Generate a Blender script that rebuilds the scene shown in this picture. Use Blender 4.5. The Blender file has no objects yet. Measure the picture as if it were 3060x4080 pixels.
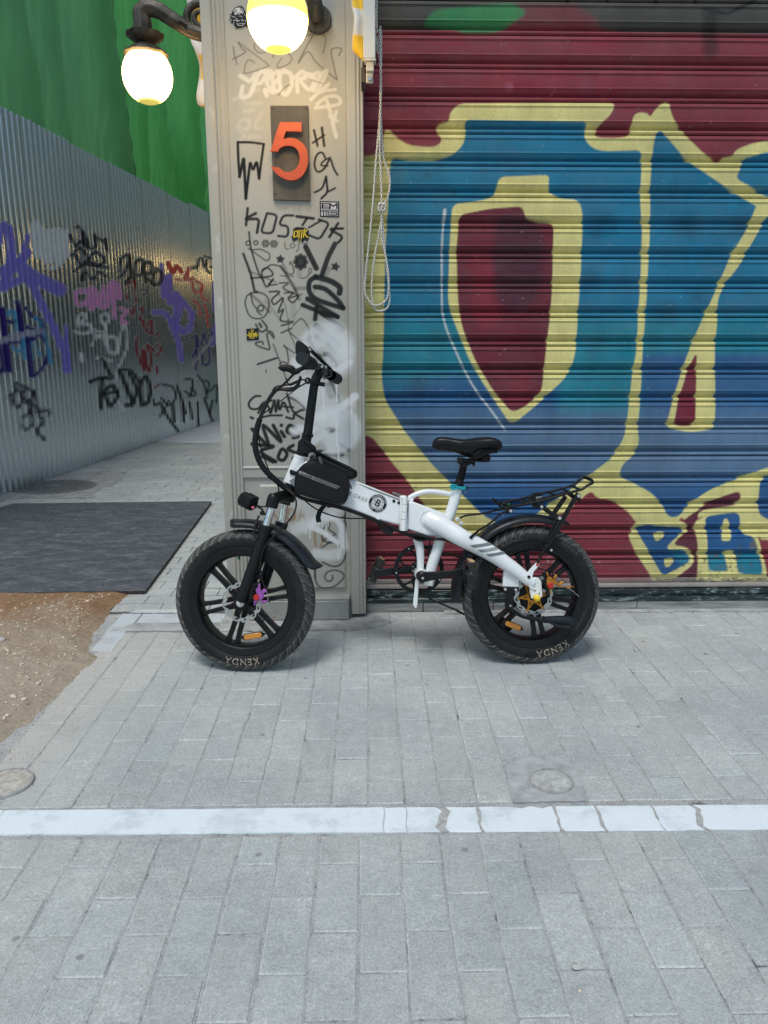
import bpy, bmesh, math, random
import numpy as np
from mathutils import Vector, Matrix, noise
random.seed(7); rng = np.random.default_rng(7)
PI = math.pi; R = math.radians
SC = bpy.context.scene; COL = SC.collection

# ------------------------------------------------------------------ camera
F = 3000.0; PIT = R(12.9); YAW = R(1.2); H = 1.28
cd = bpy.data.cameras.new('camera'); cam = bpy.data.objects.new('camera', cd); COL.objects.link(cam)
cam.location = (0, 0, H); cam.rotation_euler = (PI/2 - PIT, 0, -YAW)
cd.sensor_fit = 'VERTICAL'; cd.sensor_height = 36; cd.sensor_width = 27; cd.lens = 36*F/4080
cd.clip_start = 0.05; cd.clip_end = 500
SC.camera = cam
# ------------------------------------------------------------------ sky, sun, exposure
SC.world = bpy.data.worlds.new('World'); SC.world.use_nodes = True
wn = SC.world.node_tree; bg = wn.nodes['Background']
sky = wn.nodes.new('ShaderNodeTexSky'); sky.sky_type = 'NISHITA'; sky.sun_disc = False
SUN_EL, SUN_AZ = R(66), R(205)
sky.sun_elevation = SUN_EL; sky.sun_rotation = SUN_AZ; sky.air_density = 1.0; sky.dust_density = 1.6; sky.ozone_density = 1.0
_mx = wn.nodes.new('ShaderNodeMix'); _mx.data_type = 'RGBA'; _mx.blend_type = 'MULTIPLY'; _mx.inputs[0].default_value = 1.; _mx.inputs[7].default_value = (.98, 1.03, .945, 1)
wn.links.new(sky.outputs[0], _mx.inputs[6]); wn.links.new(_mx.outputs[2], bg.inputs[0]); bg.inputs[1].default_value = 0.11
sl = bpy.data.lights.new('sun', 'SUN'); sl.energy = 1.3; sl.angle = R(16); sl.color = (1, .985, .965)
so = bpy.data.objects.new('sun', sl); COL.objects.link(so)
sd = Vector((math.sin(SUN_AZ)*math.cos(SUN_EL), math.cos(SUN_AZ)*math.cos(SUN_EL), math.sin(SUN_EL)))
so.rotation_euler = sd.to_track_quat('Z', 'Y').to_euler(); so.location = (0, -3, 8)
SC.view_settings.view_transform = 'Standard'; SC.view_settings.look = 'None'
SC.view_settings.gamma = 1; SC.view_settings.use_curve_mapping = False
SC.view_settings.exposure = 0.48

# ------------------------------------------------------------------ projection helpers (photo pixel -> world point)
_f = np.array([math.sin(YAW)*math.cos(PIT), math.cos(YAW)*math.cos(PIT), -math.sin(PIT)])
_r = np.array([math.cos(YAW), -math.sin(YAW), 0.]); _u = np.cross(_r, _f); CP = np.array([0, 0, H])
def ray(x, y): return _f + _r*(x-1530)/F - _u*(y-2040)/F
def atZ(x, y, z=0.): d = ray(x, y); return Vector(CP + d*(z-H)/d[2])
def atY(x, y, Y): d = ray(x, y); return Vector(CP + d*Y/d[1])
def proj(P):
    q = np.asarray(P) - CP; z = q @ _f
    return 1530 + F*(q @ _r)/z, 2040 - F*(q @ _u)/z
ZM = dict(a=(680,1900,2.0738), b=(1000,1300,2.765), c=(1350,1700,2.5523), d=(1780,1850,2.5523), e=(1100,1330,4.1475),
          f=(2000,2150,3.95), g=(1700,1700,4.1475), h=(1950,1850,3.6867), i=(1440,2100,3.19), P=(850,800,2.0114),
          T=(800,0,2.0738), F=(0,800,1.8433), A=(1400,0,1.), M=(1400,1200,1.), C=(2300,1800,2.1829), S=(860,0,4.1475),
          G=(0,1900,1.58), N=(0,1600,1.659), U=(0,0,1.8433), V=(1400,0,2.765), J=(960,1900,3.072), K=(900,2050,3.0164),
          W=(450,1000,3.402), D=(1400,2400,1.), n=(0,0,1.))
def px(k, x, y): o = ZM[k]; return o[0]+x/o[2], o[1]+y/o[2]
def pxs(k, pts): return [px(k, *p) for p in pts]

# ------------------------------------------------------------------ colour and materials
def lin(c):
    c = c/255.
    return c/12.92 if c <= .04045 else ((c+.055)/1.055)**2.4
def col(r, g, b, k=1.0): return (min(.9, lin(r)*k), min(.9, lin(g)*k), min(.9, lin(b)*k), 1)
class NT:
    def __init__(s, name):
        s.m = bpy.data.materials.new(name); s.m.use_nodes = True; s.t = s.m.node_tree; s.b = s.t.nodes['Principled BSDF']
    def n(s, ty, **kw):
        nd = s.t.nodes.new(ty)
        for k, v in kw.items():
            if k.startswith('i_'): nd.inputs[k[2:].replace('_', ' ')].default_value = v
            else: setattr(nd, k, v)
        return nd
    def l(s, a, b): s.t.links.new(a, b)
    def noise(s, scale, detail=4, rough=.6, stretch=None, obj=True):
        tc = s.n('ShaderNodeTexCoord'); no = s.n('ShaderNodeTexNoise'); no.inputs['Scale'].default_value = scale
        no.inputs['Detail'].default_value = detail; no.inputs['Roughness'].default_value = rough
        src = tc.outputs['Object']
        if stretch:
            mp = s.n('ShaderNodeMapping'); mp.inputs['Scale'].default_value = stretch; s.l(src, mp.inputs[0]); src = mp.outputs[0]
        s.l(src, no.inputs['Vector']); return no.outputs[0]
    def ramp(s, src, stops):
        r = s.n('ShaderNodeValToRGB'); e = r.color_ramp.elements
        while len(e) < len(stops): e.new(.5)
        for q, (p, c) in zip(e, stops): q.position = p; q.color = c if len(c) == 4 else (*c, 1)
        s.l(src, r.inputs[0]); return r.outputs[0]
    def mix(s, fac, a, b, mode='MIX'):
        m = s.n('ShaderNodeMix', data_type='RGBA', blend_type=mode)
        for sock, v in ((m.inputs[0], fac), (m.inputs[6], a), (m.inputs[7], b)):
            if isinstance(v, bpy.types.NodeSocket): s.l(v, sock)
            else: sock.default_value = v
        return m.outputs[2]
    def bump(s, src, dist=.002, strength=1., prev=None):
        b = s.n('ShaderNodeBump'); b.inputs['Distance'].default_value = dist; b.inputs['Strength'].default_value = strength
        s.l(src, b.inputs['Height'])
        if prev is not None: s.l(prev, b.inputs['Normal'])
        return b.outputs[0]
g3 = lambda v: (v, v, v, 1)
def simple(name, c, rough=.5, metal=0., var=.12, sc=30, bump=0., coat=0., stretch=None, bsc=None, emit=None, es=0):
    t = NT(name); no = t.noise(sc, 5, .65, stretch)
    lo = tuple(x*(1-var*2) for x in c[:3])+(1,); hi = tuple(min(1, x*(1+var)) for x in c[:3])+(1,)
    t.l(t.ramp(no, [(.3, lo), (.7, hi)]), t.b.inputs['Base Color'])
    t.b.inputs['Metallic'].default_value = metal
    t.l(t.ramp(t.noise(sc*.6, 4, .6), [(.3, g3(max(0, rough-.1))), (.7, g3(min(1, rough+.12)))]), t.b.inputs['Roughness'])
    if max(c[:3]) < .03: t.b.inputs['Specular IOR Level'].default_value = .26; coat *= .4
    t.b.inputs['Coat Weight'].default_value = coat; t.b.inputs['Coat Roughness'].default_value = .15
    if bump: t.l(t.bump(t.noise(bsc or sc*4, 4, .6), bump), t.b.inputs['Normal'])
    if emit: t.b.inputs['Emission Color'].default_value = emit; t.b.inputs['Emission Strength'].default_value = es
    return t.m
BLK = simple('black paint', (.006, .0063, .0075, 1), .38, sc=60, coat=.15)
BLKM = simple('matt black plastic', (.008, .0085, .010, 1), .55, sc=50, bump=.0004)
FEN = simple('dark grey fender plastic', (.015, .018, .023, 1), .36, sc=14, var=.25)
CRANK = simple('black crank', (.007, .007, .009, 1), .35, sc=40, coat=.2)
SADM = simple('black saddle vinyl', (.006, .0065, .009, 1), .38, sc=40, bump=.0003, bsc=900)
CHROME = simple('chrome', (.72, .72, .72, 1), .18, 1., sc=40)
STEEL = simple('brushed steel', (.5, .5, .49, 1), .35, .85, sc=60)
SILV = simple('silver bolt', (.6, .6, .6, 1), .3, .6)
WHT = simple('white frame paint', (.76, .78, .78, 1), .3, var=.035, sc=9, coat=.35)
WHT2 = simple('white plastic', (.7, .71, .7, 1), .45, var=.05, sc=20)
ORG = simple('orange anodised metal', (.55, .22, .03, 1), .32, .55, var=.1)
PURP = simple('purple anodised metal', (.42, .13, .5, 1), .32, .5, var=.1)
RED = simple('red anodised metal', (.55, .03, .025, 1), .35, .3)
AMB = simple('amber reflector', (.65, .24, .02, 1), .25, var=.15, sc=300, bump=.0006, bsc=700, coat=.5)
AMB2 = simple('pale amber reflector', (.65, .4, .2, 1), .3, var=.15, sc=300)
TEAL = simple('teal anodised metal', (.02, .38, .44, 1), .28, .35)
YEL = simple('yellow cap', (.85, .6, .02, 1), .35)
GRN = simple('green valve cap', (.01, .2, .07, 1), .3, .4)
PINK = simple('pink lamp button', (.7, .15, .25, 1), .3)
DECG = simple('grey decal', (.16, .18, .18, 1), .4, var=.05)
DECN = simple('navy emblem ring', (.008, .01, .02, 1), .4)
TXW = simple('white lettering', (.6, .6, .6, 1), .45, var=.05)
TXG = simple('grey lettering', (.24, .25, .25, 1), .45, var=.08)
TXT = simple('tan tyre lettering', (.32, .27, .21, 1), .75, var=.2, sc=120)
TXD = simple('faint tyre lettering', (.05, .05, .048, 1), .7)
GREY = simple('reflective grey tape', (.22, .23, .24, 1), .4, var=.08)
BAGM = simple('black bag fabric', (.006, .0065, .008, 1), .62, sc=30, bump=.0005, bsc=700)
BAGZ = simple('black piping', (.009, .009, .01, 1), .4)
CABL = simple('black cable', (.012, .012, .013, 1), .4)
CHN = simple('dark chain', (.035, .033, .03, 1), .45, .7)
PEDM = simple('smoked clear plastic', (.02, .02, .022, 1), .12, var=.3, sc=60, coat=.8)

# ------------------------------------------------------------------ mesh builder
def sharp(bm, ang=35):
    a = R(ang)
    for f in bm.faces: f.smooth = True
    for e in bm.edges:
        if len(e.link_faces) == 2 and e.calc_face_angle(0) > a: e.smooth = False
def link(name, me, mats, parent=None, loc=None):
    o = bpy.data.objects.new(name, me); COL.objects.link(o)
    for m in (mats if isinstance(mats, (list, tuple)) else [mats]): me.materials.append(m)
    if parent is not None: o.parent = parent
    if loc is not None: o.location = loc
    return o
def tag(o, label=None, cat=None, group=None, kind=None):
    for k, v in (('label', label), ('category', cat), ('group', group), ('kind', kind)):
        if v: o[k] = v
    return o
def empty(name, loc, label, cat, group=None, mat=None):
    o = bpy.data.objects.new(name, None); COL.objects.link(o); o.empty_display_size = .1
    if mat is not None: o.matrix_world = mat
    else: o.location = loc
    return tag(o, label, cat, group)
def catmull(P, n):
    P = [Vector(p) for p in P]
    if n <= 1 or len(P) < 3: return P
    out = []
    for i in range(len(P)-1):
        a, b, c, d = P[max(0, i-1)], P[i], P[i+1], P[min(len(P)-1, i+2)]
        for k in range(n):
            t = k/n
            out.append(.5*((2*b)+(c-a)*t+(2*a-5*b+4*c-d)*t*t+(3*b-a-3*c+d)*t**3))
    out.append(P[-1]); return out
class MB:
    def __init__(s, M=None): s.bm = bmesh.new(); s.M = M
    def v(s, p): return s.bm.verts.new(s.M @ Vector(p) if s.M else Vector(p))
    def face(s, vs, mi=0):
        try: f = s.bm.faces.new(vs); f.material_index = mi; return f
        except ValueError: return None
    def tube(s, P, r, n=10, sm=4, cap=True, sq=1., mi=0, ref=None):
        k = len(P)
        rs = list(r) if isinstance(r, (list, tuple)) else [r]*k
        C = catmull(P, sm); m = sm if (sm > 1 and k >= 3) else 1
        RR = []
        for i in range(len(C)):
            t = i/m; j = min(k-2, int(t)); RR.append(rs[j]+(rs[j+1]-rs[j])*(t-j))
        T = [(C[min(i+1, len(C)-1)]-C[max(i-1, 0)]).normalized() for i in range(len(C))]
        up = Vector(ref) if ref else (Vector((0, 1, 0)) if abs(T[0].y) < .8 else Vector((0, 0, 1)))
        nrm = (up - T[0]*up.dot(T[0])).normalized(); rings = []
        for i, c in enumerate(C):
            nrm = (nrm - T[i]*nrm.dot(T[i])).normalized(); bn = T[i].cross(nrm)
            rings.append([s.v(c + (nrm*math.cos(2*PI*j/n)*sq + bn*math.sin(2*PI*j/n))*RR[i]) for j in range(n)])
        for a, b in zip(rings, rings[1:]):
            for j in range(n): s.face([a[j], a[(j+1) % n], b[(j+1) % n], b[j]], mi)
        if cap: s.face(rings[0][::-1], mi); s.face(rings[-1], mi)
        return s
    def prism(s, poly, y0, y1, mi=0, inset=0):
        """poly: list of (x,z); extruded along y"""
        a = [s.v((x, y0, z)) for x, z in poly]; b = [s.v((x, y1, z)) for x, z in poly]; n = len(poly)
        s.face(a, mi); s.face(b[::-1], mi)
        for i in range(n): s.face([a[i], b[i], b[(i+1) % n], a[(i+1) % n]], mi)
        return s
    def box(s, c, h, M=None, mi=0):
        c = Vector(c); vs = []
        for dx in (-1, 1):
            for dy in (-1, 1):
                for dz in (-1, 1):
                    d = Vector((dx*h[0], dy*h[1], dz*h[2]))
                    vs.append(s.v(c + (M @ d if M else d)))
        for q in ((0,1,3,2),(4,6,7,5),(0,4,5,1),(2,3,7,6),(0,2,6,4),(1,5,7,3)): s.face([vs[i] for i in q], mi)
        return s
    def lathe(s, prof, n=24, M=None, mi=0, closed=False):
        """prof: (r, y) about the y axis; M places it"""
        rings = []
        for r, y in prof:
            if r < 1e-6: p = Vector((0, y, 0)); rings.append([s.v(M @ p if M else p)])
            else:
                ring = []
                for j in range(n):
                    a = 2*PI*j/n; p = Vector((r*math.cos(a), y, r*math.sin(a))); ring.append(s.v(M @ p if M else p))
                rings.append(ring)
        pr = list(zip(rings, rings[1:]))
        if closed: pr.append((rings[-1], rings[0]))
        for a, b in pr:
            for j in range(n):
                if len(a) == 1 and len(b) == 1: continue
                if len(a) == 1: s.face([a[0], b[(j+1) % n], b[j]], mi)
                elif len(b) == 1: s.face([a[j], a[(j+1) % n], b[0]], mi)
                else: s.face([a[j], a[(j+1) % n], b[(j+1) % n], b[j]], mi)
        return s
    def build(s, name, mat, parent=None, bev=0, ang=35, seg=2, loc=None, recalc=True, split=False):
        if split:
            left = set(s.bm.verts); out = None
            while left:
                st = [left.pop()]; comp = set(st)
                while st:
                    v = st.pop()
                    for e in v.link_edges:
                        w = e.other_vert(v)
                        if w in left: left.discard(w); comp.add(w); st.append(w)
                q = MB(); mp_ = {v: q.bm.verts.new(v.co) for v in comp}
                for f in {f for v in comp for f in v.link_faces}:
                    nf = q.bm.faces.new([mp_[v] for v in f.verts]); nf.material_index = f.material_index
                o = q.build(name, mat, parent, bev, ang, seg, loc, recalc); out = out or o
            s.bm.free(); return out
        if recalc: bmesh.ops.recalc_face_normals(s.bm, faces=s.bm.faces)
        sharp(s.bm, ang); me = bpy.data.meshes.new(name); s.bm.to_mesh(me); s.bm.free()
        o = link(name, me, mat, parent, loc)
        if bev:
            b = o.modifiers.new('bevel', 'BEVEL'); b.width = bev; b.segments = seg; b.limit_method = 'ANGLE'; b.angle_limit = R(40); b.harden_normals = False
        return o
def text_mesh(body, size=1., space=1., extrude=0., bold=.013):
    """flat letter mesh in xy, centred at origin: list of verts, faces"""
    cu = bpy.data.curves.new('lettering', 'FONT'); cu.body = body; cu.size = size; cu.align_x = 'CENTER'; cu.align_y = 'CENTER'
    cu.space_character = space; cu.extrude = extrude; cu.resolution_u = 3; cu.offset = bold*size
    o = bpy.data.objects.new('lettering', cu); COL.objects.link(o)
    dg = bpy.context.evaluated_depsgraph_get(); me = bpy.data.meshes.new_from_object(o.evaluated_get(dg))
    V = [tuple(v.co) for v in me.vertices]; Fc = [tuple(p.vertices) for p in me.polygons]
    bpy.data.objects.remove(o); bpy.data.curves.remove(cu); bpy.data.meshes.remove(me)
    return V, Fc
def add_vf(mb, V, Fc, fn, mi=0):
    vs = [mb.v(fn(*p)) for p in V]
    for f in Fc: mb.face([vs[i] for i in f], mi)

# ------------------------------------------------------------------ painted pattern engine (spray paint / marker on real surfaces, stored as a colour attribute)
def smooth_pts(P, n=6):
    if len(P) < 3: return P
    return [(p.x, p.y) for p in catmull([Vector((x, y, 0)) for x, y in P], n)]
def round_corners(P, lim, closed, it=2):
    for _ in range(it):
        Q = []; n = len(P)
        for i in range(n):
            if not closed and i in (0, n-1): Q.append(P[i]); continue
            p = P[i]; a = P[i-1]; b_ = P[(i+1) % n]
            for o in (a, b_):
                L = math.hypot(o[0]-p[0], o[1]-p[1]) or 1e-6; t = min(.27, lim/L); Q.append((p[0]+(o[0]-p[0])*t, p[1]+(o[1]-p[1])*t))
        P = Q; lim *= .4
    return P
class Paint:
    def __init__(s, X, Y, base):
        s.X = X; s.Y = Y; s.C = np.tile(np.array(base[:3]), (len(X), 1)).astype(float); s.A = np.zeros(len(X))
    def blend(s, idx, a, c):
        a = np.clip(a, 0, 1); c = np.array(c[:3])
        s.C[idx] = s.C[idx]*(1-a[:, None]) + c*a[:, None]; s.A[idx] = s.A[idx]*(1-a)+a
    def dist(s, idx, P):
        x = s.X[idx]; y = s.Y[idx]; d = np.full(len(idx), 1e9)
        for (x0, y0), (x1, y1) in zip(P, P[1:]):
            dx, dy = x1-x0, y1-y0; L = dx*dx+dy*dy+1e-9
            t = np.clip(((x-x0)*dx+(y-y0)*dy)/L, 0, 1)
            d = np.minimum(d, np.hypot(x-x0-t*dx, y-y0-t*dy))
        return d
    def sel(s, P, m):
        xs = [p[0] for p in P]; ys = [p[1] for p in P]
        return np.nonzero((s.X > min(xs)-m) & (s.X < max(xs)+m) & (s.Y > min(ys)-m) & (s.Y < max(ys)+m))[0]
    def stroke(s, k, pts, w, c, soft=2., al=1., curve=False):
        P = pxs(k, pts); z = ZM[k][2]; w = w/z; soft = soft
        if curve: P = smooth_pts(P)
        elif len(P) > 2: P = round_corners(P, 9, False)
        if len(P) == 1: P = [P[0], (P[0][0]+.1, P[0][1])]
        i = s.sel(P, w/2+soft*2)
        if len(i): s.blend(i, (1-np.clip((s.dist(i, P)-w/2+soft)/(2*soft), 0, 1))*al, c)
    def poly(s, k, pts, c, soft=2., al=1., curve=False):
        P = pxs(k, pts)
        if curve: P = smooth_pts(P+[P[0]])
        P = list(P)
        if not curve and len(P) > 4: P = round_corners(P, 15, True)
        i = s.sel(P, soft*2)
        if not len(i): return
        x = s.X[i]; y = s.Y[i]; ins = np.zeros(len(i), bool); n = len(P)
        for a in range(n):
            x0, y0 = P[a]; x1, y1 = P[(a+1) % n]
            if y0 == y1: continue
            cnd = ((y0 > y) != (y1 > y)) & (x < (x1-x0)*(y-y0)/(y1-y0)+x0); ins ^= cnd
        d = s.dist(i, P+[P[0]]); sd_ = np.where(ins, -d, d)
        s.blend(i, (1-np.clip((sd_+soft)/(2*soft), 0, 1))*al, c)
def grid_mesh(name, P, nx, nz, paint, mat, parent=None, smooth=False):
    """P: (nz*nx,3) row-major"""
    j, i = np.meshgrid(np.arange(nz-1), np.arange(nx-1), indexing='ij'); a = (j*nx+i).ravel()
    Fq = np.stack([a, a+1, a+nx+1, a+nx], 1)
    me = bpy.data.meshes.new(name); me.vertices.add(len(P)); me.vertices.foreach_set('co', P.astype(np.float32).ravel())
    me.loops.add(Fq.size); me.loops.foreach_set('vertex_index', Fq.astype(np.int32).ravel())
    me.polygons.add(len(Fq)); me.polygons.foreach_set('loop_start', np.arange(0, Fq.size, 4, dtype=np.int32))
    me.update(calc_edges=True)
    if smooth: me.polygons.foreach_set('use_smooth', np.ones(len(Fq), bool))
    if paint is not None:
        at = me.color_attributes.new('paint', 'FLOAT_COLOR', 'POINT')
        at.data.foreach_set('color', np.concatenate([paint.C, paint.A[:, None]], 1).astype(np.float32).ravel())
    me.validate(); return link(name, me, mat, parent)

# =================================================================== GROUND
def paving_mat():
    t = NT('grey concrete paver'); at = t.n('ShaderNodeAttribute'); at.attribute_name = 'tone'
    spk = t.ramp(t.noise(300, 4, .85), [(.30, g3(.30)), (.43, g3(.92)), (.60, g3(1.06)), (.70, g3(2.0))])
    sml = t.ramp(t.noise(120, 5, .85), [(.32, g3(.74)), (.5, g3(1.)), (.68, g3(1.28))])
    big = t.ramp(t.noise(2.3, 5, .6), [(.3, (.84, .85, .87, 1)), (.7, (1.12, 1.11, 1.08, 1))])
    med = t.ramp(t.noise(28, 6, .75), [(.35, g3(.88)), (.6, g3(1.04)), (.74, g3(1.3))])
    c = t.mix(1., at.outputs['Color'], spk, 'MULTIPLY'); c = t.mix(1., c, sml, 'MULTIPLY'); c = t.mix(1., c, big, 'MULTIPLY'); c = t.mix(1., c, med, 'MULTIPLY')
    tc = t.n('ShaderNodeTexCoord'); sp = t.n('ShaderNodeSeparateXYZ'); t.l(tc.outputs['Object'], sp.inputs[0])
    ad = t.n('ShaderNodeMath', operation='MULTIPLY_ADD'); t.l(t.noise(3.5, 6, .7), ad.inputs[0]); ad.inputs[1].default_value = .9; t.l(sp.outputs[0], ad.inputs[2])
    mr = t.n('ShaderNodeMapRange'); mr.inputs[1].default_value = -.25; mr.inputs[2].default_value = -.95; mr.inputs[3].default_value = 0.; mr.inputs[4].default_value = .72; t.l(ad.outputs[0], mr.inputs[0])
    my = t.n('ShaderNodeMapRange'); my.inputs[1].default_value = 3.6; my.inputs[2].default_value = 3.2; t.l(sp.outputs[1], my.inputs[0])
    mm = t.n('ShaderNodeMath', operation='MULTIPLY'); t.l(mr.outputs[0], mm.inputs[0]); t.l(my.outputs[0], mm.inputs[1])
    dn = t.ramp(t.noise(90, 5, .8), [(.3, (.42, .39, .34, 1)), (.7, (.60, .56, .49, 1))]); c = t.mix(mm.outputs[0], c, dn)
    vo = t.n('ShaderNodeTexVoronoi'); vo.inputs['Scale'].default_value = 5.5; t.l(tc.outputs['Object'], vo.inputs['Vector'])
    c = t.mix(1., c, t.ramp(vo.outputs['Distance'], [(.035, g3(.60)), (.06, g3(1.))]), 'MULTIPLY')
    c = t.mix(1., c, t.ramp(t.noise(6.5, 7, .75, (1, 1.6, 1)), [(.28, g3(.80)), (.42, g3(1.)), (.62, g3(1.)), (.75, g3(1.14))]), 'MULTIPLY')
    t.l(c, t.b.inputs['Base Color']); t.b.inputs['Roughness'].default_value = .88
    n = t.bump(t.noise(420, 3, .8), .0016); n = t.bump(t.noise(45, 5, .7), .002, prev=n); t.l(n, t.b.inputs['Normal'])
    return t.m
PAV = paving_mat()
_t = NT('sandy joint mortar'); _t.l(_t.mix(1., _t.ramp(_t.noise(9, 5, .8), [(.34, (.16, .16, .16, 1)), (.42, (.37, .38, .38, 1)), (.7, (.52, .53, .53, 1))]), _t.ramp(_t.noise(240, 3, .7), [(.35, g3(.5)), (.5, g3(1.))]), 'MULTIPLY'), _t.b.inputs['Base Color']); _t.b.inputs['Roughness'].default_value = .95; _t.l(_t.bump(_t.noise(300, 4, .7), .003), _t.b.inputs['Normal']); JNT = _t.m
GRD = simple('street base concrete', (.22, .22, .21, 1), .95, var=.2, sc=3, bump=.003, bsc=60)
me = bpy.data.meshes.new('ground'); S_ = 120
me.from_pydata([(-S_, -S_, -.03), (S_, -S_, -.03), (S_, S_, -.03), (-S_, S_, -.03)], [], [(0, 1, 2, 3)])
tag(link('ground', me, GRD), kind='structure')

def pavers(name, cells, tone, ch=.0028):
    """cells: (x0,x1,y0,y1); each a chamfered block with its own height, tilt and tone"""
    V = []; Q = []; Tn = []
    for (x0, x1, y0, y1) in cells:
        if x1-x0 < .012 or y1-y0 < .012: continue
        b = len(V); dz = max(-.0008, min(.0016, random.gauss(0, .0007))); tx = max(-.01, min(.01, random.gauss(0, .006))); ty = max(-.007, min(.007, random.gauss(0, .004))); cx, cy = (x0+x1)/2, (y0+y1)/2
        jx = random.gauss(0, .0007); k = tone*random.gauss(1, .032); wv = random.gauss(0, .006)-.008
        rgb = (k*(.97+wv), k*1.015, k*(1.0-wv), 1)
        for (m, z) in ((-.001, -.028), (0, -ch), (ch, 0)):
            for (x, y) in ((x0+m, y0+m), (x1-m, y0+m), (x1-m, y1-m), (x0+m, y1-m)):
                e = random.gauss(0, .0009)
                V.append((x+jx+e, y+e, z+dz+(tx*(x-cx)+ty*(y-cy) if z > -.02 else 0))); f3 = 1.32 if z < -.001 and name == 'pavement' else 1.; Tn.append((rgb[0]*f3, rgb[1]*f3, rgb[2]*f3, 1))
        for L in (0, 4):
            for i in range(4): Q.append((b+L+i, b+L+(i+1) % 4, b+L+4+(i+1) % 4, b+L+4+i))
        Q.append((b+8, b+9, b+10, b+11))
    me = bpy.data.meshes.new(name); me.from_pydata(V, [], Q)
    at = me.color_attributes.new('tone', 'FLOAT_COLOR', 'POINT'); at.data.foreach_set('color', np.array(Tn, np.float32).ravel())
    return tag(link(name, me, PAV), kind='structure')
TONE = .455
PX = .1042; G_ = .0022
def front_y(x): return 3.355 if x < -.02 else 3.425
cells = []
# pavement between the marble strip and the wall: columns running away from the camera, half-lapped
for k in range(-13, 32):
    x0 = -.005 + k*PX; x1 = x0+PX; st = 1.7655+.1215*(k % 2)
    yb = 1.893; yt = 3.19 if x1 < -.69 else front_y((x0+x1)/2)
    if x0 < -1.16: continue
    y = st
    while y < yt:
        a, b = max(y, yb), min(y+.243, yt)
        if b-a > .02: cells.append((x0+G_*(1+random.random()), x1-G_*(1+random.random())*.7, a+G_, b-G_))
        y += .243
# nearer than the marble strip
for k in range(-22, 34):
    x0 = -.027 + k*PX; x1 = x0+PX; y = 1.757
    first = .112 if k % 2 else .224
    yy = [1.757, 1.757-first]
    while yy[-1] > -1.6: yy.append(yy[-1]-.224)
    for a, b in zip(yy[1:], yy[:-1]): cells.append((x0+G_*(1+random.random()), x1-G_*(1+random.random())*.7, a+G_, b-G_))
pavers('pavement', cells, TONE)
cells = []
ry = 3.46; k = 0
while ry < 14.5:
    x = -3.35 + (.118 if k % 2 else 0) + random.uniform(-.02, .02)
    while x < -.62:
        if not (ry < 3.75 and x < -1.27-.15*((k % 3) == 1)): cells.append((x+G_*.7, min(x+.235, -.615)-G_*.7, ry+G_*2.2, ry+.1165-G_*2.2))
        x += .235
    ry += .1165; k += 1
pavers('path', cells, TONE*1.02)
# joint bed, one sheet just below the paver tops
me = bpy.data.meshes.new('joint_bed')
me.from_pydata([(-3.5, -1.7, -.0024), (3.6, -1.7, -.0024), (3.6, 3.43, -.0024), (-3.5, 3.43, -.0024)], [], [(0, 1, 2, 3)])
me2 = bpy.data.meshes.new('alley_joint_bed'); me2.from_pydata([(-3.5, 3.431, -.0034), (-.6, 3.431, -.0034), (-.6, 14.6, -.0034), (-3.5, 14.6, -.0034)], [], [(0, 1, 2, 3)])
tag(link('alley_joints', me2, simple('dark alley joint dirt', (.10, .10, .095, 1), .95, var=.4, sc=9)), kind='structure')
tag(link('paving_joints', me, JNT), kind='structure')

# marble strip, cracked pieces
def marble_mat(name, base, vein, k=1., sc=7, r=.42):
    t = NT(name); n1 = t.noise(sc, 7, .7); c = t.ramp(n1, [(.38, vein), (.5, base), (.9, tuple(min(1, x*1.06) for x in base[:3])+(1,))])
    d = t.ramp(t.noise(90, 4, .7), [(.30, g3(.92)), (.45, g3(1.))]); c = t.mix(1., c, d, 'MULTIPLY')
    t.l(c, t.b.inputs['Base Color']); t.b.inputs['Roughness'].default_value = r
    t.l(t.bump(t.noise(120, 4, .7), .0008), t.b.inputs['Normal']); return t.m
MARB = marble_mat('white marble', (.68, .75, .79, 1), (.56, .62, .66, 1), r=.6)
def slab(mb, poly, z0, z1, ch=.002):
    n = len(poly); c = Vector((sum(p[0] for p in poly)/n, sum(p[1] for p in poly)/n, 0))
    rings = []
    for z, ins in ((z0, 0), (z1-ch, 0), (z1, ch)):
        ring = []
        for i, p in enumerate(poly):
            q = Vector((p[0], p[1], 0)); q += (c-q).normalized()*ins; ring.append(mb.v((q.x, q.y, z)))
        rings.append(ring)
    for a, b in zip(rings, rings[1:]):
        for i in range(n): mb.face([a[i], a[(i+1) % n], b[(i+1) % n], b[i]])
    mb.face(rings[-1]); return mb
mb = MB()
def strip_y(x): return 1.874-.0075*x, 1.766-.010*x      # far and near edge of the strip
cr = [(-2.6,0), (-1.02,0), (.0381,0), (.1,0), (.2,.022), (.30,.006), (.515,.006), (.632,.006), (.79,.003), (.905,.012), (1.25,.003), (1.7,.004), (2.1,.003), (2.6,.003)]
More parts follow.
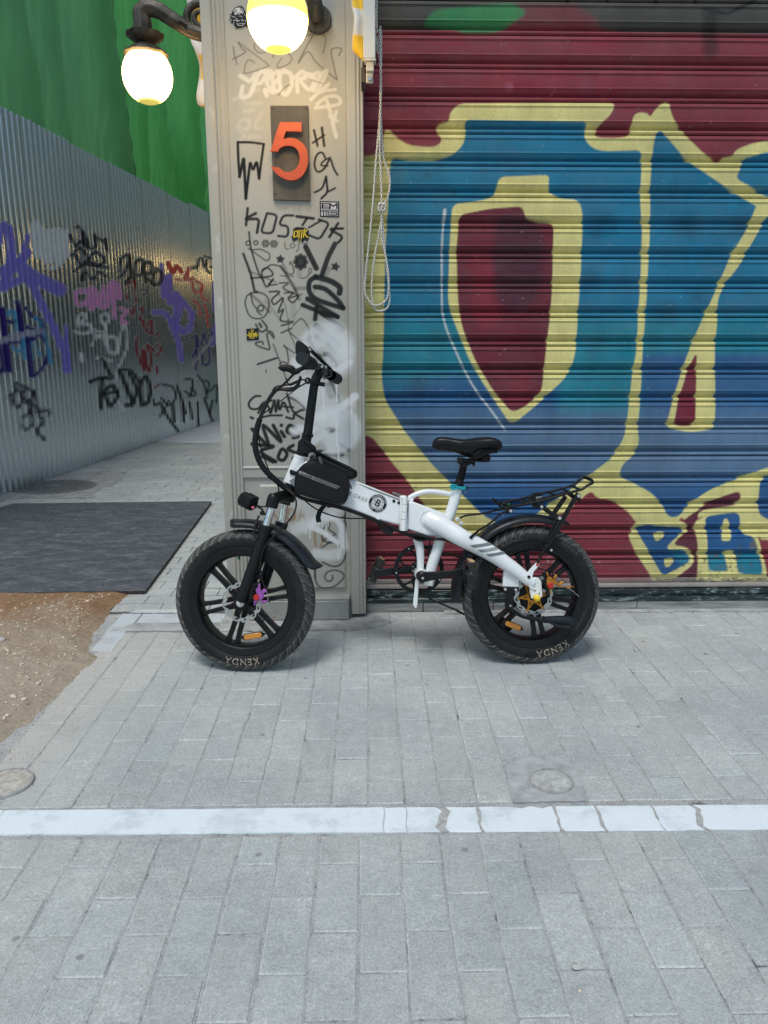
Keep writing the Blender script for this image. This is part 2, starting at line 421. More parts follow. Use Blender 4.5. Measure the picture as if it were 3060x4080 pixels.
for (xa, ga), (xb, gb) in zip(cr, cr[1:]):
    n = 14; L = []; 
    ja = [random.uniform(-.003, .003)*(1 if ga else .2)+(ga/2+.0008) for _ in range(7)]
    jb = [random.uniform(-.003, .003)*(1 if gb else .2)-(gb/2+.0008) for _ in range(7)]
    nn = max(3, int((xb-xa)/.03)); P = []
    for i in range(nn+1): x = xa+ja[0]+(xb+jb[0]-xa-ja[0])*i/nn; P.append((x, strip_y(x)[1]+random.uniform(-.0012, .0012)))
    for q in range(1, 6): x = xb+jb[q]+(.006*(q-3) if gb > .01 else .0015*(q-3)); P.append((x, strip_y(x)[1]+(strip_y(x)[0]-strip_y(x)[1])*q/6))
    for i in range(nn, -1, -1):
        x = xa+ja[6]+(xb+jb[6]-xa-ja[6])*i/nn; chip = -.009 if (.4 < x < .5 and random.random() < .6) else 0
        P.append((x, strip_y(x)[0]+random.uniform(-.0012, .0012)+chip))
    for q in range(5, 0, -1): x = xa+ja[q]+(.006*(q-3) if ga > .01 else .0015*(q-3)); P.append((x, strip_y(x)[1]+(strip_y(x)[0]-strip_y(x)[1])*q/6))
    slab(mb, P, -.028, .0008+random.uniform(-.0008, .0008))
tag(mb.build('kerb_strip', MARB, ang=30), kind='structure')
me = bpy.data.meshes.new('strip_mortar'); me.from_pydata([(-2.6, 1.792, -.0006), (2.6, 1.741, -.0006), (2.6, 1.853, -.0006), (-2.6, 1.892, -.0006)], [], [(0, 1, 2, 3)]); tag(link('strip_mortar', me, simple('crack mortar', (.42, .42, .41, 1), .95, var=.2, sc=60, bump=.002)), kind='structure')
MARB2 = marble_mat('worn white marble', (.50, .54, .57, 1), (.40, .42, .43, 1), r=.6)
mb = MB()
slab(mb, [(-1.175, 2.99), (-1.085, 2.985), (-1.09, 3.19), (-1.18, 3.20)], -.028, .001)
slab(mb, [(-1.182, 3.206), (-1.092, 3.195), (-1.085, 3.425), (-1.178, 3.43)], -.028, .002)
slab(mb, [(-1.078, 3.31), (-.86, 3.31), (-.86, 3.425), (-1.08, 3.425)], -.028, .0012)
slab(mb, [(-.855, 3.312), (-.672, 3.31), (-.675, 3.42), (-.855, 3.425)], -.028, .0018)
tag(mb.build('marble_edging', MARB2, ang=30), kind='structure')
# cement screed patches laid over the pavers
CEM = simple('cement patch', (.40, .405, .40, 1), .95, var=.2, sc=12, bump=.004, bsc=90)
CEM2 = simple('pale cement patch', (.54, .56, .57, 1), .9, var=.12, sc=6, bump=.002, bsc=60)
def patch(name, P, mat, z=.004, sub=.03, rough=.004, wob=.012):
    """irregular flat sheet: polygon with wobbling outline, slight relief"""
    Q = []
    for (x0, y0), (x1, y1) in zip(P, P[1:]+P[:1]):
        n = max(1, int(math.hypot(x1-x0, y1-y0)/sub))
        for i in range(n):
            t = i/n; x = x0+(x1-x0)*t; y = y0+(y1-y0)*t
            Q.append((x+random.uniform(-wob, wob), y+random.uniform(-wob, wob)))
    mb = MB(); top = [mb.v((x, y, z)) for x, y in Q]; bot = [mb.v((x*1.0008, y*1.0008, -.006)) for x, y in Q]
    mb.face(top)
    for i in range(len(Q)): mb.face([top[i], bot[i], bot[(i+1) % len(Q)], top[(i+1) % len(Q)]])
    bmesh.ops.triangulate(mb.bm, faces=mb.bm.faces[:])
    return tag(mb.build(name, mat), kind='structure')
gz = lambda k, pts: [tuple(atZ(*px(k, *p))[:2]) for p in pts]
patch('cement_patch', [(-.68, 3.19), (-.08, 3.19), (.05, 3.23), (.1, 3.29), (.02, 3.40), (-.1, 3.43), (-.69, 3.42)], CEM, .0032, .02, wob=.006)
patch('cement_patch', [(-1.17, 3.205), (-.69, 3.2), (-.69, 3.30), (-1.075, 3.302)], CEM, .0028, .02, wob=.005)
patch('cement_patch', [(-1.15, 3.432), (-.8, 3.43), (-.66, 3.46), (-.66, 3.475), (-1.12, 3.475)], CEM2, .0042, .02, wob=.006)
patch('cement_patch', gz('D', [(608, 622), (760, 612), (870, 620), (905, 690), (945, 795), (640, 800)]), simple('darker cement', (.40, .415, .42, 1), .95, var=.15, sc=25, bump=.003, bsc=200), .0036, .012, wob=.003)
patch('cement_patch', gz('N', [(60, 645), (240, 640), (600, 640), (640, 590), (760, 545), (830, 470), (700, 455), (520, 480), (300, 530), (60, 615), (-300, 700), (-200, 720)]), CEM, .0038, .06, wob=.02)
patch('cement_patch', gz('N', [(1020, 262), (1200, 200), (1350, 150), (1480, 110), (1700, 105), (1700, 272), (1500, 272), (1260, 278)]), simple('wet pale screed', (.62, .67, .70, 1), .5, var=.06, sc=2), .0045, .12, wob=.03)
patch('cement_patch', [(.36, 3.39), (.9, 3.40), (1.6, 3.39), (2.3, 3.40), (2.3, 3.44), (.36, 3.44)], CEM, .0030, .03, wob=.008)

# soil heap with gravel
def soil_mat():
    t = NT('dry soil'); sep = t.n('ShaderNodeSeparateXYZ'); tc = t.n('ShaderNodeTexCoord'); t.l(tc.outputs['Object'], sep.inputs[0])
    add = t.n('ShaderNodeMath', operation='MULTIPLY_ADD'); t.l(t.noise(5, 5, .65), add.inputs[0]); add.inputs[1].default_value = 1.1; t.l(sep.outputs[1], add.inputs[2])
    mr = t.n('ShaderNodeMapRange'); mr.inputs[1].default_value = 3.45; mr.inputs[2].default_value = 4.15; t.l(add.outputs[0], mr.inputs[0])
    spk = t.ramp(t.noise(60, 8, .9), [(.32, g3(.55)), (.52, g3(1.)), (.68, g3(1.35))])
    c = t.mix(mr.outputs[0], (.76, .64, .49, 1), (.56, .33, .18, 1)); c = t.mix(1., c, spk, 'MULTIPLY'); t.l(c, t.b.inputs['Base Color'])
    t.b.inputs['Roughness'].default_value = 1.; n = t.bump(t.noise(24, 8, .85), .05); n = t.bump(t.noise(160, 5, .85), .012, prev=n); t.l(n, t.b.inputs['Normal'])
    return t.m
SOIL = soil_mat()
def edge_x(y):                      # right limit of the soil for a given distance
    K = [(1.9, -1.45), (2.2, -1.24), (2.55, -1.17), (2.93, -1.15), (2.99, -1.225), (3.2, -1.265), (3.45, -1.28), (3.5, -1.30), (3.6, -1.28), (3.7, -1.25), (3.95, -1.3)]
    for (a, xa), (b, xb) in zip(K, K[1:]):
        if y <= b: return xa+(xb-xa)*max(0, (y-a)/(b-a))
    return K[-1][1]
def soil_h(x, y):
    h = .020+.026*noise.fractal(Vector((x*2.2, y*2.2, 0)), .8, 2.2, 5)+.007*noise.noise(Vector((x*22, y*22, 5)))+.004*noise.noise(Vector((x*70, y*70, 2)))
    h = max(h, .004)
    k = min(1, max(0, (y-3.58)/.16)); return h*(1-k)+.004*k
nx, ny = 330, 220; ys = np.linspace(1.55, 4.5, ny); P = []
for y in ys:
    ex = edge_x(y)+.06+.022*noise.noise(Vector((0, y*14, 3)))
    for i in range(nx):
        x = ex-(1-(i/(nx-1)))**1.6*2.6
        dd = max(0, ex-x); e = min(1, dd/.11); fy = min(1, max(0, (y-1.6)/.5))
        h = (soil_h(x, y)+.013)*e*fy-.013*(1-e*.9)-.004*(1-fy)
        if y < 2.0: h -= .006
        P.append((x, y, h))
o = grid_mesh('soil', np.array(P), nx, ny, None, SOIL, smooth=True); tag(o, kind='structure')
# gravel on the soil, one scattered mesh
GRV = simple('gravel stone', (.66, .56, .44, 1), .95, var=.25, sc=20, bump=.002, bsc=200)
def rock(mb, c, r, sq=.6, mi=0):
    ico = bmesh.ops.create_icosphere(mb.bm, subdivisions=1, radius=1.)
    a = random.uniform(0, 2*PI); sx, sy, sz = r*random.uniform(.7, 1.3), r*random.uniform(.7, 1.2), r*sq*random.uniform(.7, 1.1)
    for v in ico['verts']:
        k = random.uniform(.78, 1.15); x, y, z = v.co*k; x, y = x*math.cos(a)-y*math.sin(a), x*math.sin(a)+y*math.cos(a)
        v.co = Vector((c[0]+x*sx, c[1]+y*sy, c[2]+z*sz))
mb = MB()
for _ in range(1500):
    y = 2.15+1.5*random.random()**.9; x = edge_x(y)-.03-abs(random.gauss(0, .33)); r = .002+.005*random.random()**3+(.006 if random.random() < .03 else 0)
    rock(mb, (x, y, (soil_h(x, y)+.0125)*min(1, (edge_x(y)+.06-x)/.11)+.0005), r)
for _ in range(900):
    y = random.uniform(2.0, 3.5); x = edge_x(y)+.02+abs(random.gauss(0, .10)); rock(mb, (x, y, .0008), .001+.003*random.random()**3)
for _ in range(260):
    x = random.uniform(-1.2, 2.0); y = random.choice([random.uniform(.6, 1.75), random.uniform(1.9, 3.35)]); rock(mb, (x, y, .001), .0012+.0022*random.random()**3)
tag(mb.build('gravel', GRV, ang=60), 'small loose stones and grit scattered on the dirt and pavement', kind='stuff')
PEB = simple('pale pebble', (.5, .48, .45, 1), .9, var=.15, sc=60)
for (k, x, y, r, lab) in (('D', 1133, 195, .011, 'pale pebble on the pavement just right of the rear wheel'), ('D', 1413, 206, .012, 'pale angular pebble on the pavement near the right edge, below the shutter'),
        ('D', 300, 330, .006, 'small dark pebble in a joint below the gap between the wheels'),
        ('G', 18, 1097, .022, 'fist sized white stone on the dirt at the left edge')):
    mb = MB(); c = atZ(*px(k, x, y)); rock(mb, (0, 0, r*.4), r); tag(mb.build('pebble', PEB if r != .006 else CEM, loc=(c.x, c.y, .042 if r > .02 else .001), ang=60), lab, 'pebble', 'loose pebbles')
mb = MB(); c = atZ(*px('n', 2292, 3859)); rock(mb, (0, 0, .004), .009); tag(mb.build('pebble', PEB, loc=(c.x, c.y, .001), ang=60), 'pale pebble on the pavers in the foreground below the marble strip', 'pebble', 'loose pebbles')

# dark plywood board lying over the dug-up alley
def ply_mat():
    t = NT('dark film-faced plywood'); a = t.ramp(t.noise(5, 8, .8, (1, 2.4, 1)), [(.34, (.050, .057, .066, 1)), (.52, (.088, .098, .110, 1)), (.70, (.20, .215, .225, 1))])
    b = t.ramp(t.noise(45, 5, .8, (1, 2.6, 1)), [(.36, g3(.6)), (.52, g3(1.)), (.66, g3(1.8))]); t.l(t.mix(1., a, b, 'MULTIPLY'), t.b.inputs['Base Color'])
    t.l(t.ramp(t.noise(25, 4, .6), [(.3, g3(.45)), (.7, g3(.7))]), t.b.inputs['Roughness']); t.l(t.bump(t.noise(90, 4, .7), .001), t.b.inputs['Normal']); return t.m
PLY = ply_mat(); PLE = simple('plywood edge', (.055, .042, .035, 1), .8, var=.3, sc=60)
bq = [atZ(*px('N', 958, 1240), .03), atZ(*px('N', 1398, 652), .03), atZ(*px('N', 90, 664), .03), atZ(*px('N', -260, 760), .03), atZ(*px('N', -420, 1262), .03)]
bc = sum(bq, Vector())/5; mb = MB(); nn = 26
E0 = [bq[0], bq[1], bq[2], bq[3], bq[4]]
ring = []
for a, b in zip(E0, E0[1:]+E0[:1]):
    for i in range(nn): ring.append(a+(b-a)*i/nn)
top = []; bot = []
for p in ring:
    w_ = .0012*math.sin(p.x*3.1)
    top.append(mb.v((p.x-bc.x, p.y-bc.y, .009+w_))); bot.append(mb.v((p.x-bc.x, p.y-bc.y, -.004+w_)))
mb.face(top, 0)
for i in range(len(ring)): mb.face([top[i], bot[i], bot[(i+1) % len(ring)], top[(i+1) % len(ring)]], 1)
mb.face(bot[::-1], 1)
tag(mb.build('plywood_board', [PLY, PLE], loc=(bc.x, bc.y, .012)), 'large scuffed dark plywood board lying flat in the alley over the dirt', 'board')

# manhole cover
IRON = simple('cast iron cover', (.22, .23, .235, 1), .7, .2, var=.25, sc=40, bump=.002, bsc=120)
CEMR = simple('dusty cast iron', (.36, .36, .35, 1), .8, var=.2, sc=40, bump=.002)
def cover(name, c, rad, pattern, label, fill):
    root = empty(name, (c.x, c.y, .004), label, 'manhole cover', 'round covers set in the paving')
    MB().lathe([(rad*.9, .0), (rad*.9, .006), (rad, .005), (rad*1.03, .001), (rad*1.03, -.006)], 56, Matrix.Rotation(PI/2, 4, 'X')).build('rim', IRON if pattern else CEMR, root)
    mb = MB(); mb.lathe([(0, .0035), (rad*.9, .0035)], 56, Matrix.Rotation(PI/2, 4, 'X'))
    if pattern:
        n = 15; st = rad*2/n
        for i in range(n):
            for j in range(n):
                x = -rad+st*(i+.5); y = -rad+st*(j+.5)
                if math.hypot(x, y) > rad*.84: continue
                h = (.42*st, .13*st) if (i+j) % 2 else (.13*st, .42*st); mb.box((x, y, .0055), (h[0], h[1], .003))
        mb.box((0, 0, .006), (rad*.18, rad*.1, .004))
    mb.build('cover_plate', fill, root); return root
cc = (atZ(*px('N', 355, 520))+atZ(*px('N', 355, 618)))/2
cover('manhole_cover', cc+Vector((.02, 0, 0)), .33, True, 'large round iron manhole cover with a raised block pattern by the fence', IRON)
cc = atZ(*px('D', 797, 718)); cover('access_cover', cc, .063, False, 'small round cement filled access cover in the pavement near the marble strip', simple('cement fill', (.44, .45, .44, 1), .95, var=.2, sc=40, bump=.004, bsc=60))
cc = atZ(*px('n', 25, 3125)); cover('access_cover', cc, .075, False, 'small dusty round access cover at the left edge above the marble strip', simple('dusty cement fill', (.47, .44, .39, 1), .95, var=.2, sc=40, bump=.006, bsc=60))

# =================================================================== SHOP BUILDING
YP = 3.36
WALLP = (.43, .42, .375)
def painted_mat(name, rough=.45, grime=.1, metal=False, bump=.0006):
    t = NT(name); at = t.n('ShaderNodeAttribute'); at.attribute_name = 'paint'
    gr = t.ramp(t.noise(7, 6, .7, (1, 1, .35)), [(.3, g3(1-grime*1.6)), (.6, g3(1.)), (.8, g3(1+grime))])
    fine = t.ramp(t.noise(140, 4, .7), [(.28, g3(1-grime*1.5)), (.5, g3(1.))])
    c = t.mix(1., at.outputs['Color'], gr, 'MULTIPLY'); c = t.mix(1., c, fine, 'MULTIPLY'); t.l(c, t.b.inputs['Base Color'])
    t.b.inputs['Roughness'].default_value = rough; t.b.inputs['Specular IOR Level'].default_value = .32
    if metal:
        inv = t.n('ShaderNodeMath', operation='SUBTRACT'); inv.inputs[0].default_value = 1.; t.l(at.outputs['Alpha'], inv.inputs[1]); t.l(inv.outputs[0], t.b.inputs['Metallic'])
        rr = t.n('ShaderNodeMapRange'); rr.inputs[3].default_value = metal; rr.inputs[4].default_value = .42; t.l(at.outputs['Alpha'], rr.inputs[0]); t.l(rr.outputs[0], t.b.inputs['Roughness'])
    t.l(t.bump(t.noise(260, 3, .6), bump), t.b.inputs['Normal']); return t.m
PILM = painted_mat('painted metal cladding', .42, .06)
bld = empty('shop_building', (0, 3.6, 0), 'corner shop with a beige cladding pillar and a graffiti covered roller shutter', 'building')
def bchild(o): o.parent = bld; o.matrix_parent_inverse = Matrix.Translation((0, -3.6, 0)); return o
STUC = simple('beige rendered wall', (.36, .34, .30, 1), .85, var=.12, sc=3, bump=.002, bsc=60)
mb = MB(); mb.box((2.675, 10.1, 2.25), (3.32, 6.5, 2.25)); bchild(mb.build('wall', STUC))
mb = MB(); mb.box((2.675, 3.575, 3.7+1.9), (3.32, .02, .8+1.9)); bchild(mb.build('wall', STUC))  # front slab; its unseen upper part is raised to block sky light
mb = MB(); mb.box((4.2, 3.53, 1.45), (1.8, .06, 1.45))
[bchild(o) for o in [mb.build('wall', STUC)]]

DGL = simple('dark shop glazing', (.02, .022, .025, 1), .12, var=.2, sc=2)
AWM = simple('pale alley render', (.46, .47, .47, 1), .85, var=.1, sc=3, bump=.002, bsc=60)
mb = MB(); mb.box((-.655, 10.1, .42), (.009, 6.48, .42)); mb.box((-.655, 10.1, 3.55), (.009, 6.48, .93)); bchild(mb.build('wall', AWM, split=True))
for k in range(7):
    y0 = 3.9+k*1.78; mb = MB(); mb.box((-.654, y0+.86, 1.74), (.008, .80, .86)); wd_ = bchild(mb.build('window', DGL))
    mb = MB()
    for yy_ in (y0+.03, y0+1.69): mb.box((-.66, yy_, 1.74), (.016, .03, .88))
    mb.build('frame', STUC, wd_, split=True)
# ---- pillar face: a relief grid carrying marker and spray tags
K1 = (.003, .0035, .005); KG = (.06, .055, .05); KB = (.09, .075, .06); WP = (.62, .63, .62); LW = (.66, .645, .60); BR = (.30, .17, .07)
def pillar_paint(p):
    S = lambda k, pts, w, *a, **q: p.stroke(k, pts, w*(1.68 if k == 'P' else 1.32 if k == 'T' else 1.15), *a, **q)
    # top band: thin brown marker tag, cream fat tag, faded white smears
    for pts, w in (([(268,385),(280,470),(300,530)],7), ([(310,350),(340,400),(368,430),(260,490)],7), ([(310,350),(420,430),(540,520),(545,550),(370,605),(362,570),(380,505),(410,495),(445,520)],6),
        ([(480,335),(442,370),(450,410),(500,437),(590,400)],6), ([(620,400),(595,470)],8), ([(690,400),(750,480),(720,530),(640,560),(635,530),(670,480)],6),
        ([(850,290),(940,285),(1030,300),(1010,440)],6), ([(925,295),(860,410),(805,520),(885,425),(960,520),(1125,660)],7), ([(1125,655),(1095,520),(1080,410),(1160,400),(1140,460)],7), ([(775,410),(790,330)],5)):
        S('T', pts, w, KB, 2, .85, len(pts) > 3)
    for pts, w in (([(325,625),(400,670)],28), ([(345,715),(335,800),(400,790),(430,720)],26), ([(420,660),(460,610),(430,740),(480,610),(540,600),(500,680),(440,690)],26), ([(500,590),(580,590),(545,680),(600,760),(530,740),(545,790)],26),
        ([(600,700),(590,630),(640,590),(650,640),(600,700),(620,750),(660,740)],26), ([(690,580),(650,620),(660,730),(700,780),(750,700),(740,610),(690,590)],28),
        ([(780,640),(840,590),(870,640),(800,660),(800,760)],26), ([(830,680),(900,740),(940,640),(880,610),(850,640)],24), ([(900,650),(940,610),(980,610),(930,740)],24), ([(930,750),(1010,600),(1040,600),(960,760)],22),
        ([(910,820),(1070,680),(1000,760)],22), ([(1000,750),(1110,740)],22), ([(950,890),(1140,860),(1130,800),(1040,800),(960,860)],22), ([(1040,830),(1080,960),(1100,1060),(1120,1130)],24), ([(1120,920),(1095,1020)],20), ([(1060,960),(1130,1000)],16)):
        S('T', pts, w, LW, 2.5, .93, len(pts) > 3)
    for pts, w in (([(270,820),(380,780),(480,740)],26), ([(340,760),(360,860),(500,850)],24), ([(360,920),(430,910)],30), ([(300,1060),(340,990),(400,1000),(380,1070),(300,1040),(350,1110)],22), ([(500,930),(440,1060),(510,1060)],24), ([(400,1135),(480,1130)],28), ([(330,1150),(360,1130)],24)):
        S('T', pts, w, LW, 5, .28, len(pts) > 3)
    S('T', [(640,790),(690,720),(740,700)], 7, KB, 2, .7); S('T', [(880,650),(1010,690)], 7, KB, 2, .6)
    # shield, H G 1
    for pts, w in (([(305,1175),(410,1175),(520,1190)],15), ([(305,1175),(310,1320),(320,1460)],17), ([(320,1460),(355,1295),(372,1640)],19), ([(372,1640),(408,1330),(430,1415),(462,1325),(482,1475)],18), ([(482,1475),(500,1330),(520,1190)],16),
        ([(935,1075),(965,1205)],15), ([(1000,1055),(1020,1205)],16), ([(925,1180),(985,1140),(1020,1115)],13), ([(1030,1310),(1005,1250),(955,1275),(935,1360),(960,1430),(1020,1400),(1070,1300),(1100,1400),(1130,1445)],13), ([(1070,1300),(1010,1330),(985,1370),(1050,1370)],11),
        ([(1035,1460),(1005,1560),(940,1590)],13), ([(1035,1460),(1050,1590),(995,1640)],14), ([(1050,1585),(1110,1555)],12)):
        S('T', pts, w, K1, 1.6)
    for pts in ([(645,1700),(670,1755),(685,1705),(700,1755),(715,1700)], [(770,1700),(772,1760)], [(830,1705),(805,1710),(808,1760),(835,1760)], [(808,1735),(830,1733)], [(880,1760),(878,1705),(905,1760),(905,1705)]): S('T', pts, 4, KG, 2, .3)
    # KOSTOK
    for pts, w in (([(275,60),(262,195)],13), ([(340,100),(245,150),(368,143),(350,255)],14), ([(430,100),(512,112),(475,262),(380,255),(430,100)],12), ([(640,118),(560,115),(525,195),(600,200),(598,290),(520,282)],12), ([(668,125),(802,142)],15), ([(750,140),(715,195)],12),
        ([(845,150),(930,178),(852,310),(765,275)],12), ([(765,215),(870,155)],10), ([(1000,180),(930,290)],13), ([(1038,222),(925,225),(1042,290),(1000,335)],13)): S('P', pts, w, K1, 1.6, .95)
    # small doodles
    def ringp(x, y, r, n=14, ph=0): return [(x+r*math.cos(2*PI*i/n+ph), y+r*math.sin(2*PI*i/n+ph)) for i in range(n+1)]
    S('P', ringp(278, 340, 18), 6, K1); S('P', [(325,325),(355,318),(358,350),(328,355),(325,325)], 6, K1)
    for cx, cy in ((418, 342), (485, 345)):
        for q in range(6): S('P', ringp(cx+20*math.cos(q*PI/3), cy+20*math.sin(q*PI/3), 10, 8), 5, K1, 1.4, .9)
    for pts in ([(572,335),(578,390),(605,385)], ringp(635, 360, 18), [(695,345),(675,355),(690,380),(665,405)], [(725,345),(755,340)], [(738,345),(738,375)]): S('P', pts, 7, K1, 1.6, .6)
    # long loops and slashes on the left
    for pts, w, a in (([(285,250),(300,370),(330,480),(365,580),(400,640)],9,.9), ([(280,380),(350,430),(430,480),(450,430),(380,390),(300,395)],6,.9), ([(240,425),(300,590),(330,720),(350,730)],12,.95), ([(280,560),(420,620),(500,650)],6,.7),
        ([(300,620),(470,600),(440,540),(390,560),(400,640),(430,690),(480,625)],9,.9), ([(470,640),(430,680),(510,670)],8,.9), ([(400,560),(460,515),(540,530),(590,600),(650,700),(680,780)],8,.8), ([(450,730),(530,730),(470,790),(490,830),(560,780),(520,890),(560,870)],9,.9),
        ([(560,880),(540,960),(640,970),(545,1000)],9,.85), ([(545,1055),(545,1060),(630,1020)],8,.85), ([(500,720),(570,810),(600,950)],5,.6), ([(600,950),(605,1040),(650,1150),(690,1300)],5,.8), ([(600,1040),(680,1110),(750,1110),(770,1050),(740,980),(700,945),(640,1000)],6,.85),
        ([(270,760),(255,820),(290,920),(370,945),(430,900),(445,800),(400,745),(320,735),(270,760)],7,.9), ([(300,740),(320,830),(380,885),(405,850),(370,840),(350,880),(385,915)],7,.9), ([(300,750),(360,800),(450,890)],14,.5), ([(340,990),(380,1050),(430,1020),(390,960)],9,.9), ([(370,985),(385,1010)],12,.9),
        ([(430,1040),(470,1055),(485,1100),(450,1060),(430,1070),(440,1130),(450,1190),(400,1180),(350,1160),(340,1140),(390,1130),(400,1150)],8,.9), ([(355,1310),(510,1260)],10,.95), ([(423,1355),(423,1378)],6,.9), ([(480,1150),(550,1330),(585,1430)],6,.85), ([(565,1160),(590,1200),(600,1300),(555,1290),(530,1310)],7,.85), ([(565,1160),(650,1220)],6,.8),
        ([(535,520),(560,560),(620,590),(645,560),(620,490),(612,510)],6,.9), ([(540,600),(640,605)],5,.8), ([(570,740),(640,735),(600,780),(680,760),(640,815),(600,790)],8,.9), ([(530,660),(600,660),(560,700),(650,745)],9,.8), ([(585,600),(640,680),(690,790)],20,.35), ([(660,705),(760,700)],18,.4), ([(680,755),(710,750)],6,.8),
        ([(560,520),(580,570)],22,.45), ([(690,600),(690,560)],26,.2), ([(640,820),(640,940)],30,.15), ([(420,800),(540,960)],14,.28), ([(640,930),(880,640)],6,.35), ([(700,620),(740,615),(790,560),(770,540),(765,580)],6,.75)): S('P', pts, w, K1, 1.8, a, len(pts) > 3)
    for cx, cy, r in ((537, 468, 46), (978, 528, 48)):
        p.poly('P', [(cx+(r if q % 2 == 0 else r*.42)*math.cos(q*PI/5-PI/2+(.3 if cx > 900 else .1)), cy+(r if q % 2 == 0 else r*.42)*math.sin(q*PI/5-PI/2+(.3 if cx > 900 else .1))) for q in range(10)], K1, 1.5, .92)
    for q in range(8): p.poly('P', ringp(700+42*math.cos(q*PI/4), 490+48*math.sin(q*PI/4), 21, 10), K1, 1.5, .88)
    p.poly('P', ringp(700, 490, 42, 14), K1, 2, .9)
    S('P', [(740,370),(825,540)], 26, K1, 1.8, .95); S('P', [(975,345),(920,450),(870,595)], 24, K1, 2, .93)
    S('P', [(885,600),(915,545)], 34, K1, 5, .3)
    # the fat diagonal tag on the right
    for pts, w in (([(820,610),(770,650),(775,740),(850,800),(1040,860)],24), ([(820,610),(930,640),(1010,690),(1010,740)],28), ([(815,690),(900,710),(1000,800),(1040,860)],24), ([(755,785),(860,850),(995,930)],24), ([(715,835),(880,900),(990,930)],22), ([(830,850),(815,950)],22),
        ([(860,900),(950,960),(1035,1030),(985,1040)],22), ([(825,1000),(900,1060),(1000,1140),(990,1165)],28), ([(830,1090),(920,1140),(980,1215)],26), ([(895,1230),(930,1220),(970,1290)],22), ([(765,1090),(800,1180),(900,1300),(960,1370)],17), ([(755,1120),(780,1090)],14),
        ([(985,1320),(1000,1360)],18), ([(910,1480),(940,1570)],24), ([(935,1450),(990,1560),(1025,1650),(1030,1700)],18), ([(820,1670),(850,1700),(855,1730)],10), ([(935,1455),(960,1480)],12)): S('P', pts, w, K1, 2., .95, len(pts) > 3)
    # SENAD / NIE ROS in thick marker
    for pts, w in (([(375,1565),(330,1570),(285,1620),(300,1665),(360,1665),(400,1620),(470,1600)],11), ([(360,1700),(400,1640),(440,1650),(460,1700),(490,1600),(500,1690),(520,1600)],12), ([(520,1600),(530,1690),(560,1600),(600,1690)],12), ([(590,1545),(640,1690),(700,1680),(732,1665),(660,1600),(595,1570)],11), ([(560,1650),(640,1655)],9),
        ([(395,1735),(450,1720),(550,1720)],11), ([(585,1735),(650,1755),(640,1700),(725,1750)],12), ([(300,1735),(318,1745)],12), ([(310,1830),(440,1960),(400,1800),(540,1930),(480,1800)],18), ([(545,1800)],18), ([(545,1850),(570,1890)],18), ([(660,1820),(610,1800),(590,1850),(650,1880),(680,1890),(640,1900)],17),
        ([(310,1950),(400,1960),(480,1970),(380,2010),(500,2090)],18), ([(390,2050),(480,2095)],16), ([(540,2000),(520,2060),(560,2080),(590,2030),(560,1990),(540,2000)],17), ([(640,1960),(600,1990),(660,2020),(690,2030),(640,2065)],17), ([(880,1960),(910,1990),(850,2010),(800,2005)],14), ([(1010,1950),(1060,1978)],16), ([(1085,1997)],22), ([(900,2035),(1035,2035)],18), ([(900,1830),(960,1820),(965,1840),(920,1860)],16)): S('P', pts, w, K1, 1.8, .96, len(pts) > 4)
    # white spray clouds and drips
    for pts, w, so_, a in (([(760,1170),(830,1090),(930,1050),(1000,1090),(1040,1180)],110,22,.62), ([(950,1100),(1000,1200),(1020,1290),(960,1330)],120,26,.6), ([(960,1380),(1040,1330),(1095,1290)],30,6,.85), ([(700,1500),(780,1480),(760,1560)],110,24,.55), ([(860,1560),(880,1660),(980,1680)],140,30,.55), ([(820,1740),(960,1690),(1060,1630),(1140,1565)],34,6,.85),
        ([(830,1760),(950,1740),(1060,1760),(1090,1850),(1040,1920),(960,1950)],110,18,.66), ([(800,1840),(690,1830),(650,1850)],40,14,.7), ([(790,1930),(900,1860)],40,12,.7), ([(1050,2100),(990,2160)],50,14,.5), ([(660,1300),(700,1330)],50,16,.6), ([(1120,1560),(1140,1570)],26,4,.6)):
        S('P', pts, w, (.78, .81, .83), so_*.6, min(1, a*1.05), len(pts) > 2)
    for x, y0, y1 in ((880, 1500, 1755), (985, 1460, 1610), (965, 1300, 1370), (960, 1700, 1760), (985, 1700, 1960), (1000, 1950, 2080), (1105, 1600, 1700)): S('P', [(x, y0), (x+3, (y0+y1)/2), (x+5, y1)], 8, (.80, .82, .82), 1.6, .95)
    # lower panel
    for pts, w, a in (([(490,440),(560,400),(640,400),(660,490),(600,530),(560,480),(600,400)],26,.8), ([(740,380),(720,500),(700,540),(760,460),(790,560)],24,.75), ([(900,640),(910,780),(930,880),(990,820),(990,700)],24,.7), ([(400,440),(440,500)],30,.6)): S('J', pts, w, BR, 2.5, a, True)
    for pts, w, a in (([(1270,480),(1200,530),(1280,560),(1280,700)],16,.85), ([(1080,560),(1020,620),(1000,760),(1100,800),(1180,720),(1080,640),(1090,580)],18,.8), ([(1180,700),(1060,740),(1010,780)],20,.8), ([(980,880),(1100,800),(1240,860),(1280,960),(1220,1070),(1120,1090),(1000,1040)],18,.85), ([(910,1050),(905,1229)],16,.85), ([(1280,440),(1270,540)],16,.8)): S('J', pts, w, K1, 2, a, True)
    for pts, w, a in (([(1075,610),(1075,700),(1090,820),(1160,880),(1280,870),(1380,800),(1420,740),(1390,690),(1300,665),(1220,690),(1190,740),(1210,790),(1260,795),(1285,760),(1280,730)],17,.82),): S('K', pts, w, K1, 2, a, True)
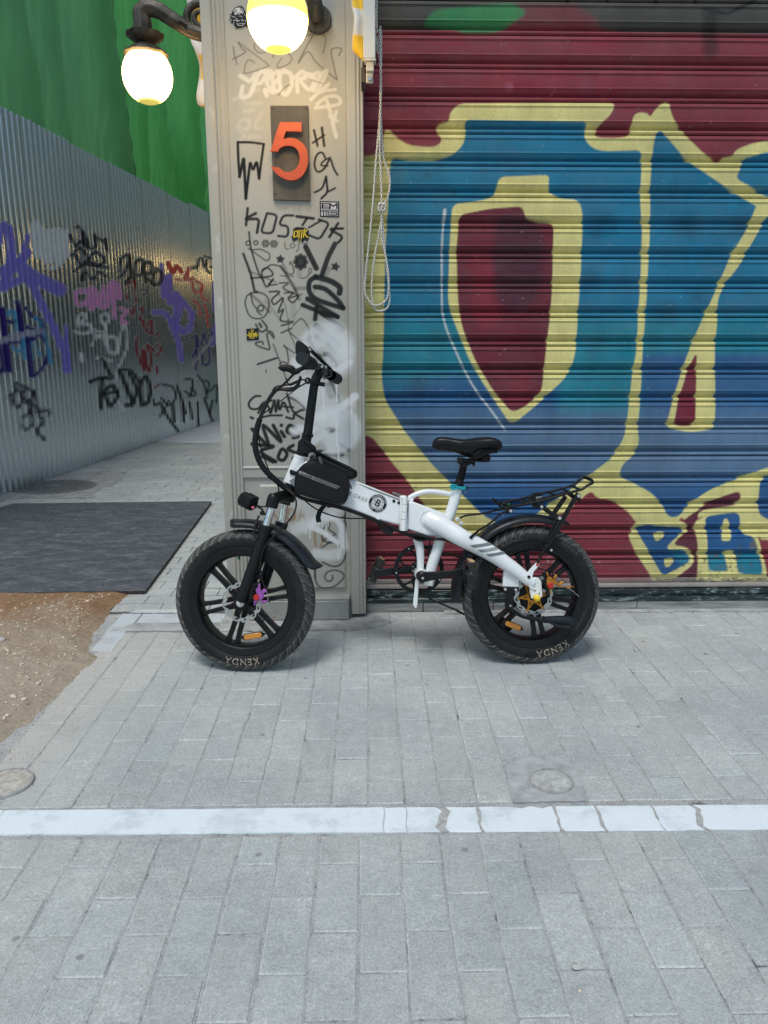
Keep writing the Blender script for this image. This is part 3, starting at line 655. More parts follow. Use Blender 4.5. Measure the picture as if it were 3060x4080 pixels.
    for pts, w, so_, a in (([(660,640),(760,600),(900,560),(1000,480),(1180,400)],120,20,.5), ([(860,590),(940,520),(1080,490),(1180,520),(1240,640),(1260,840)],70,8,.85), ([(880,620),(1000,670),(1180,800)],55,5,.88), ([(930,930),(1060,960),(1180,940)],110,14,.6), ([(700,330),(900,420),(800,560)],160,30,.35), ([(1220,720),(1270,860)],90,14,.6)): S('J', pts, w, (.78, .81, .83), so_*.6, min(1, a*1.05), len(pts) > 3)
    for x, y0, y1 in ((953, 540, 640), (1002, 560, 610), (1040, 520, 650), (1068, 520, 600), (845, 640, 750), (795, 640, 695), (1188, 830, 1005), (1218, 840, 990), (1270, 850, 940), (1135, 450, 540)): S('J', [(x, y0), (x, y1)], 11, (.80, .82, .82), 1.5, .95)
ZT = 2.86
def rail_depth(X, Z):
    """positive = towards the camera, relative to the sunk panel plane"""
    d = np.zeros_like(X)
    rail = (Z > .668) & (Z < .716); d = np.where(rail, .004, d)
    d = np.where((Z >= .712) & (Z < .719), .008, d)
    d = np.where(Z <= .668, -.004, d)
    xr = (X > -.495) & (X < -.108); zr = (Z > .142) & (Z < .635)
    e = np.minimum(np.minimum(X+.495, -.108-X), np.minimum(Z-.142, .635-Z)); d = np.where(xr & zr, -.004+np.clip(e/.003, 0, 1)*.010, d)
    return d
xs = np.arange(-.566, -.0835, .0031); zs = np.concatenate([np.arange(0, 2.0, .0034), np.arange(2.0, ZT, .0034)])
Xg, Zg = np.meshgrid(xs, zs); YB = YP+.013
P = np.stack([Xg.ravel(), YB-rail_depth(Xg, Zg).ravel(), Zg.ravel()], 1); flat = P.copy(); flat[:, 1] = YB-.001
pp = Paint(*proj(flat), WALLP); pillar_paint(pp)
pil = bchild(grid_mesh('pillar_panel', P, len(xs), len(zs), pp, PILM)); pil['label'] = 'flat beige pillar panel covered in marker tags and white spray'
# mouldings either side (profile along x, extruded up)
def moulding(prof, z0, z1, nm):
    xs_ = np.array([p[0] for p in prof]); ds = np.array([p[1] for p in prof])
    # densify
    X2 = []; D2 = []
    for i in range(len(xs_)-1):
        n = max(1, int(abs(xs_[i+1]-xs_[i])/.004)); 
        for k in range(n): X2.append(xs_[i]+(xs_[i+1]-xs_[i])*k/n); D2.append(ds[i]+(ds[i+1]-ds[i])*k/n)
    X2.append(xs_[-1]); D2.append(ds[-1]); zz = np.arange(z0, z1, .006)
    XX, ZZ = np.meshgrid(np.array(X2), zz); DD = np.tile(np.array(D2), (len(zz), 1))
    P = np.stack([XX.ravel(), YP-DD.ravel(), ZZ.ravel()], 1); fl = P.copy(); fl[:, 1] = YP
    p = Paint(*proj(fl), WALLP); 
    if nm == 'r':
        pillar_paint(p)
        for _ in range(5):
            zc = random.uniform(.4, 2.5); X_, Y_ = proj(np.array([[-.063, YP, zc]])); q = (float(X_[0]), float(Y_[0]))
            for k in range(4): p.stroke('n', [(q[0]+random.uniform(-9, 9), q[1]+random.uniform(-20, 20)) for _ in range(3)], 5, LW, 2, .6)
    else:
        for _ in range(7):
            zc = random.uniform(.5, 2.5); X_, Y_ = proj(np.array([[-.63, YP, zc]])); q = (float(X_[0]), float(Y_[0]))
            for k in range(4): p.stroke('n', [(q[0]+random.uniform(-12, 12), q[1]+random.uniform(-25, 25)) for _ in range(3)], 6, (.55, .54, .5), 2, .6)
    return bchild(grid_mesh('moulding', P, len(X2), len(zz), p, PILM))
# d: towards camera relative to YP
moulding([(-.6575, -.35), (-.6575, 0), (-.618, 0), (-.616, -.006), (-.611, -.008), (-.609, .001), (-.603, .003), (-.599, 0), (-.597, -.005), (-.592, -.006), (-.590, -.002), (-.583, -.003), (-.579, -.009), (-.574, -.010), (-.572, -.006), (-.567, -.007), (-.565, -.02)], 0.004, ZT, 'l')
moulding([(-.085, -.02), (-.084, -.004), (-.082, .012), (-.045, .012), (-.043, .007), (-.038, .006), (-.036, .012), (-.031, .012), (-.029, .004), (-.024, .003), (-.022, .008), (-.016, .008), (-.014, -.002), (-.0135, -.15)], .022, ZT, 'r')
# plinth block
mb = MB(); mb.box((-.326, 3.345, .052), (.232, .03, .047)); mb.box((-.326, 3.35, .105), (.235, .032, .006)); bchild(mb.build('plinth', simple('plinth paint', (.33, .335, .32, 1), .5, var=.12, sc=12), bev=.004))
mb = MB(); mb.box((-.33, 3.39, ZT+.2), (.335, .03, .2)); bchild(mb.build('fascia', STUC))

# ---- roller shutter
MAR = (.26, .030, .052, 1); MAR2 = (.28, .014, .04, 1); YELC = (.80, .715, .28); TQ = (.003, .19, .34); TQ2 = (.003, .22, .31); BL = (.02, .125, .30); BL2 = (.10, .195, .33); BL3 = (.010, .105, .29); DK = (.065, .062, .055)
YS = 3.50
def mural(p):
    po = p.poly; S = p.stroke
    po('A', [(-200,118),(300,122),(600,100),(900,95),(1100,125),(1800,140),(2600,150),(2600,1400),(-200,1400)], MAR, 8)
    po('M', [(-200,100),(2600,100),(2600,1300),(-200,1300)], MAR, 8)
    po('A', [(650,20),(900,20),(1000,100),(940,110),(600,125)], MAR, 16, .6)
    po('A', [(280,100),(330,40),(640,12),(705,50),(600,120),(560,133),(440,133),(420,118)], (.03, .24, .075), 7, .95)
    for x, y in ((860, 8), (1020, 4), (1215, 12), (1370, 10)): S('A', [(x, -30), (x, y)], 14, K1, 3)
    S('A', [(1400, 35), (1500, 55), (1610, 0)], 14, K1, 4, .9); S('A', [(1430, 60), (1430, 200)], 60, K1, 14, .6)
    po('A', [(620,300),(1080,310),(1070,400),(640,395)], MAR2, 25, .5); S('A', [(630, 346)], 34, (.35, .1, .16), 6, .6); S('A', [(940, 345)], 60, (.3, .08, .14), 14, .3)
    # yellow field
    Y = YELC
    out = [(-120,610),(60,608),(125,612),(130,520),(150,512),(180,550),(230,580),(330,588),(368,560),(334,525),(345,492),(392,486),(390,450),(430,412),(1053,408),(1036,455),(985,500),(963,546),(1040,552),(1108,545),(1117,490),(1128,450),(1178,448),(1190,470),(1215,428),(1263,396),(1275,462),(1330,540),(1400,610),(1470,652),(1478,626),(1520,624),(1528,598),(1600,570),(1700,556),(2500,500)]
    bot = [(2500,1800),(1659,1790)]
    rt = [(2500,2100),(1660,1975),(1600,1958)]
    po('A', out+[(2500,1830),(1660,1880),(1440,1955),(1270,2100),(1140,2090),(1100,2035),(1030,1990),(975,1985),(957,1952),(900,2000),(860,2040),(700,2080),(520,2150),(430,2160),(320,2060),(235,1930),(160,1840),(78,1735),(-120,1735)], Y, 3)
    po('A', [(-120,600),(95,605),(90,618),(-120,640)], MAR, 5)
    # letters' blue bodies
    b1 = [(157,625),(235,636),(320,640),(400,620),(446,580),(458,520),(448,478),(945,484),(922,545),(960,592),(1010,603),(1158,598),(1150,800),(1158,900),(1152,1100),(1140,1299),(1135,1400),(1120,1480),(1102,1640),(1088,1740),(1040,1822),(950,1892),(880,1945),(720,2060),(600,2095),(520,2050),(430,1960),(330,1860),(215,1722),(132,1590),(120,1500),(127,1400),(135,1000),(147,800)]
    po('A', b1, TQ, 2.5)
    b2 = [(1225,510),(1268,560),(1335,640),(1410,690),(1535,775),(1612,822),(1659,840),(2500,840),(2500,1800),(1659,1862),(1560,1900),(1430,1950),(1340,2012),(1305,2060),(1258,2060),(1240,2010),(1190,1960),(1110,1918),(1065,1898),(1078,1850),(1130,1812),(1148,1760),(1140,1720),(1150,1600),(1160,1400),(1175,1200),(1190,900),(1190,720),(1205,560)]
    po('A', b2, TQ, 2.5)
    po('A', [(1562,632),(1659,605),(2500,560),(2500,800),(1659,790),(1600,748),(1530,712),(1546,680)], TQ, 2.5)
    # tonal changes of the spray inside the blue, clipped to the blue area
    blue = (np.abs(p.C-np.array(TQ)).sum(1) < .015)
    def inside(fn, c, a=1.):
        ins = np.nonzero(blue)[0]; m = fn(p.X[ins], p.Y[ins])
        p.blend(ins, m*a, c)
    st = lambda v, a, b: np.clip((v-a)/(b-a), 0, 1)
    inside(lambda x, y: st(y, 1230, 1300), TQ2); inside(lambda x, y: st(y+25*np.sin(x*.011), 1470, 1560)*st(2250-x, -40, 40)*(1-st(x, 2200, 2260)*st(1680-y, 0, 30)), BL)
    inside(lambda x, y: st(y, 1395, 1425)*st(x, 2540, 2570), BL); inside(lambda x, y: st(y, 1600, 1680), BL2); inside(lambda x, y: st(y, 1865, 1960), BL3)
    for x, y, w in ((2950, 900, 60), (2400, 880, 70), (2730, 900, 70), (1810, 770, 20), (1660, 1540, 60), (2360, 940, 50), (2780, 1180, 60), (2350, 1110, 60), (1700, 700, 20), (2650, 1250, 60)):
        i = p.sel([(x-w, y-w), (x+w, y+w)], 0); i = i[blue[i]]; d = np.hypot((p.X[i]-x)/1.3, (p.Y[i]-y)*.8); p.blend(i, np.clip(1-d/w, 0, 1)*.45, (.004, .035, .07))
    # centre of the first letter
    po('A', [(590,705),(790,697),(784,735),(792,772),(830,790),(907,797),(922,860),(915,1050),(900,1299),(893,1400),(876,1465),(848,1510),(740,1612),(638,1696),(600,1640),(520,1520),(468,1430),(428,1330),(400,1260),(385,1200),(390,1000),(396,900),(402,815),(530,797),(570,780),(580,740)], Y, 2.5)
    inn = [(430,856),(550,832),(682,822),(690,860),(710,880),(806,890),(803,1000),(800,1150),(790,1270),(778,1370),(758,1560),(700,1615),(640,1645),(560,1550),(490,1430),(440,1300),(425,1200),(418,1000)]
    po('A', inn, col(112, 28, 50), 2.5)
    po('A', [(590,850),(740,880),(770,1000),(740,1200),(640,1245),(570,1180),(560,1000)], col(78, 28, 50), 14, .85); po('A', [(480,1010),(560,1030),(570,1180),(600,1260),(540,1320),(470,1240)], MAR2, 18, .6); po('A', [(600,1500),(740,1480),(690,1600),(640,1620)], MAR2, 20, .5)
    S('A', [(372,838),(362,950),(360,1100),(366,1262),(412,1390),(480,1530),(560,1640),(612,1712)], 8, (.66, .7, .72), 2, .9, True); S('A', [(372,838),(368,885)], 13, (.66, .7, .72), 3, .9)
    # second letter's inner stroke
    po('A', [(1625,800),(1659,800),(1720,812),(1659,858),(1600,960),(1550,1050),(1490,1130),(1458,1190),(1459,1250),(1447,1400),(1450,1600),(1447,1710),(1350,1722),(1252,1706),(1268,1640),(1290,1560),(1315,1480),(1350,1380),(1390,1290),(1450,1160),(1510,1020),(1580,905),(1612,822)], Y, 2.5)
    po('A', [(1376,1400),(1374,1500),(1370,1692),(1330,1700),(1284,1694),(1300,1600),(1340,1470)], col(125, 28, 55), 2.5)
    # bottom letters
    po('C', [(886,566),(960,464),(1157,327),(1441,218),(1657,135),(2600,-150),(2600,900),(1640,800),(1560,720),(1400,560),(1100,560),(960,600)], Y, 2.5)
    po('C', [(920,610),(960,560),(1060,505),(1100,460),(1250,390),(1425,335),(1412,455),(1060,515),(1045,570),(1062,600),(1006,612),(1002,640),(1030,720),(1045,800),(1045,1000),(1040,1150),(815,1150),(900,1060),(985,1000),(1022,940),(1000,870),(930,822),(825,814),(900,730),(965,690),(960,640)], col(100, 30, 52), 3)
    yl = [(400,470),(530,600),(488,635),(470,700),(440,722),(470,800),(520,900),(600,1020),(640,1080),(652,1150),(815,1150),(700,1000),(700,700),(800,600),(800,480)]
    po('C', [(530,600),(490,632),(478,690),(440,722),(470,800),(520,900),(600,1020),(640,1080),(650,1150),(815,1150),(900,1060),(985,1000),(1022,940),(1000,870),(930,822),(825,814),(900,730),(965,690),(960,640),(920,610),(800,570),(600,560)], Y, 3)
    po('C', [(530,650),(625,630),(735,655),(930,665),(898,712),(820,780),(775,830),(800,852),(930,850),(976,915),(976,950),(900,1000),(745,1082),(700,1010),(640,900),(600,830),(558,760),(514,680)], BL3, 2.2)
    po('C', [(800,852),(930,850),(976,915),(976,950),(900,1000),(880,960),(820,880)], TQ2, 8, .7)
    po('C', [(660,705),(722,688),(760,705),(750,742),(692,782),(666,752)], Y, 2); po('C', [(754,928),(830,915),(840,952),(790,1012),(755,990)], Y, 2)
    po('C', [(1005,612),(1110,560),(1400,500),(1590,560),(1560,700),(1640,1000),(1660,1150),(1042,1150),(1050,800)], Y, 3)
    po('C', [(1110,566),(1200,548),(1410,522),(1420,690),(1452,722),(1540,738),(1562,850),(1600,950),(1612,1072),(1480,1066),(1400,1050),(1386,960),(1375,855),(1270,862),(1290,960),(1306,1035),(1142,1036),(1135,900),(1130,750),(1115,640)], BL3, 2.2)
    po('C', [(1135,900),(1280,900),(1306,1035),(1142,1036)], TQ2, 6, .9); po('C', [(1380,890),(1580,890),(1612,1072),(1400,1050)], TQ2, 6, .9)
    po('C', [(1265,590),(1300,572),(1330,640),(1342,760),(1300,780),(1243,768),(1265,680)], Y, 2)
    po('C', [(1590,240),(1700,205),(2600,100),(2600,700),(1700,605),(1640,580),(1575,540),(1572,430)], BL3, 2.5)
    po('C', [(1590,755),(1680,770),(2400,800),(2400,1150),(1690,1150),(1640,960)], MAR, 3)
    po('C', [(1500,790),(1540,760),(1575,850),(1500,860)], (.13, .13, .12), 3, .85)
    # chips and scuffs down to metal
    for _ in range(330):
        x = random.uniform(1460, 3060); y = random.uniform(150, 2290)**1.0; r = random.uniform(1.5, 4); S('n', [(x, y), (x+random.uniform(-6, 6), y+random.uniform(-3, 3))], r, random.choice([(.35, .33, .3), (.05, .05, .05), (.5, .47, .44)]), 1.5, .55)
    for _ in range(90):
        x = random.gauss(2880, 90); y = random.gauss(2250, 40); S('n', [(x, y), (x+random.uniform(-10, 10), y+random.uniform(-6, 6))], random.uniform(2, 7), (.12, .11, .09), 2, .7)
    for _ in range(60):
        x = random.gauss(2240, 45); y = random.gauss(2250, 18); S('n', [(x, y), (x+random.uniform(-10, 10), y+random.uniform(-5, 5))], random.uniform(2, 4), (.4, .3, .3), 2, .6)
prof = [(0, .003), (.02, .0095), (.05, .0125), (.09, .0115), (.12, .0065), (.14, .0015), (.147, -.012), (.163, -.012), (.168, .0085), (.175, .0105), (.255, .0112), (.262, .0145), (.272, .0145), (.28, .0105), (.40, .0118), (.56, .0118), (.715, .0108), (.722, .0145), (.734, .0145), (.742, .0095), (.80, .0075), (.86, .003), (.90, -.004), (.94, -.010), (.985, -.0125), (.993, -.002)]
zl = []; dl = []; z0 = .147; k = 0; PZ = .1265
prof_f = []
for (fa, da), (fb, db) in zip(prof, prof[1:]):
    m_ = max(1, int((fb-fa)/.034)); prof_f += [(fa+(fb-fa)*q/m_, da+(db-da)*q/m_) for q in range(m_)]
prof_f.append(prof[-1])
NP_ = 22
for k in range(NP_):
    ztop = z0+(k+1)*PZ-.0165
    seq = [(ztop-f*PZ, d) for f, d in prof_f][::-1]
    for z, d in seq:
        if z > .148: zl.append(z); dl.append(d)
zl = [.147]+zl; dl = [.010]+dl
o_ = np.argsort(zl); zl = np.array(zl)[o_]; dl = np.array(dl)[o_]
xs = np.arange(-.045, 2.35, .0042); Xg, Zg = np.meshgrid(xs, zl); Dg = np.tile(dl[:, None], (1, len(xs)))
Dg = Dg*1.15+.0006*np.sin(Xg*9+Zg*31)
P = np.stack([Xg.ravel(), YS-Dg.ravel(), Zg.ravel()], 1); fl = P.copy(); fl[:, 1] = YS-.012
mp = Paint(*proj(fl), DK); mural(mp)
SHM = painted_mat('spray painted steel slats', .6, .16, bump=.0004)
_t = NT('x'); bpy.data.materials.remove(_t.m); _t.m = SHM; _t.t = SHM.node_tree; _t.b = SHM.node_tree.nodes['Principled BSDF']; _t.b.inputs['Specular IOR Level'].default_value = .2
_src = _t.b.inputs['Base Color'].links[0].from_socket; _dm = _t.ramp(_t.noise(4.5, 8, .8, (1, 1, 2.5)), [(.35, g3(.04)), (.6, g3(.16)), (.75, g3(.34))]); _t.l(_t.mix(_dm, _src, (.22, .21, .20, 1)), _t.b.inputs['Base Color'])
shut = empty('roller_shutter', (0, 0, 0), None, None); shut.parent = bld; shut.matrix_parent_inverse = Matrix.Translation((0, -3.6, 0)); shut['label'] = 'closed steel roller shutter sprayed with large blue, yellow and maroon letters'
grid_mesh('slat_curtain', P, len(xs), len(zl), mp, SHM, shut)
# bottom bar, with the end of the mural on it
barp = [(.146, .012), (.142, .016), (.128, .016), (.124, .013), (.119, .013), (.117, .020), (.108, .024), (.1, .024), (.0985, .01)]
zz = np.array([b[0] for b in barp])[::-1]; dd = np.array([b[1] for b in barp])[::-1]; zz2 = np.linspace(zz[0], zz[-1], 26); dd2 = np.interp(zz2, zz, dd)
xs = np.arange(-.01, 2.35, .006); Xg, Zg = np.meshgrid(xs, zz2); P = np.stack([Xg.ravel(), YS-np.tile(dd2[:, None], (1, len(xs))).ravel(), Zg.ravel()], 1)
bp = Paint(*proj(P), (.30, .265, .25)); bp.poly('n', [(1400, 2280), (2590, 2285), (2585, 2318), (1400, 2300)], MAR, 10, .5)
bp.poly('n', [(2600, 2280), (2680, 2285), (2670, 2315), (2600, 2312)], YELC, 4, .8); bp.poly('n', [(2780, 2280), (3400, 2285), (3400, 2318), (2775, 2316)], YELC, 4, .8)
for _ in range(260): x = random.uniform(2600, 3060); y = random.uniform(2296, 2318); bp.stroke('n', [(x, y), (x+random.uniform(-14, 14), y+random.uniform(-3, 3))], random.uniform(2, 6), (.16, .14, .11), 1.5, .7)
grid_mesh('bottom_bar', P, len(xs), len(zz2), bp, SHM, shut)
# threshold: dark veined marble steps on a stone base
DM = NT('dark veined marble'); w1 = DM.ramp(DM.noise(11, 8, .85, (1, 1, 3)), [(.40, (.008, .014, .016, 1)), (.54, (.018, .032, .034, 1)), (.60, (.30, .36, .37, 1)), (.64, (.02, .034, .036, 1))])
w2 = DM.ramp(DM.noise(45, 6, .8), [(.5, g3(1.)), (.68, g3(2.2))]); DM.l(DM.mix(1., w1, w2, 'MULTIPLY'), DM.b.inputs['Base Color']); DM.b.inputs['Roughness'].default_value = .3
mb = MB(); mb.box((1.17, 3.525, .081), (1.183, .062, .0145)); mb.box((1.17, 3.51, .0545), (1.183, .078, .0105)); bchild(mb.build('threshold', DM.m, bev=.003))
STN = simple('grey stone base', (.33, .33, .32, 1), .9, var=.3, sc=5, bump=.004, bsc=40, stretch=(1, 1, 8))
mb = MB()
for xa, xb in ((-.012, .26), (.262, .60), (.602, 1.3), (1.302, 1.95), (1.952, 2.35)): mb.box(((xa+xb)/2, 3.51, .018), ((xb-xa)/2-.0006, .074+random.uniform(0, .002), .025))
bchild(mb.build('stone_base', STN, bev=.003))

# =================================================================== FENCE AND TARP
q0 = Vector((-3.089, 6.249, 0)); fd = Vector((.688, 6.502, 0)).normalized(); fn_ = Vector((fd.y, -fd.x, 0))
fence = empty('hoarding_fence', q0, 'tall corrugated galvanised sheet fence covered in graffiti tags along the alley', 'fence')
def fence_paint(p):
    S = lambda k, pts, w, *a, **q: p.stroke(k, pts, w*1.18, *a, **q)
    PU = (.25, .21, .78); LG = (.80, .86, .90); NV = (.025, .015, .20); CY = (.06, .36, .66); PK = (.80, .36, .74); DR = (.24, .008, .025); RD = (.58, .035, .02); GW = (.82, .88, .90); V = .95
    for pts, w in (([(-30,330),(10,200),(60,210),(90,330),(80,450),(30,520),(-30,500)],60), ([(0,600),(60,560),(120,480),(180,420),(215,380)],46), ([(150,440),(210,260)],34), ([(130,470),(250,560),(370,620),(445,655)],84), ([(0,640),(130,590),(200,560)],50), ([(40,650),(40,560)],30),
        ([(210,580),(280,700),(330,800),(390,920),(440,1030),(480,1130),(495,1240)],52), ([(495,1240),(488,1080),(494,920)],26), ([(1195,570),(1200,700)],40), ([(1240,560),(1245,740),(1290,700),(1330,760),(1290,900),(1340,960)],44), ([(1130,820),(1220,830),(1270,940),(1310,1040),(1330,1170)],36), ([(1300,700),(1390,800),(1400,900),(1360,960)],36), ([(1290,680),(1290,950)],34), ([(1425,820),(1400,960)],22), ([(1575,610),(1580,800)],34), ([(1600,850),(1560,1050)],34), ([(1185,470),(1190,540)],22)):
        S('F', pts, w, PU, 3, V, len(pts) > 3)
    for pts, w in (([(262,170),(258,280),(285,400)],44), ([(290,190),(320,290),(350,440)],44), ([(345,230),(420,220),(480,225)],30), ([(370,240),(370,430)],56), ([(430,240),(440,440)],60), ([(485,240),(490,400)],34), ([(355,500),(430,482)],18)): S('F', pts, w, LG, 3, V)
    for pts, w in (([(510,250),(560,330),(600,290),(640,340),(610,230),(650,320)],22), ([(560,200),(590,200),(620,330),(700,340),(690,250)],22), ([(700,270),(760,300),(790,370),(770,280)],20), ([(530,400),(590,350),(640,420),(600,480),(560,400)],22), ([(640,450),(690,380),(740,400),(770,440),(720,470),(640,440)],22), ([(540,520),(620,470),(700,480),(790,490)],20), ([(600,590),(620,520),(680,580),(720,520),(770,550)],20), ([(600,350),(620,590)],18)): S('F', pts, w, (.018, .018, .03), 3, .93, True)
    for pts, w in (([(880,520),(890,430),(950,400),(930,500),(880,560)],22), ([(950,420),(960,530),(930,600)],22), ([(990,540),(1000,450),(1050,440),(1040,540),(990,540)],22), ([(1070,600),(1060,470),(1110,460),(1110,530),(1060,540),(1130,620)],22), ([(1150,500),(1190,540),(1170,610),(1120,600),(1140,520)],22), ([(1020,655),(1080,655)],13), ([(1045,690),(1080,680)],14), ([(920,600),(980,560),(1000,620)],18)): S('F', pts, w, (.014, .016, .016), 4, .94, True)
    for pts, w in (([(625,660),(570,670),(555,730),(590,765),(640,740)],30), ([(660,640),(650,740),(680,790),(690,650),(710,760)],32), ([(720,750),(760,640),(740,770),(790,760),(800,620),(790,760)],32), ([(830,600),(840,850)],34), ([(860,610),(890,720),(850,700)],28), ([(880,790),(930,810),(890,870),(930,900),(890,890)],24)): S('F', pts, w, PK, 3, V, len(pts) > 3)
    for pts, w in (([(570,920),(580,850),(620,830),(625,870),(590,900),(660,910),(670,960),(600,975),(560,960)],16), ([(765,830),(735,860),(760,900),(800,880),(790,835),(765,830)],14), ([(770,910),(775,1050)],20), ([(690,950),(750,965)],12), ([(690,985),(750,990)],12), ([(680,1060),(700,1010),(760,1010),(780,1060)],12), ([(800,1100),(790,1010),(850,1010),(860,1110),(800,1110)],18), ([(870,1110),(890,960),(910,910),(935,960),(930,1080),(860,1260),(845,1330)],13), ([(600,1130),(610,1170)],26), ([(715,1155),(815,1175)],15), ([(850,1400),(870,1480),(915,1550)],14)): S('F', pts, w, GW, 4, .88, True)
    for pts, w in (([(925,620),(990,590),(985,680),(1000,740)],16), ([(920,680),(945,750)],14), ([(955,800),(975,840),(985,775)],16), ([(1020,800),(1050,790),(1030,870),(1060,880)],18), ([(1040,880),(1080,960),(1120,970),(1110,880),(1080,930)],20), ([(1010,1000),(1005,1100),(1060,1240),(1040,1100)],22), ([(1060,1100),(1090,1250),(1110,1150),(1080,1060),(1130,1100)],22), ([(1150,970),(1180,1000)],18), ([(1150,1050),(1185,1090),(1150,1140)],18), ([(1150,1215),(1160,1265)],16), ([(1140,1370),(1175,1345)],14)): S('F', pts, w, DR, 4, .92, len(pts) > 2)
    for pts, w in (([(1235,460),(1270,540),(1290,470),(1330,520)],28), ([(1280,575),(1325,582)],10), ([(1350,580),(1390,480),(1370,590),(1420,570)],16), ([(1410,600),(1420,670),(1470,670),(1500,620),(1440,590)],15), ([(1480,640),(1480,720),(1530,730)],15), ([(1415,735),(1460,750),(1465,860),(1480,820)],14), ([(1500,760),(1540,860),(1510,840),(1535,930)],14)): S('F', pts, w, RD, 3, .92)
    for pts, w in (([(1410,495),(1450,485)],14), ([(1450,500),(1460,420),(1490,420),(1500,500),(1520,420),(1510,500),(1540,530)],14), ([(1500,405),(1575,430)],12), ([(1545,485),(1580,490),(1580,525)],12)): S('F', pts, w, (.014, .012, .014), 3, .93)
    for pts, w in (([(20,800),(30,1000),(70,1240)],44), ([(120,740),(150,880),(160,960)],34), ([(40,880),(110,900),(150,840)],24), ([(190,790),(240,850),(300,880),(330,960),(280,960),(200,930)],26), ([(200,1000),(210,1150),(230,1280)],40), ([(200,1030),(300,990),(345,1080),(330,1200),(250,1290)],24), ([(0,1090),(40,1230),(0,1260)],34), ([(0,1050),(150,1040),(260,1010)],26)): S('F', pts, w, NV, 3, V, len(pts) > 3)
    for pts, w in (([(60,830),(90,810),(130,880),(130,940)],30), ([(260,860),(295,890),(290,930)],26), ([(100,1080),(130,1110),(170,1060)],26), ([(330,950),(350,1080),(378,1190)],26), ([(170,1000),(180,1150)],24), ([(230,1040),(245,1160)],20), ([(260,1050),(290,1130)],20)): S('F', pts, w, CY, 3, .9, len(pts) > 2)
    for pts, w in (([(120,740),(150,880),(160,960)],30), ([(20,800),(30,1000),(70,1240)],34)): S('F', pts, w, NV, 3, V)
    S('F', [(-20, 1040), (60, 1010), (150, 985), (295, 960)], 40, (.42, .44, .6), 3, .85)
    for pts, w in (([(60,1440),(110,1400),(120,1340),(180,1370),(240,1400)],20), ([(110,1400),(95,1470),(130,1520),(160,1450),(130,1390)],20), ([(190,1370),(160,1430),(210,1470),(250,1400)],20), ([(180,1480),(250,1500),(290,1560),(250,1420)],20), ([(160,1600),(220,1560),(240,1640),(180,1680),(160,1640)],18), ([(270,1550),(370,1535),(355,1580)],18), ([(280,1580),(320,1620),(270,1690),(325,1750)],20), ([(230,1480),(220,1560)],22)): S('F', pts, w, (.014, .017, .019), 5, .93, len(pts) > 3)
    for pts, w in (([(665,1330),(740,1300),(820,1300),(790,1240),(750,1160)],26), ([(745,1310),(745,1520)],28), ([(800,1500),(770,1400),(830,1360),(860,1440),(810,1510)],26), ([(880,1260),(900,1300),(940,1400),(970,1490),(930,1500)],28), ([(880,1240),(960,1250),(1020,1330)],24), ([(950,1270),(1000,1380),(980,1480)],24), ([(1040,1480),(1030,1360),(1070,1290),(1100,1370),(1090,1470),(1040,1500)],26), ([(760,1420),(860,1400)],22)): S('F', pts, w, (.012, .015, .016), 4, .95, True)
    for pts, w in (([(1125,1460),(1130,1510),(1180,1480)],16), ([(1200,1350),(1270,1370),(1290,1450),(1240,1500),(1190,1450)],15), ([(1180,1490),(1240,1600),(1310,1690)],18), ([(1300,1360),(1340,1480),(1360,1560)],18), ([(1360,1310),(1410,1320),(1400,1420),(1360,1400)],15), ([(1380,1440),(1450,1420),(1400,1380)],14), ([(1450,1280),(1500,1340),(1520,1450)],14), ([(1500,1320),(1540,1330),(1520,1420)],13), ([(1540,1400),(1600,1340),(1590,1480)],13), ([(1270,1500),(1280,1620)],20), ([(1340,1500),(1350,1620)],20), ([(1390,1480),(1410,1600)],16), ([(1450,1480),(1455,1650)],16), ([(1500,1450),(1560,1620)],16), ([(1560,1470),(1540,1560)],16), ([(1240,1470),(1180,1580)],14)): S('F', pts, w, (.012, .014, .015), 3, .92, len(pts) > 3)
    for pts, w in (([(1400,1010),(1450,980),(1460,1050),(1410,1150)],18), ([(1440,1010),(1440,1240)],16), ([(1480,1060),(1500,960),(1520,1050)],16), ([(1480,1120),(1490,1210),(1540,1200),(1540,1080)],16), ([(1600,1000),(1605,1160)],12), ([(1540,940),(1560,980)],14)): S('F', pts, w, NV, 3, .9)
    S('F', [(1420, 1195), (1500, 1090), (1570, 1000)], 15, (.45, .45, .6), 3, .8); S('F', [(1180, 0), (1185, 210)], 12, (.35, .38, .4), 2, .6)
    S('F', [(1560, 1300), (1620, 1500)], 110, (.03, .16, .14), 40, .4)
FM = NT('galvanised corrugated steel'); at = FM.n('ShaderNodeAttribute'); at.attribute_name = 'paint'
gs = FM.ramp(FM.noise(26, 5, .8), [(.3, g3(.84)), (.7, g3(1.08))]); FM.l(FM.mix(1., at.outputs['Color'], gs, 'MULTIPLY'), FM.b.inputs['Base Color'])
FM.b.inputs['Specular IOR Level'].default_value = .25
iv = FM.n('ShaderNodeMapRange'); iv.inputs[3].default_value = .88; iv.inputs[4].default_value = 0.; FM.l(at.outputs['Alpha'], iv.inputs[0]); FM.l(iv.outputs[0], FM.b.inputs['Metallic'])
rr = FM.n('ShaderNodeMapRange'); rr.inputs[3].default_value = .25; rr.inputs[4].default_value = .5; FM.l(at.outputs['Alpha'], rr.inputs[0]); FM.l(rr.outputs[0], FM.b.inputs['Roughness'])
FM.l(FM.bump(FM.noise(4, 2, .5, (1, 1, .3)), .004, .10), FM.b.inputs['Normal'])
RP = .0872; rprof = [(0, 0), (.028, .0), (.056, 0), (.059, .017), (.061, .0185), (.074, .0185), (.076, .017), (.082, 0)]
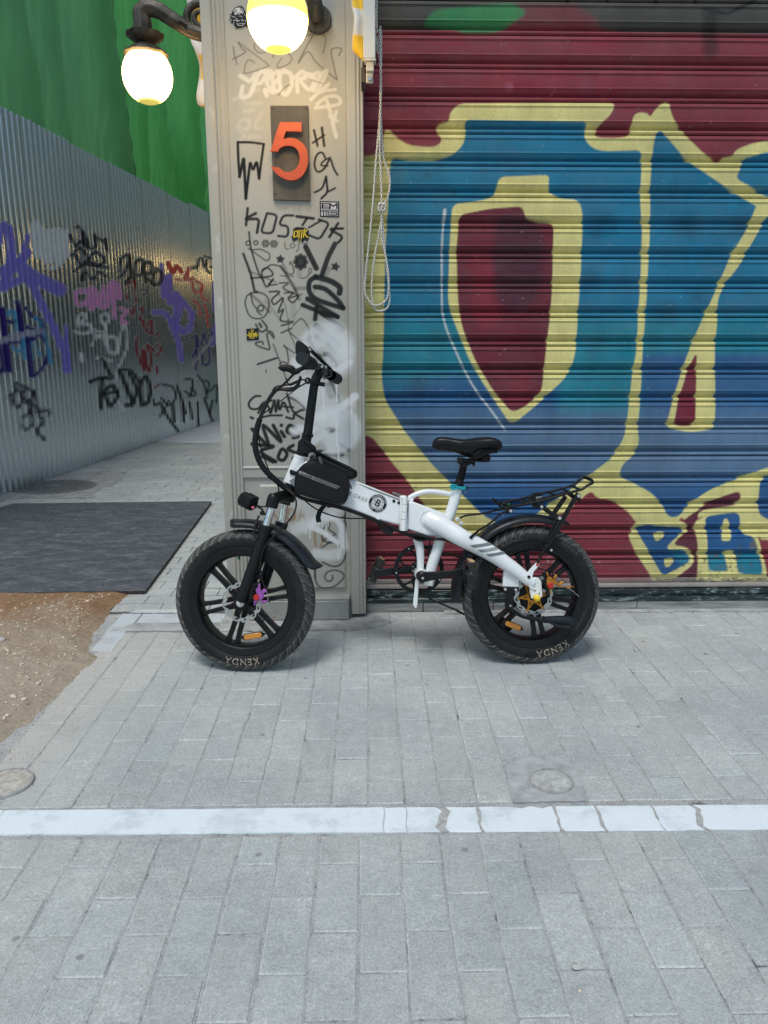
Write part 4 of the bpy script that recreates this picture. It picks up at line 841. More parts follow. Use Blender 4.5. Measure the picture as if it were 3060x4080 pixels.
for pi_ in range(-2, 12):
    s0 = pi_*.872; ss = []; ds = []
    for r_ in range(10):
        for a, d in rprof:
            if r_*RP+a < .848: ss.append(s0+r_*RP+a); ds.append(d)
    ss.append(s0+.8485); ds.append(.0)
    off = .0015*(pi_ % 2)+.001; ss = np.array(ss); ds = np.array(ds)+off; htop = 3.165+.012*math.sin(pi_*2.3)+.004*(pi_ % 2)
    zz = np.arange(-.004+.004*(pi_ % 3), htop, .02); Sg, Zg = np.meshgrid(ss, zz); Dg = np.tile(ds[None], (len(zz), 1))+.003*np.sin(Sg*1.7+Zg*1.1+pi_)
    P = np.stack([(q0.x+fd.x*Sg+fn_.x*Dg).ravel(), (q0.y+fd.y*Sg+fn_.y*Dg).ravel(), Zg.ravel()], 1)
    fl = np.stack([(q0.x+fd.x*Sg+fn_.x*.01).ravel(), (q0.y+fd.y*Sg+fn_.y*.01).ravel(), Zg.ravel()], 1)
    X_, Y_ = proj(fl); X_ = np.where(fl[:, 1] < 1.5, -9999, X_)
    p = Paint(X_, Y_, (.60, .69, .75)); fence_paint(p)
    P -= np.array(q0); o = grid_mesh('sheet_panel', P, len(ss), len(zz), p, FM.m, fence)
mb = MB(); a_ = q0*0+fn_*-.035+fd*-1.8; b_ = fn_*-.035+fd*10.6
mb.face([mb.v(p) for p in (a_, b_, b_+Vector((0, 0, 3.1)), a_+Vector((0, 0, 3.1)))]); mb.face([mb.v(p-fn_*.012) for p in (b_, a_, a_+Vector((0, 0, 3.1)), b_+Vector((0, 0, 3.1)))])
mb.build('seam_shade_sheet', simple('dark seam shade', (.012, .013, .014, 1), .9), fence)  # dark sheet added behind the panel gaps so the seams look shaded
# green debris netting behind and above the fence
def tarp_mat():
    t = NT('green scaffold sheeting'); at = t.n('ShaderNodeAttribute'); at.attribute_name = 'paint'; w = t.ramp(t.noise(9, 5, .7, (1, 1, .15)), [(.3, g3(.90)), (.7, g3(1.06))])
    fine = t.ramp(t.noise(300, 2, .6), [(.35, g3(.85)), (.65, g3(1.12))]); c = t.mix(1., w, fine, 'MULTIPLY'); c = t.mix(1., c, at.outputs['Color'], 'MULTIPLY'); t.l(c, t.b.inputs['Base Color']); t.b.inputs['Roughness'].default_value = .62
    t.l(t.bump(t.noise(7, 6, .7, (1, 1, .3)), .07), t.b.inputs['Normal'])
    tr = t.n('ShaderNodeBsdfTranslucent'); t.l(c, tr.inputs[0]); mx = t.n('ShaderNodeMixShader'); mx.inputs[0].default_value = .45
    t.l(t.b.outputs[0], mx.inputs[1]); t.l(tr.outputs[0], mx.inputs[2]); t.l(mx.outputs[0], t.t.nodes['Material Output'].inputs[0]); return t.m
ns, nz = 620, 170; ss = np.linspace(-3, 11, ns); zz = np.linspace(2.6, 7.2, nz); P = np.zeros((ns*nz, 3))
folds = [(-.2, .02, .01), (.55, .03, .0), (1.5, .05, -.02), (2.05, .04, .03), (3.35, .10, -.05), (4.2, .05, .06), (5.2, .05, -.05), (6.3, .08, .04), (7.6, .06, 0), (8.5, .1, .06)]
i = 0
for z in zz:
    for s in ss:
        d = -.22+.07*noise.noise(Vector((s*.9, z*.5, 1)))+.035*noise.noise(Vector((s*3+z*.9, z*.8, 4)))+.012*noise.noise(Vector((s*9-z*2, z*1.8, 9)))
        for fs, amp, sl_ in folds:
            t_ = (s-fs-sl_*(z-3)*1.6)/.07; d += amp*2.2*math.exp(-abs(t_)**1.2)
        # gathered drape further down the alley
        gth = math.exp(-((s-5.9)/.7)**2); d += .07*gth*math.sin((s-5.9)*38/(1+.6*abs(z-3.4)))*min(1, max(0, (4.6-z)))
        if s > 3.35: d -= .05
        P[i] = (q0.x+fd.x*s+fn_.x*d, q0.y+fd.y*s+fn_.y*d, z); i += 1
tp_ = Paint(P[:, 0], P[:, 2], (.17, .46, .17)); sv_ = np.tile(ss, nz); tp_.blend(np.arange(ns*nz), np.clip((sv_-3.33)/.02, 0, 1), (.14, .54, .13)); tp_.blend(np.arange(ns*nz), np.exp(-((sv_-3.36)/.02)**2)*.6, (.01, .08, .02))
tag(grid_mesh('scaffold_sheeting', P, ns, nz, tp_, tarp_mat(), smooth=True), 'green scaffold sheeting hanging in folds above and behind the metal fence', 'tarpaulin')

# =================================================================== LAMPS
LM = simple('weathered bronze metal', (.075, .066, .055, 1), .5, .35, var=.45, sc=22, bump=.002, bsc=120)
def globe_mat(name, gain, top=.6):
    t = NT(name); tc = t.n('ShaderNodeTexCoord'); sp = t.n('ShaderNodeSeparateXYZ'); t.l(tc.outputs['Object'], sp.inputs[0])
    c = t.ramp(t.noise(1, 1, .5), [(0, (1, .74, .33, 1)), (1, (1, .74, .33, 1))])
    nz_ = t.n('ShaderNodeMapRange'); nz_.inputs[1].default_value = -.118; nz_.inputs[2].default_value = .118; t.l(sp.outputs[2], nz_.inputs[0])
    h_ = top; rp_ = t.ramp(nz_.outputs[0], [(0, g3(.028)), (.06, g3(.034)), (.12, g3(1.)), (h_, g3(1.)), (min(.98, h_+.17), g3(.044)), (1, g3(.036))])
    mr = t.n('ShaderNodeMath', operation='MULTIPLY'); t.l(rp_, mr.inputs[0]); mr.inputs[1].default_value = gain
    t.b.inputs['Base Color'].default_value = (.5, .42, .14, 1); t.b.inputs['Roughness'].default_value = .2
    t.l(t.mix(rp_, (1, .80, .13, 1), (1, .60, .21, 1)), t.b.inputs['Emission Color']); t.l(mr.outputs[0], t.b.inputs['Emission Strength']); return t.m
def lamp(loc, rad, pathpts, label, gain, scroll=None, radii=None, top=.5):
    root = empty('wall_lamp', loc, label, 'lamp', 'globe lamps bracketed to the pillar')
    mb = MB(); n = 18; prof_ = [(0, -rad)]
    for k in range(1, n): a = PI*k/n; prof_.append((rad*.985*math.sin(a), -rad*1.06*math.cos(a)))
    prof_.append((0, rad*1.06)); prof_[0] = (0, -rad*1.06)
    mb.lathe(prof_, 40, Matrix.Rotation(PI/2, 4, 'X')); g = mb.build('globe', globe_mat('lit opal glass', gain, top), root, ang=80)
    mb = MB(); Mx = Matrix.Rotation(PI/2, 4, 'X'); n = 40; pr = [(.082, rad*.70), (.094, rad*.76), (.086, rad*.86), (.06, rad*1.02), (.036, rad*1.10), (.034, rad*1.16), (.058, rad*1.28), (.078, rad*1.42), (.080, rad*1.50), (.062, rad*1.53), (.045, rad*1.58)]
    rings = []
    for q, (r_, y) in enumerate(pr):
        ring = []
        for j in range(n):
            a = 2*PI*j/n; rr_ = r_*(1+(.035*math.cos(a*10) if q in (0, 1, 6, 7, 8) else 0)); ring.append(mb.v((rr_*math.cos(a), rr_*math.sin(a), y)))
        rings.append(ring)
    for a, b in zip(rings, rings[1:]):
        for j in range(n): mb.face([a[j], a[(j+1) % n], b[(j+1) % n], b[j]])
    mb.face(rings[-1]); mb.build('lamp_cap', LM, root, ang=50)
    mb = MB(); C = catmull(pathpts, 7); Tn = [(C[min(i+1, len(C)-1)]-C[max(i-1, 0)]).normalized() for i in range(len(C))]; up = Vector((0, 1, 0)) if abs(Tn[0].y) < .7 else Vector((1, 0, 0)); rings = []; m = 24
    nr = (up-Tn[0]*up.dot(Tn[0])).normalized()
    for i_, c in enumerate(C):
        nr = (nr-Tn[i_]*nr.dot(Tn[i_])).normalized(); bn = Tn[i_].cross(nr); f_ = i_/(len(C)-1); r0 = np.interp(f_, [0, .25, 1], radii or [.04, .034, .026])
        rings.append([mb.v(c+(nr*math.cos(2*PI*j/m)+bn*math.sin(2*PI*j/m))*r0*(1+.09*math.cos(2*PI*j/m*6))) for j in range(m)])
    for a, b in zip(rings, rings[1:]):
        for j in range(m): mb.face([a[j], a[(j+1) % m], b[(j+1) % m], b[j]])
    mb.face(rings[0][::-1]); mb.face(rings[-1]); mb.build('bracket_arm', LM, root, ang=60)
    if scroll:
        mb = MB(); pts = []
        for k in range(26): a = k*.42; r_ = .012+.0021*k; pts.append(Vector(scroll[0])+Vector(scroll[1])*(r_*math.cos(a))+Vector((0, 0, 1))*(r_*math.sin(a)))
        mb.tube(pts, [.008+.0004*k for k in range(26)], 10, 2); mb.build('scroll', LM, root, ang=60)
        mb = MB(); mb.lathe([(0, 0), (.05, 0), (.055, .008), (.05, .016), (0, .02)], 24, Matrix.Translation(scroll[2])@scroll[3]); mb.build('wall_plate', LM, root)
    return root
LR = .107
lc = atY(588, 302, 3.62)
toP = lambda pts, Y, o: [Vector(atY(*px('U', *q), Y))-Vector(o) for q in pts]
arm = [Vector((-.01, 0, LR*1.55))]+toP([(1048, 170), (1040, 100), (1085, 60), (1160, 75), (1240, 125), (1340, 190), (1420, 235), (1520, 262)], 3.62, lc)
l1 = lamp(lc, LR, arm, 'white glowing globe lamp on a fluted bronze bracket over the alley, left of the pillar', 13.0, (Vector(atY(*px('U', 1475, 125), 3.62))-lc, Vector((1, 0, 0)), Vector((-.675-lc.x, 0, .20)), Matrix.Rotation(-PI/2, 4, 'Z')), top=.80)
mb = MB(); w0 = toP([(1355, 190)], 3.62, lc)[0]
for k in range(3): mb.lathe([(.034, -.003+k*.007), (.037, k*.007), (.034, .003+k*.007)], 16, Matrix.Translation(w0)@Matrix.Rotation(-1.05, 4, 'Y')@Matrix.Rotation(PI/2, 4, 'Z'), closed=True)
mb.build('wire_tie', CABL, l1)
gc = atY(1106, 67, 2.93)
arm2 = [Vector((0, 0, LR*1.55)), Vector((0, .0, .27)), Vector((.01, .05, .33)), Vector((.03, .16, .33)), Vector((.06, .27, .25)), Vector((.10, .34, .20)), Vector((.115, .40, .15))]
lamp(gc, LR, arm2, 'yellow glowing globe lamp in front of the pillar at the top of the photo', 24.0, (Vector((.115, .36, .17)), Vector((0, 1, 0)), Vector((.115, YP-gc.y-.012, .15)), Matrix.Rotation(0, 4, 'Z')), top=.33)

for yy_, lb in ((9.6, 'globe lamp on the alley wall behind the pillar, nearest of the three down the alley'), (11.4, 'globe lamp on the alley wall behind the pillar, middle of the three down the alley'), (15.6, 'globe lamp on the alley wall behind the pillar, farthest down the alley')):
    c = l1.copy(); COL.objects.link(c); c.location = (lc.x, yy_, lc.z); c['label'] = lb; c['group'] = 'globe lamps along the alley wall'
    for ch in list(l1.children):
        if ch.name.startswith('wire'): continue
        d_ = ch.copy(); COL.objects.link(d_); d_.parent = c
# =================================================================== AWNINGS
FAB = None
def fabric_mat():
    t = NT('white and yellow awning cloth'); at = t.n('ShaderNodeAttribute'); at.attribute_name = 'paint'
    fz = t.ramp(t.noise(30, 4, .7), [(.3, g3(.88)), (.6, g3(1.))]); t.l(t.mix(1., at.outputs['Color'], fz, 'MULTIPLY'), t.b.inputs['Base Color']); t.b.inputs['Roughness'].default_value = .8; return t.m
FAB = fabric_mat(); ALU = simple('white powder coated aluminium', (.52, .55, .57, 1), .35, var=.03, sc=6); CRM = simple('cream plastic end cap', (.55, .54, .49, 1), .45, var=.06)
def valance(name, pts_edge, x1, Y, parent, bands, trim=True, depth=.012):
    """cloth strip hanging edge-on: left edge follows pts_edge (x,z), right edge x1"""
    E = catmull([Vector((x, 0, z)) for x, z in pts_edge], 8); nz_ = len(E); nx_ = 8; P = []; C = []
    for p in E:
        for i_ in range(nx_):
            t_ = i_/(nx_-1); P.append((p.x+(x1(p.z)-p.x)*t_, Y+depth*math.sin(p.z*30)*(1-t_)+.006*math.sin(t_*5+p.z*9), p.z))
            yel = any(a <= p.z <= b for a, b in bands); c = (.72, .47, .035) if yel else (.66, .67, .68)
            if trim and t_ < .12: c = (.52, .52, .5)
            C.append(c)
    P = np.array(P); pt = Paint(P[:, 0], P[:, 2], (1, 1, 1)); pt.C = np.array(C); pt.A[:] = 1
    o = grid_mesh(name, P, nx_, nz_, pt, FAB, parent, True); s_ = o.modifiers.new('solid', 'SOLIDIFY'); s_.thickness = .003; return o
aw = empty('awning', (0, 0, 0), 'striped awning with a white square aluminium arm hanging beside the right edge of the pillar', 'awning')
Ya = 3.20
vv = lambda x, y: (atY(*px('V', x, y), Ya).x, atY(*px('V', x, y), Ya).z)
rod = [vv(130, -420), vv(268, -420), vv(268, 642), vv(133, 642)]
zt = vv(200, -420)[1]; zb = vv(200, 642)[1]; xl, xr = vv(131, 600)[0], vv(266, 600)[0]
mb = MB(); mb.box(((xl+xr)/2, Ya+.02, (zt+zb)/2+.2), ((xr-xl)/2, .022, (zt-zb)/2+.2)); mb.build('arm', ALU, aw, bev=.003)
mb = MB(); x0_, z0_ = vv(140, 650); x1_, z1_ = vv(272, 675); mb.box(((x0_+x1_)/2, Ya+.018, (z0_+z1_)/2), ((x1_-x0_)/2, .026, abs(z0_-z1_)/2)); x0_, z0_ = vv(162, 675); x1_, z1_ = vv(248, 780); mb.box(((x0_+x1_)/2, Ya+.02, (z0_+z1_)/2), ((x1_-x0_)/2, .018, abs(z0_-z1_)/2))
x0_, z0_ = vv(162, 780); x1_, z1_ = vv(240, 892); mb.box(((x0_+x1_)/2, Ya+.028, (z0_+z1_)/2), ((x1_-x0_)/2, .008, abs(z0_-z1_)/2)); mb.build('end_cap', CRM, aw, bev=.003)
xx, zz_ = vv(200, 850); MB().lathe([(0, -.004), (.0075, -.004), (.009, 0), (.009, .004), (0, .004)], 16, Matrix.Translation((xx, Ya+.016, zz_))).build('bolt', STEEL, aw)
mb = MB(); x0_, z0_ = vv(105, 700); x1_, z1_ = vv(160, 865); mb.box(((x0_+x1_)/2, Ya+.1, (z0_+z1_)/2), ((x1_-x0_)/2, .06, abs(z0_-z1_)/2)); mb.build('wall_bracket', simple('dark bracket', (.05, .045, .04, 1), .7), aw)
ed = [vv(-10, -420), vv(0, 0), vv(22, 130), vv(32, 180), vv(20, 300), vv(6, 480), vv(40, 540), vv(90, 580), vv(130, 620), vv(132, 640)]
valance('valance', ed, lambda z: xl+.001, Ya+.03, aw, [(-9, vv(0, 350)[1]), (vv(0, 60)[1], vv(0, -160)[1])])
aw2 = empty('awning', (0, 0, 0), 'edge of a white and yellow striped awning left of the pillar, behind the lamp', 'awning')
Yb = 4.15; uu = lambda x, y: (atY(*px('U', x, y), Yb).x, atY(*px('U', x, y), Yb).z)
ed = [uu(1350, -350), uu(1372, 0), uu(1408, 110), uu(1412, 160), uu(1393, 270), uu(1440, 390), uu(1465, 480), uu(1460, 580), uu(1448, 720), uu(1462, 775), uu(1500, 785)]
bands2 = [(uu(0, 175)[1], uu(0, 38)[1]), (uu(0, 572)[1], uu(0, 398)[1]), (uu(0, 790)[1], uu(0, 765)[1])]
valance('valance', ed, lambda z: -.70, Yb, aw2, bands2)
mb = MB(); zt2 = uu(0, -350)[1]; mb.box((-.72, Yb+.35, zt2-.02), (.14, .35, .03)); mb.build('arm', ALU, aw2, bev=.003)

# =================================================================== ROPE
def rope_mat():
    t = NT('white braided rope'); tc = t.n('ShaderNodeTexCoord'); sp = t.n('ShaderNodeSeparateXYZ'); t.l(tc.outputs['Object'], sp.inputs[0])
    m = t.n('ShaderNodeMath', operation='MULTIPLY'); t.l(sp.outputs[2], m.inputs[0]); m.inputs[1].default_value = 260.; s1 = t.n('ShaderNodeMath', operation='SINE'); t.l(m.outputs[0], s1.inputs[0])
    m2 = t.n('ShaderNodeMath', operation='MULTIPLY'); t.l(sp.outputs[0], m2.inputs[0]); m2.inputs[1].default_value = 900.; s2 = t.n('ShaderNodeMath', operation='SINE'); t.l(m2.outputs[0], s2.inputs[0])
    mm = t.n('ShaderNodeMath', operation='MULTIPLY'); t.l(s1.outputs[0], mm.inputs[0]); t.l(s2.outputs[0], mm.inputs[1])
    t.l(t.ramp(mm.outputs[0], [(.0, (.62, .61, .57, 1)), (.34, (.60, .59, .55, 1)), (.42, (.07, .07, .07, 1)), (.6, (.1, .1, .1, 1))]), t.b.inputs['Base Color']); t.b.inputs['Roughness'].default_value = .9; return t.m
YR = 3.30; n_ = lambda pts: [atY(x/.5422, y/.5422, YR) for x, y in pts]
rp = Vector((.05, YR, 0)); mb = MB()
T_ = lambda pts, dy=0: [Vector((p.x-rp.x, p.y-rp.y+dy, p.z)) for p in [atY(*px('T', *q), YR) for q in pts]]
P_ = lambda pts, dy=0: [Vector((p.x-rp.x, p.y-rp.y+dy, p.z)) for p in [atY(*px('P', *q), YR) for q in pts]]
ropeR = .0042
mb.tube(T_([(1455, -300), (1455, 0), (1452, 120), (1456, 240)]), ropeR, 8, 3); mb.tube(T_([(1478, 240), (1476, 420), (1490, 700), (1482, 900)])+T_([(1468, 1100), (1450, 1300), (1428, 1600)])+P_([(1262, 200), (1240, 400), (1218, 620), (1216, 740), (1265, 825), (1320, 838), (1380, 800), (1404, 720), (1400, 560), (1375, 420), (1350, 300), (1350, 90)]), ropeR, 8, 4)
mb.tube(T_([(1485, 210), (1490, 480), (1483, 800), (1495, 1100), (1510, 1300), (1555, 1440), (1562, 1530), (1540, 1640), (1497, 1700)], .008), ropeR, 8, 4)
mb.tube(T_([(1482, 300), (1488, 700), (1478, 1200), (1490, 1500), (1495, 1720)], -.006)+P_([(1340, 200), (1290, 460), (1268, 700), (1275, 800), (1300, 870), (1345, 882), (1400, 850), (1412, 760), (1395, 560), (1370, 350), (1352, 110)], .006), ropeR, 8, 4)
for k in range(5):
    c_ = T_([(1497, 1715)])[0]; a = k*1.3; mb.tube([c_+Vector((.014*math.cos(a+t_), -.004+.006*math.sin(2*t_), .016*math.sin(a*1.7+t_))) for t_ in np.linspace(0, 2*PI, 9)], ropeR, 6, 2, cap=False)
for k in range(5):
    c_ = T_([(1468, 300+k*28)])[0]; a = k*1.9; mb.tube([c_+Vector((.012*math.cos(a+t_), .006*math.sin(2*t_+k), .02*math.sin(a*1.7+t_))) for t_ in np.linspace(0, 2*PI, 9)], ropeR, 6, 2, cap=False)
tag(mb.build('rope', rope_mat(), loc=(rp.x, rp.y, 0), ang=80), 'long looped white rope with dark flecks hanging in front of the shutter', 'rope')

# =================================================================== NUMBER SIGN, STICKERS
sy = YB-.001
sg = empty('house_number_sign', (atY(*px('T', 740, 1270), sy).x, sy, atY(*px('T', 740, 1270), sy).z), 'grey wooden board with a raised orange number 5 on the pillar', 'sign'); sg_o = sg.location
tv = lambda x, y, Y=sy: (atY(*px('T', x, y), Y).x-sg_o.x, atY(*px('T', x, y), Y).z-sg_o.z)
mb = MB(); mb.prism([tv(578, 880), tv(888, 880), tv(905, 1665), tv(603, 1655)], -.014, 0.0); mb.build('backboard', simple('weathered grey board', (.115, .105, .09, 1), .75, var=.22, sc=9, stretch=(1, 1, .3), bump=.001), sg, bev=.002)
_sm = lambda L: [(p.x, p.y) for p in catmull([Vector((x, y, 0)) for x, y in L], 5)]
outer5 = [(655,1008),(833,1010),(833,1088),(705,1084)]+_sm([(680,1150),(740,1140),(810,1160),(862,1210),(885,1280),(884,1350),(862,1420),(815,1472),(750,1490),(690,1478),(630,1440),(595,1400),(578,1378)])+_sm([(645,1384),(680,1412),(725,1422),(780,1400),(812,1350),(815,1290),(795,1235),(755,1208),(700,1205),(655,1225),(640,1252)])+[(575,1250),(600,1180),(630,1080)]
# drop to front plane (digit stands 15 mm off the board)
mb = MB(); Y5 = sy-.040; poly5 = [tv(x, y, Y5) for x, y in outer5]
from mathutils.geometry import tessellate_polygon
a = [mb.v((x, -.042, z)) for x, z in poly5]; b = [mb.v((x, -.028, z)) for x, z in poly5]; n = len(a)
for t3 in tessellate_polygon([[Vector((x, z, 0)) for x, z in poly5]]): mb.face([a[k] for k in t3]); mb.face([b[k] for k in t3][::-1])
for i in range(n): mb.face([a[i], b[i], b[(i+1) % n], a[(i+1) % n]])
mb.build('digit', simple('orange painted metal', (.56, .085, .03, 1), .5, var=.07, sc=25), sg)
mb = MB()
for x, y in ((700, 1120), (820, 1440), (700, 1060)): xx, zz_ = tv(x, y); mb.box((xx, -.021, zz_), (.004, .008, .004))
mb.build('stand_off', BLK, sg, split=True)
mb = MB()
for x, y in ((598, 908), (872, 908), (620, 1610), (880, 1620)): xx, zz_ = tv(x, y); mb.lathe([(0, -.0155), (.0028, -.015), (.003, -.014)], 10, Matrix.Translation((xx, 0, zz_)))
mb.build('screw', BLK, sg, split=True)
SKB = simple('black sticker', (.018, .019, .022, 1), .4); SKW = simple('white sticker print', (.60, .60, .62, 1), .4, var=.04); SKY = simple('yellow sticker print', (.72, .52, .03, 1), .4, var=.04)
def sticker(k, corner, label, fn):
    o3 = atY(*px(k, *corner), sy); mb = MB()
    def q(x, y): p = atY(*px(k, x, y), sy); return (p.x-o3.x, p.z-o3.z)
    def plate(pts, y, mi): 
        vs = [mb.v((*q(*p)[:1], y, q(*p)[1])) for p in pts]; f = mb.face(vs, mi)
    def line(pts, w, y, mi):
        for (x0, y0), (x1, y1) in zip(pts, pts[1:]):
            L = math.hypot(x1-x0, y1-y0) or 1; nx_, ny_ = -(y1-y0)/L*w/2, (x1-x0)/L*w/2; ex, ey = (x1-x0)/L*w/2, (y1-y0)/L*w/2
            plate([(x0+nx_-ex, y0+ny_-ey), (x1+nx_+ex, y1+ny_+ey), (x1-nx_+ex, y1-ny_+ey), (x0-nx_-ex, y0-ny_-ey)], y, mi); y -= .00002
    fn(plate, line); return tag(mb.build('sticker', [SKB, SKW, SKY], loc=(o3.x, sy-.0012, o3.z), recalc=False), label, 'sticker', 'stickers on the pillar')
def st1(pl, ln):
    pl([(852,2),(1008,7),(1008,132),(855,128)], 0, 0); pl([(862,12),(998,16),(998,122),(864,119)], -.0003, 1)
    for pts, w in (([(870,24),(922,24)],9), ([(875,24),(875,58)],12), ([(870,42),(918,42)],8), ([(870,58),(922,58)],9), ([(936,60),(936,26),(962,44),(990,26),(990,60)],11), ([(868,82),(922,82)],9), ([(884,82),(884,115)],10), ([(905,88),(905,115)],9), ([(920,88),(920,115)],8), ([(992,82),(942,82),(942,97),(990,97),(990,114),(938,114)],9), ([(868,70),(992,70)],3), ([(929,20),(929,118)],4)): ln(pts, w, -.0006, 0)
sticker('P', (930, 66), 'square black and white block lettered sticker below the number board', st1)
def st2(pl, ln):
    pl([(640,222),(670,210),(735,215),(765,235),(765,305),(750,330),(735,310),(712,342),(700,312),(685,335),(672,310),(640,330),(625,290),(640,270)], 0, 0)
    for pts, w in (([(652,240),(645,292)],9), ([(650,240),(678,252),(672,285),(645,292)],8), ([(676,240),(724,238)],9), ([(694,240),(684,298)],9), ([(714,240),(704,298)],9), ([(732,228),(722,290)],9), ([(756,230),(728,260),(756,294)],9), ([(684,298),(684,325)],4), ([(704,298),(704,318)],4)): ln(pts, w, -.0004, 2)
sticker('P', (697, 270), 'yellow lettered sticker with black drips in the middle of the pillar', st2)
def st3(pl, ln):
    pl([(264,1026),(360,1021),(365,1115),(268,1120)], 0, 0)
    for pts, w in (([(272,1080),(286,1070)],5), ([(286,1052),(296,1100)],6), ([(296,1060),(304,1092),(312,1040)],6), ([(318,1060),(320,1090)],6), ([(326,1090),(328,1060),(336,1085),(340,1055)],6), ([(345,1060),(356,1070),(346,1090),(342,1068)],5), ([(308,1102),(330,1098)],5), ([(302,1034),(306,1044)],4), ([(320,1030),(320,1044)],4), ([(270,1072),(290,1088)],4)): ln(pts, w, -.0004, 2)
sticker('P', (314, 1070), 'small square black sticker with a yellow scribble low on the pillar', st3)
def st4(pl, ln):
    out_ = [(270,190),(320,125),(370,108),(410,95),(450,120),(490,190),(505,250),(520,330),(545,400),(540,435),(480,440),(430,462),(380,470),(335,480),(300,450),(270,400),(235,370),(225,320),(240,260),(228,240),(262,230)]
    pl(out_, 0, 0); pl([(290,190),(330,135),(400,125),(440,150),(465,190),(440,230),(400,225),(385,245),(350,235),(320,250),(300,225)], -.0003, 1)
    for pts, w in (([(250,260),(300,290),(320,270)],8), ([(240,300),(255,340),(245,370)],7), ([(290,340),(340,330),(350,360)],8), ([(280,400),(300,440),(330,465)],8), ([(350,390),(370,420),(440,425),(480,390)],8), ([(360,400),(400,392),(470,385)],6), ([(355,345),(385,345)],14), ([(425,335),(450,340)],14), ([(380,270),(410,265),(440,290)],7), ([(480,330),(500,370)],7), ([(470,230),(490,270)],7), ([(330,300),(360,320)],7), ([(300,360),(290,420)],6)): ln(pts, w, -.0005, 1)
    for pts, w in (([(300,215),(340,175)],16), ([(410,150),(450,195)],14), ([(345,215),(370,230),(395,215),(425,225)],8)): ln(pts, w, -.0009, 0)
sticker('S', (380, 290), 'round black and white beast face sticker beside the yellow globe lamp', st4)

#@@BIKE@@
# =================================================================== FOLDING BICYCLE
LEAN = R(9); BY = R(2.5); BO = Vector((.077, 2.825, -.001))
bu = Vector((math.cos(BY), math.sin(BY), 0)); _v0 = Vector((-math.sin(BY), math.cos(BY), 0)); _z = Vector((0, 0, 1))
bw = _z*math.cos(LEAN)+_v0*math.sin(LEAN); bv = _v0*math.cos(LEAN)-_z*math.sin(LEAN)
BM = Matrix(((bu.x, bv.x, bw.x, BO.x), (bu.y, bv.y, bw.y, BO.y), (bu.z, bv.z, bw.z, BO.z), (0, 0, 0, 1)))
def b(k, x, y, v=0.):
    """point of the bicycle in its own frame: u towards the rear, v to the far side, w up"""
    d = Vector(ray(*px(k, x, y))); C = Vector(CP); t = (v-(C-BO).dot(bv))/d.dot(bv); p = C+d*t-BO
    return Vector((p.dot(bu), p.dot(bv), p.dot(bw)))
bs = lambda k, pts, v=0.: [b(k, *p, v) if len(p) == 2 else b(k, *p) for p in pts]
b2 = lambda k, pts, v=0.: [(q.x, q.z) for q in bs(k, pts, v)]
bike = empty('folding_bicycle', None, 'white and black fat tyre folding electric bicycle leaning on the pillar, facing left', 'bicycle', mat=BM)
RT = .278; WF = Matrix.Translation((-.566, 0, RT)) @ Matrix.Rotation(-R(10), 4, 'Z'); WR = Matrix.Translation((.580, 0, RT))

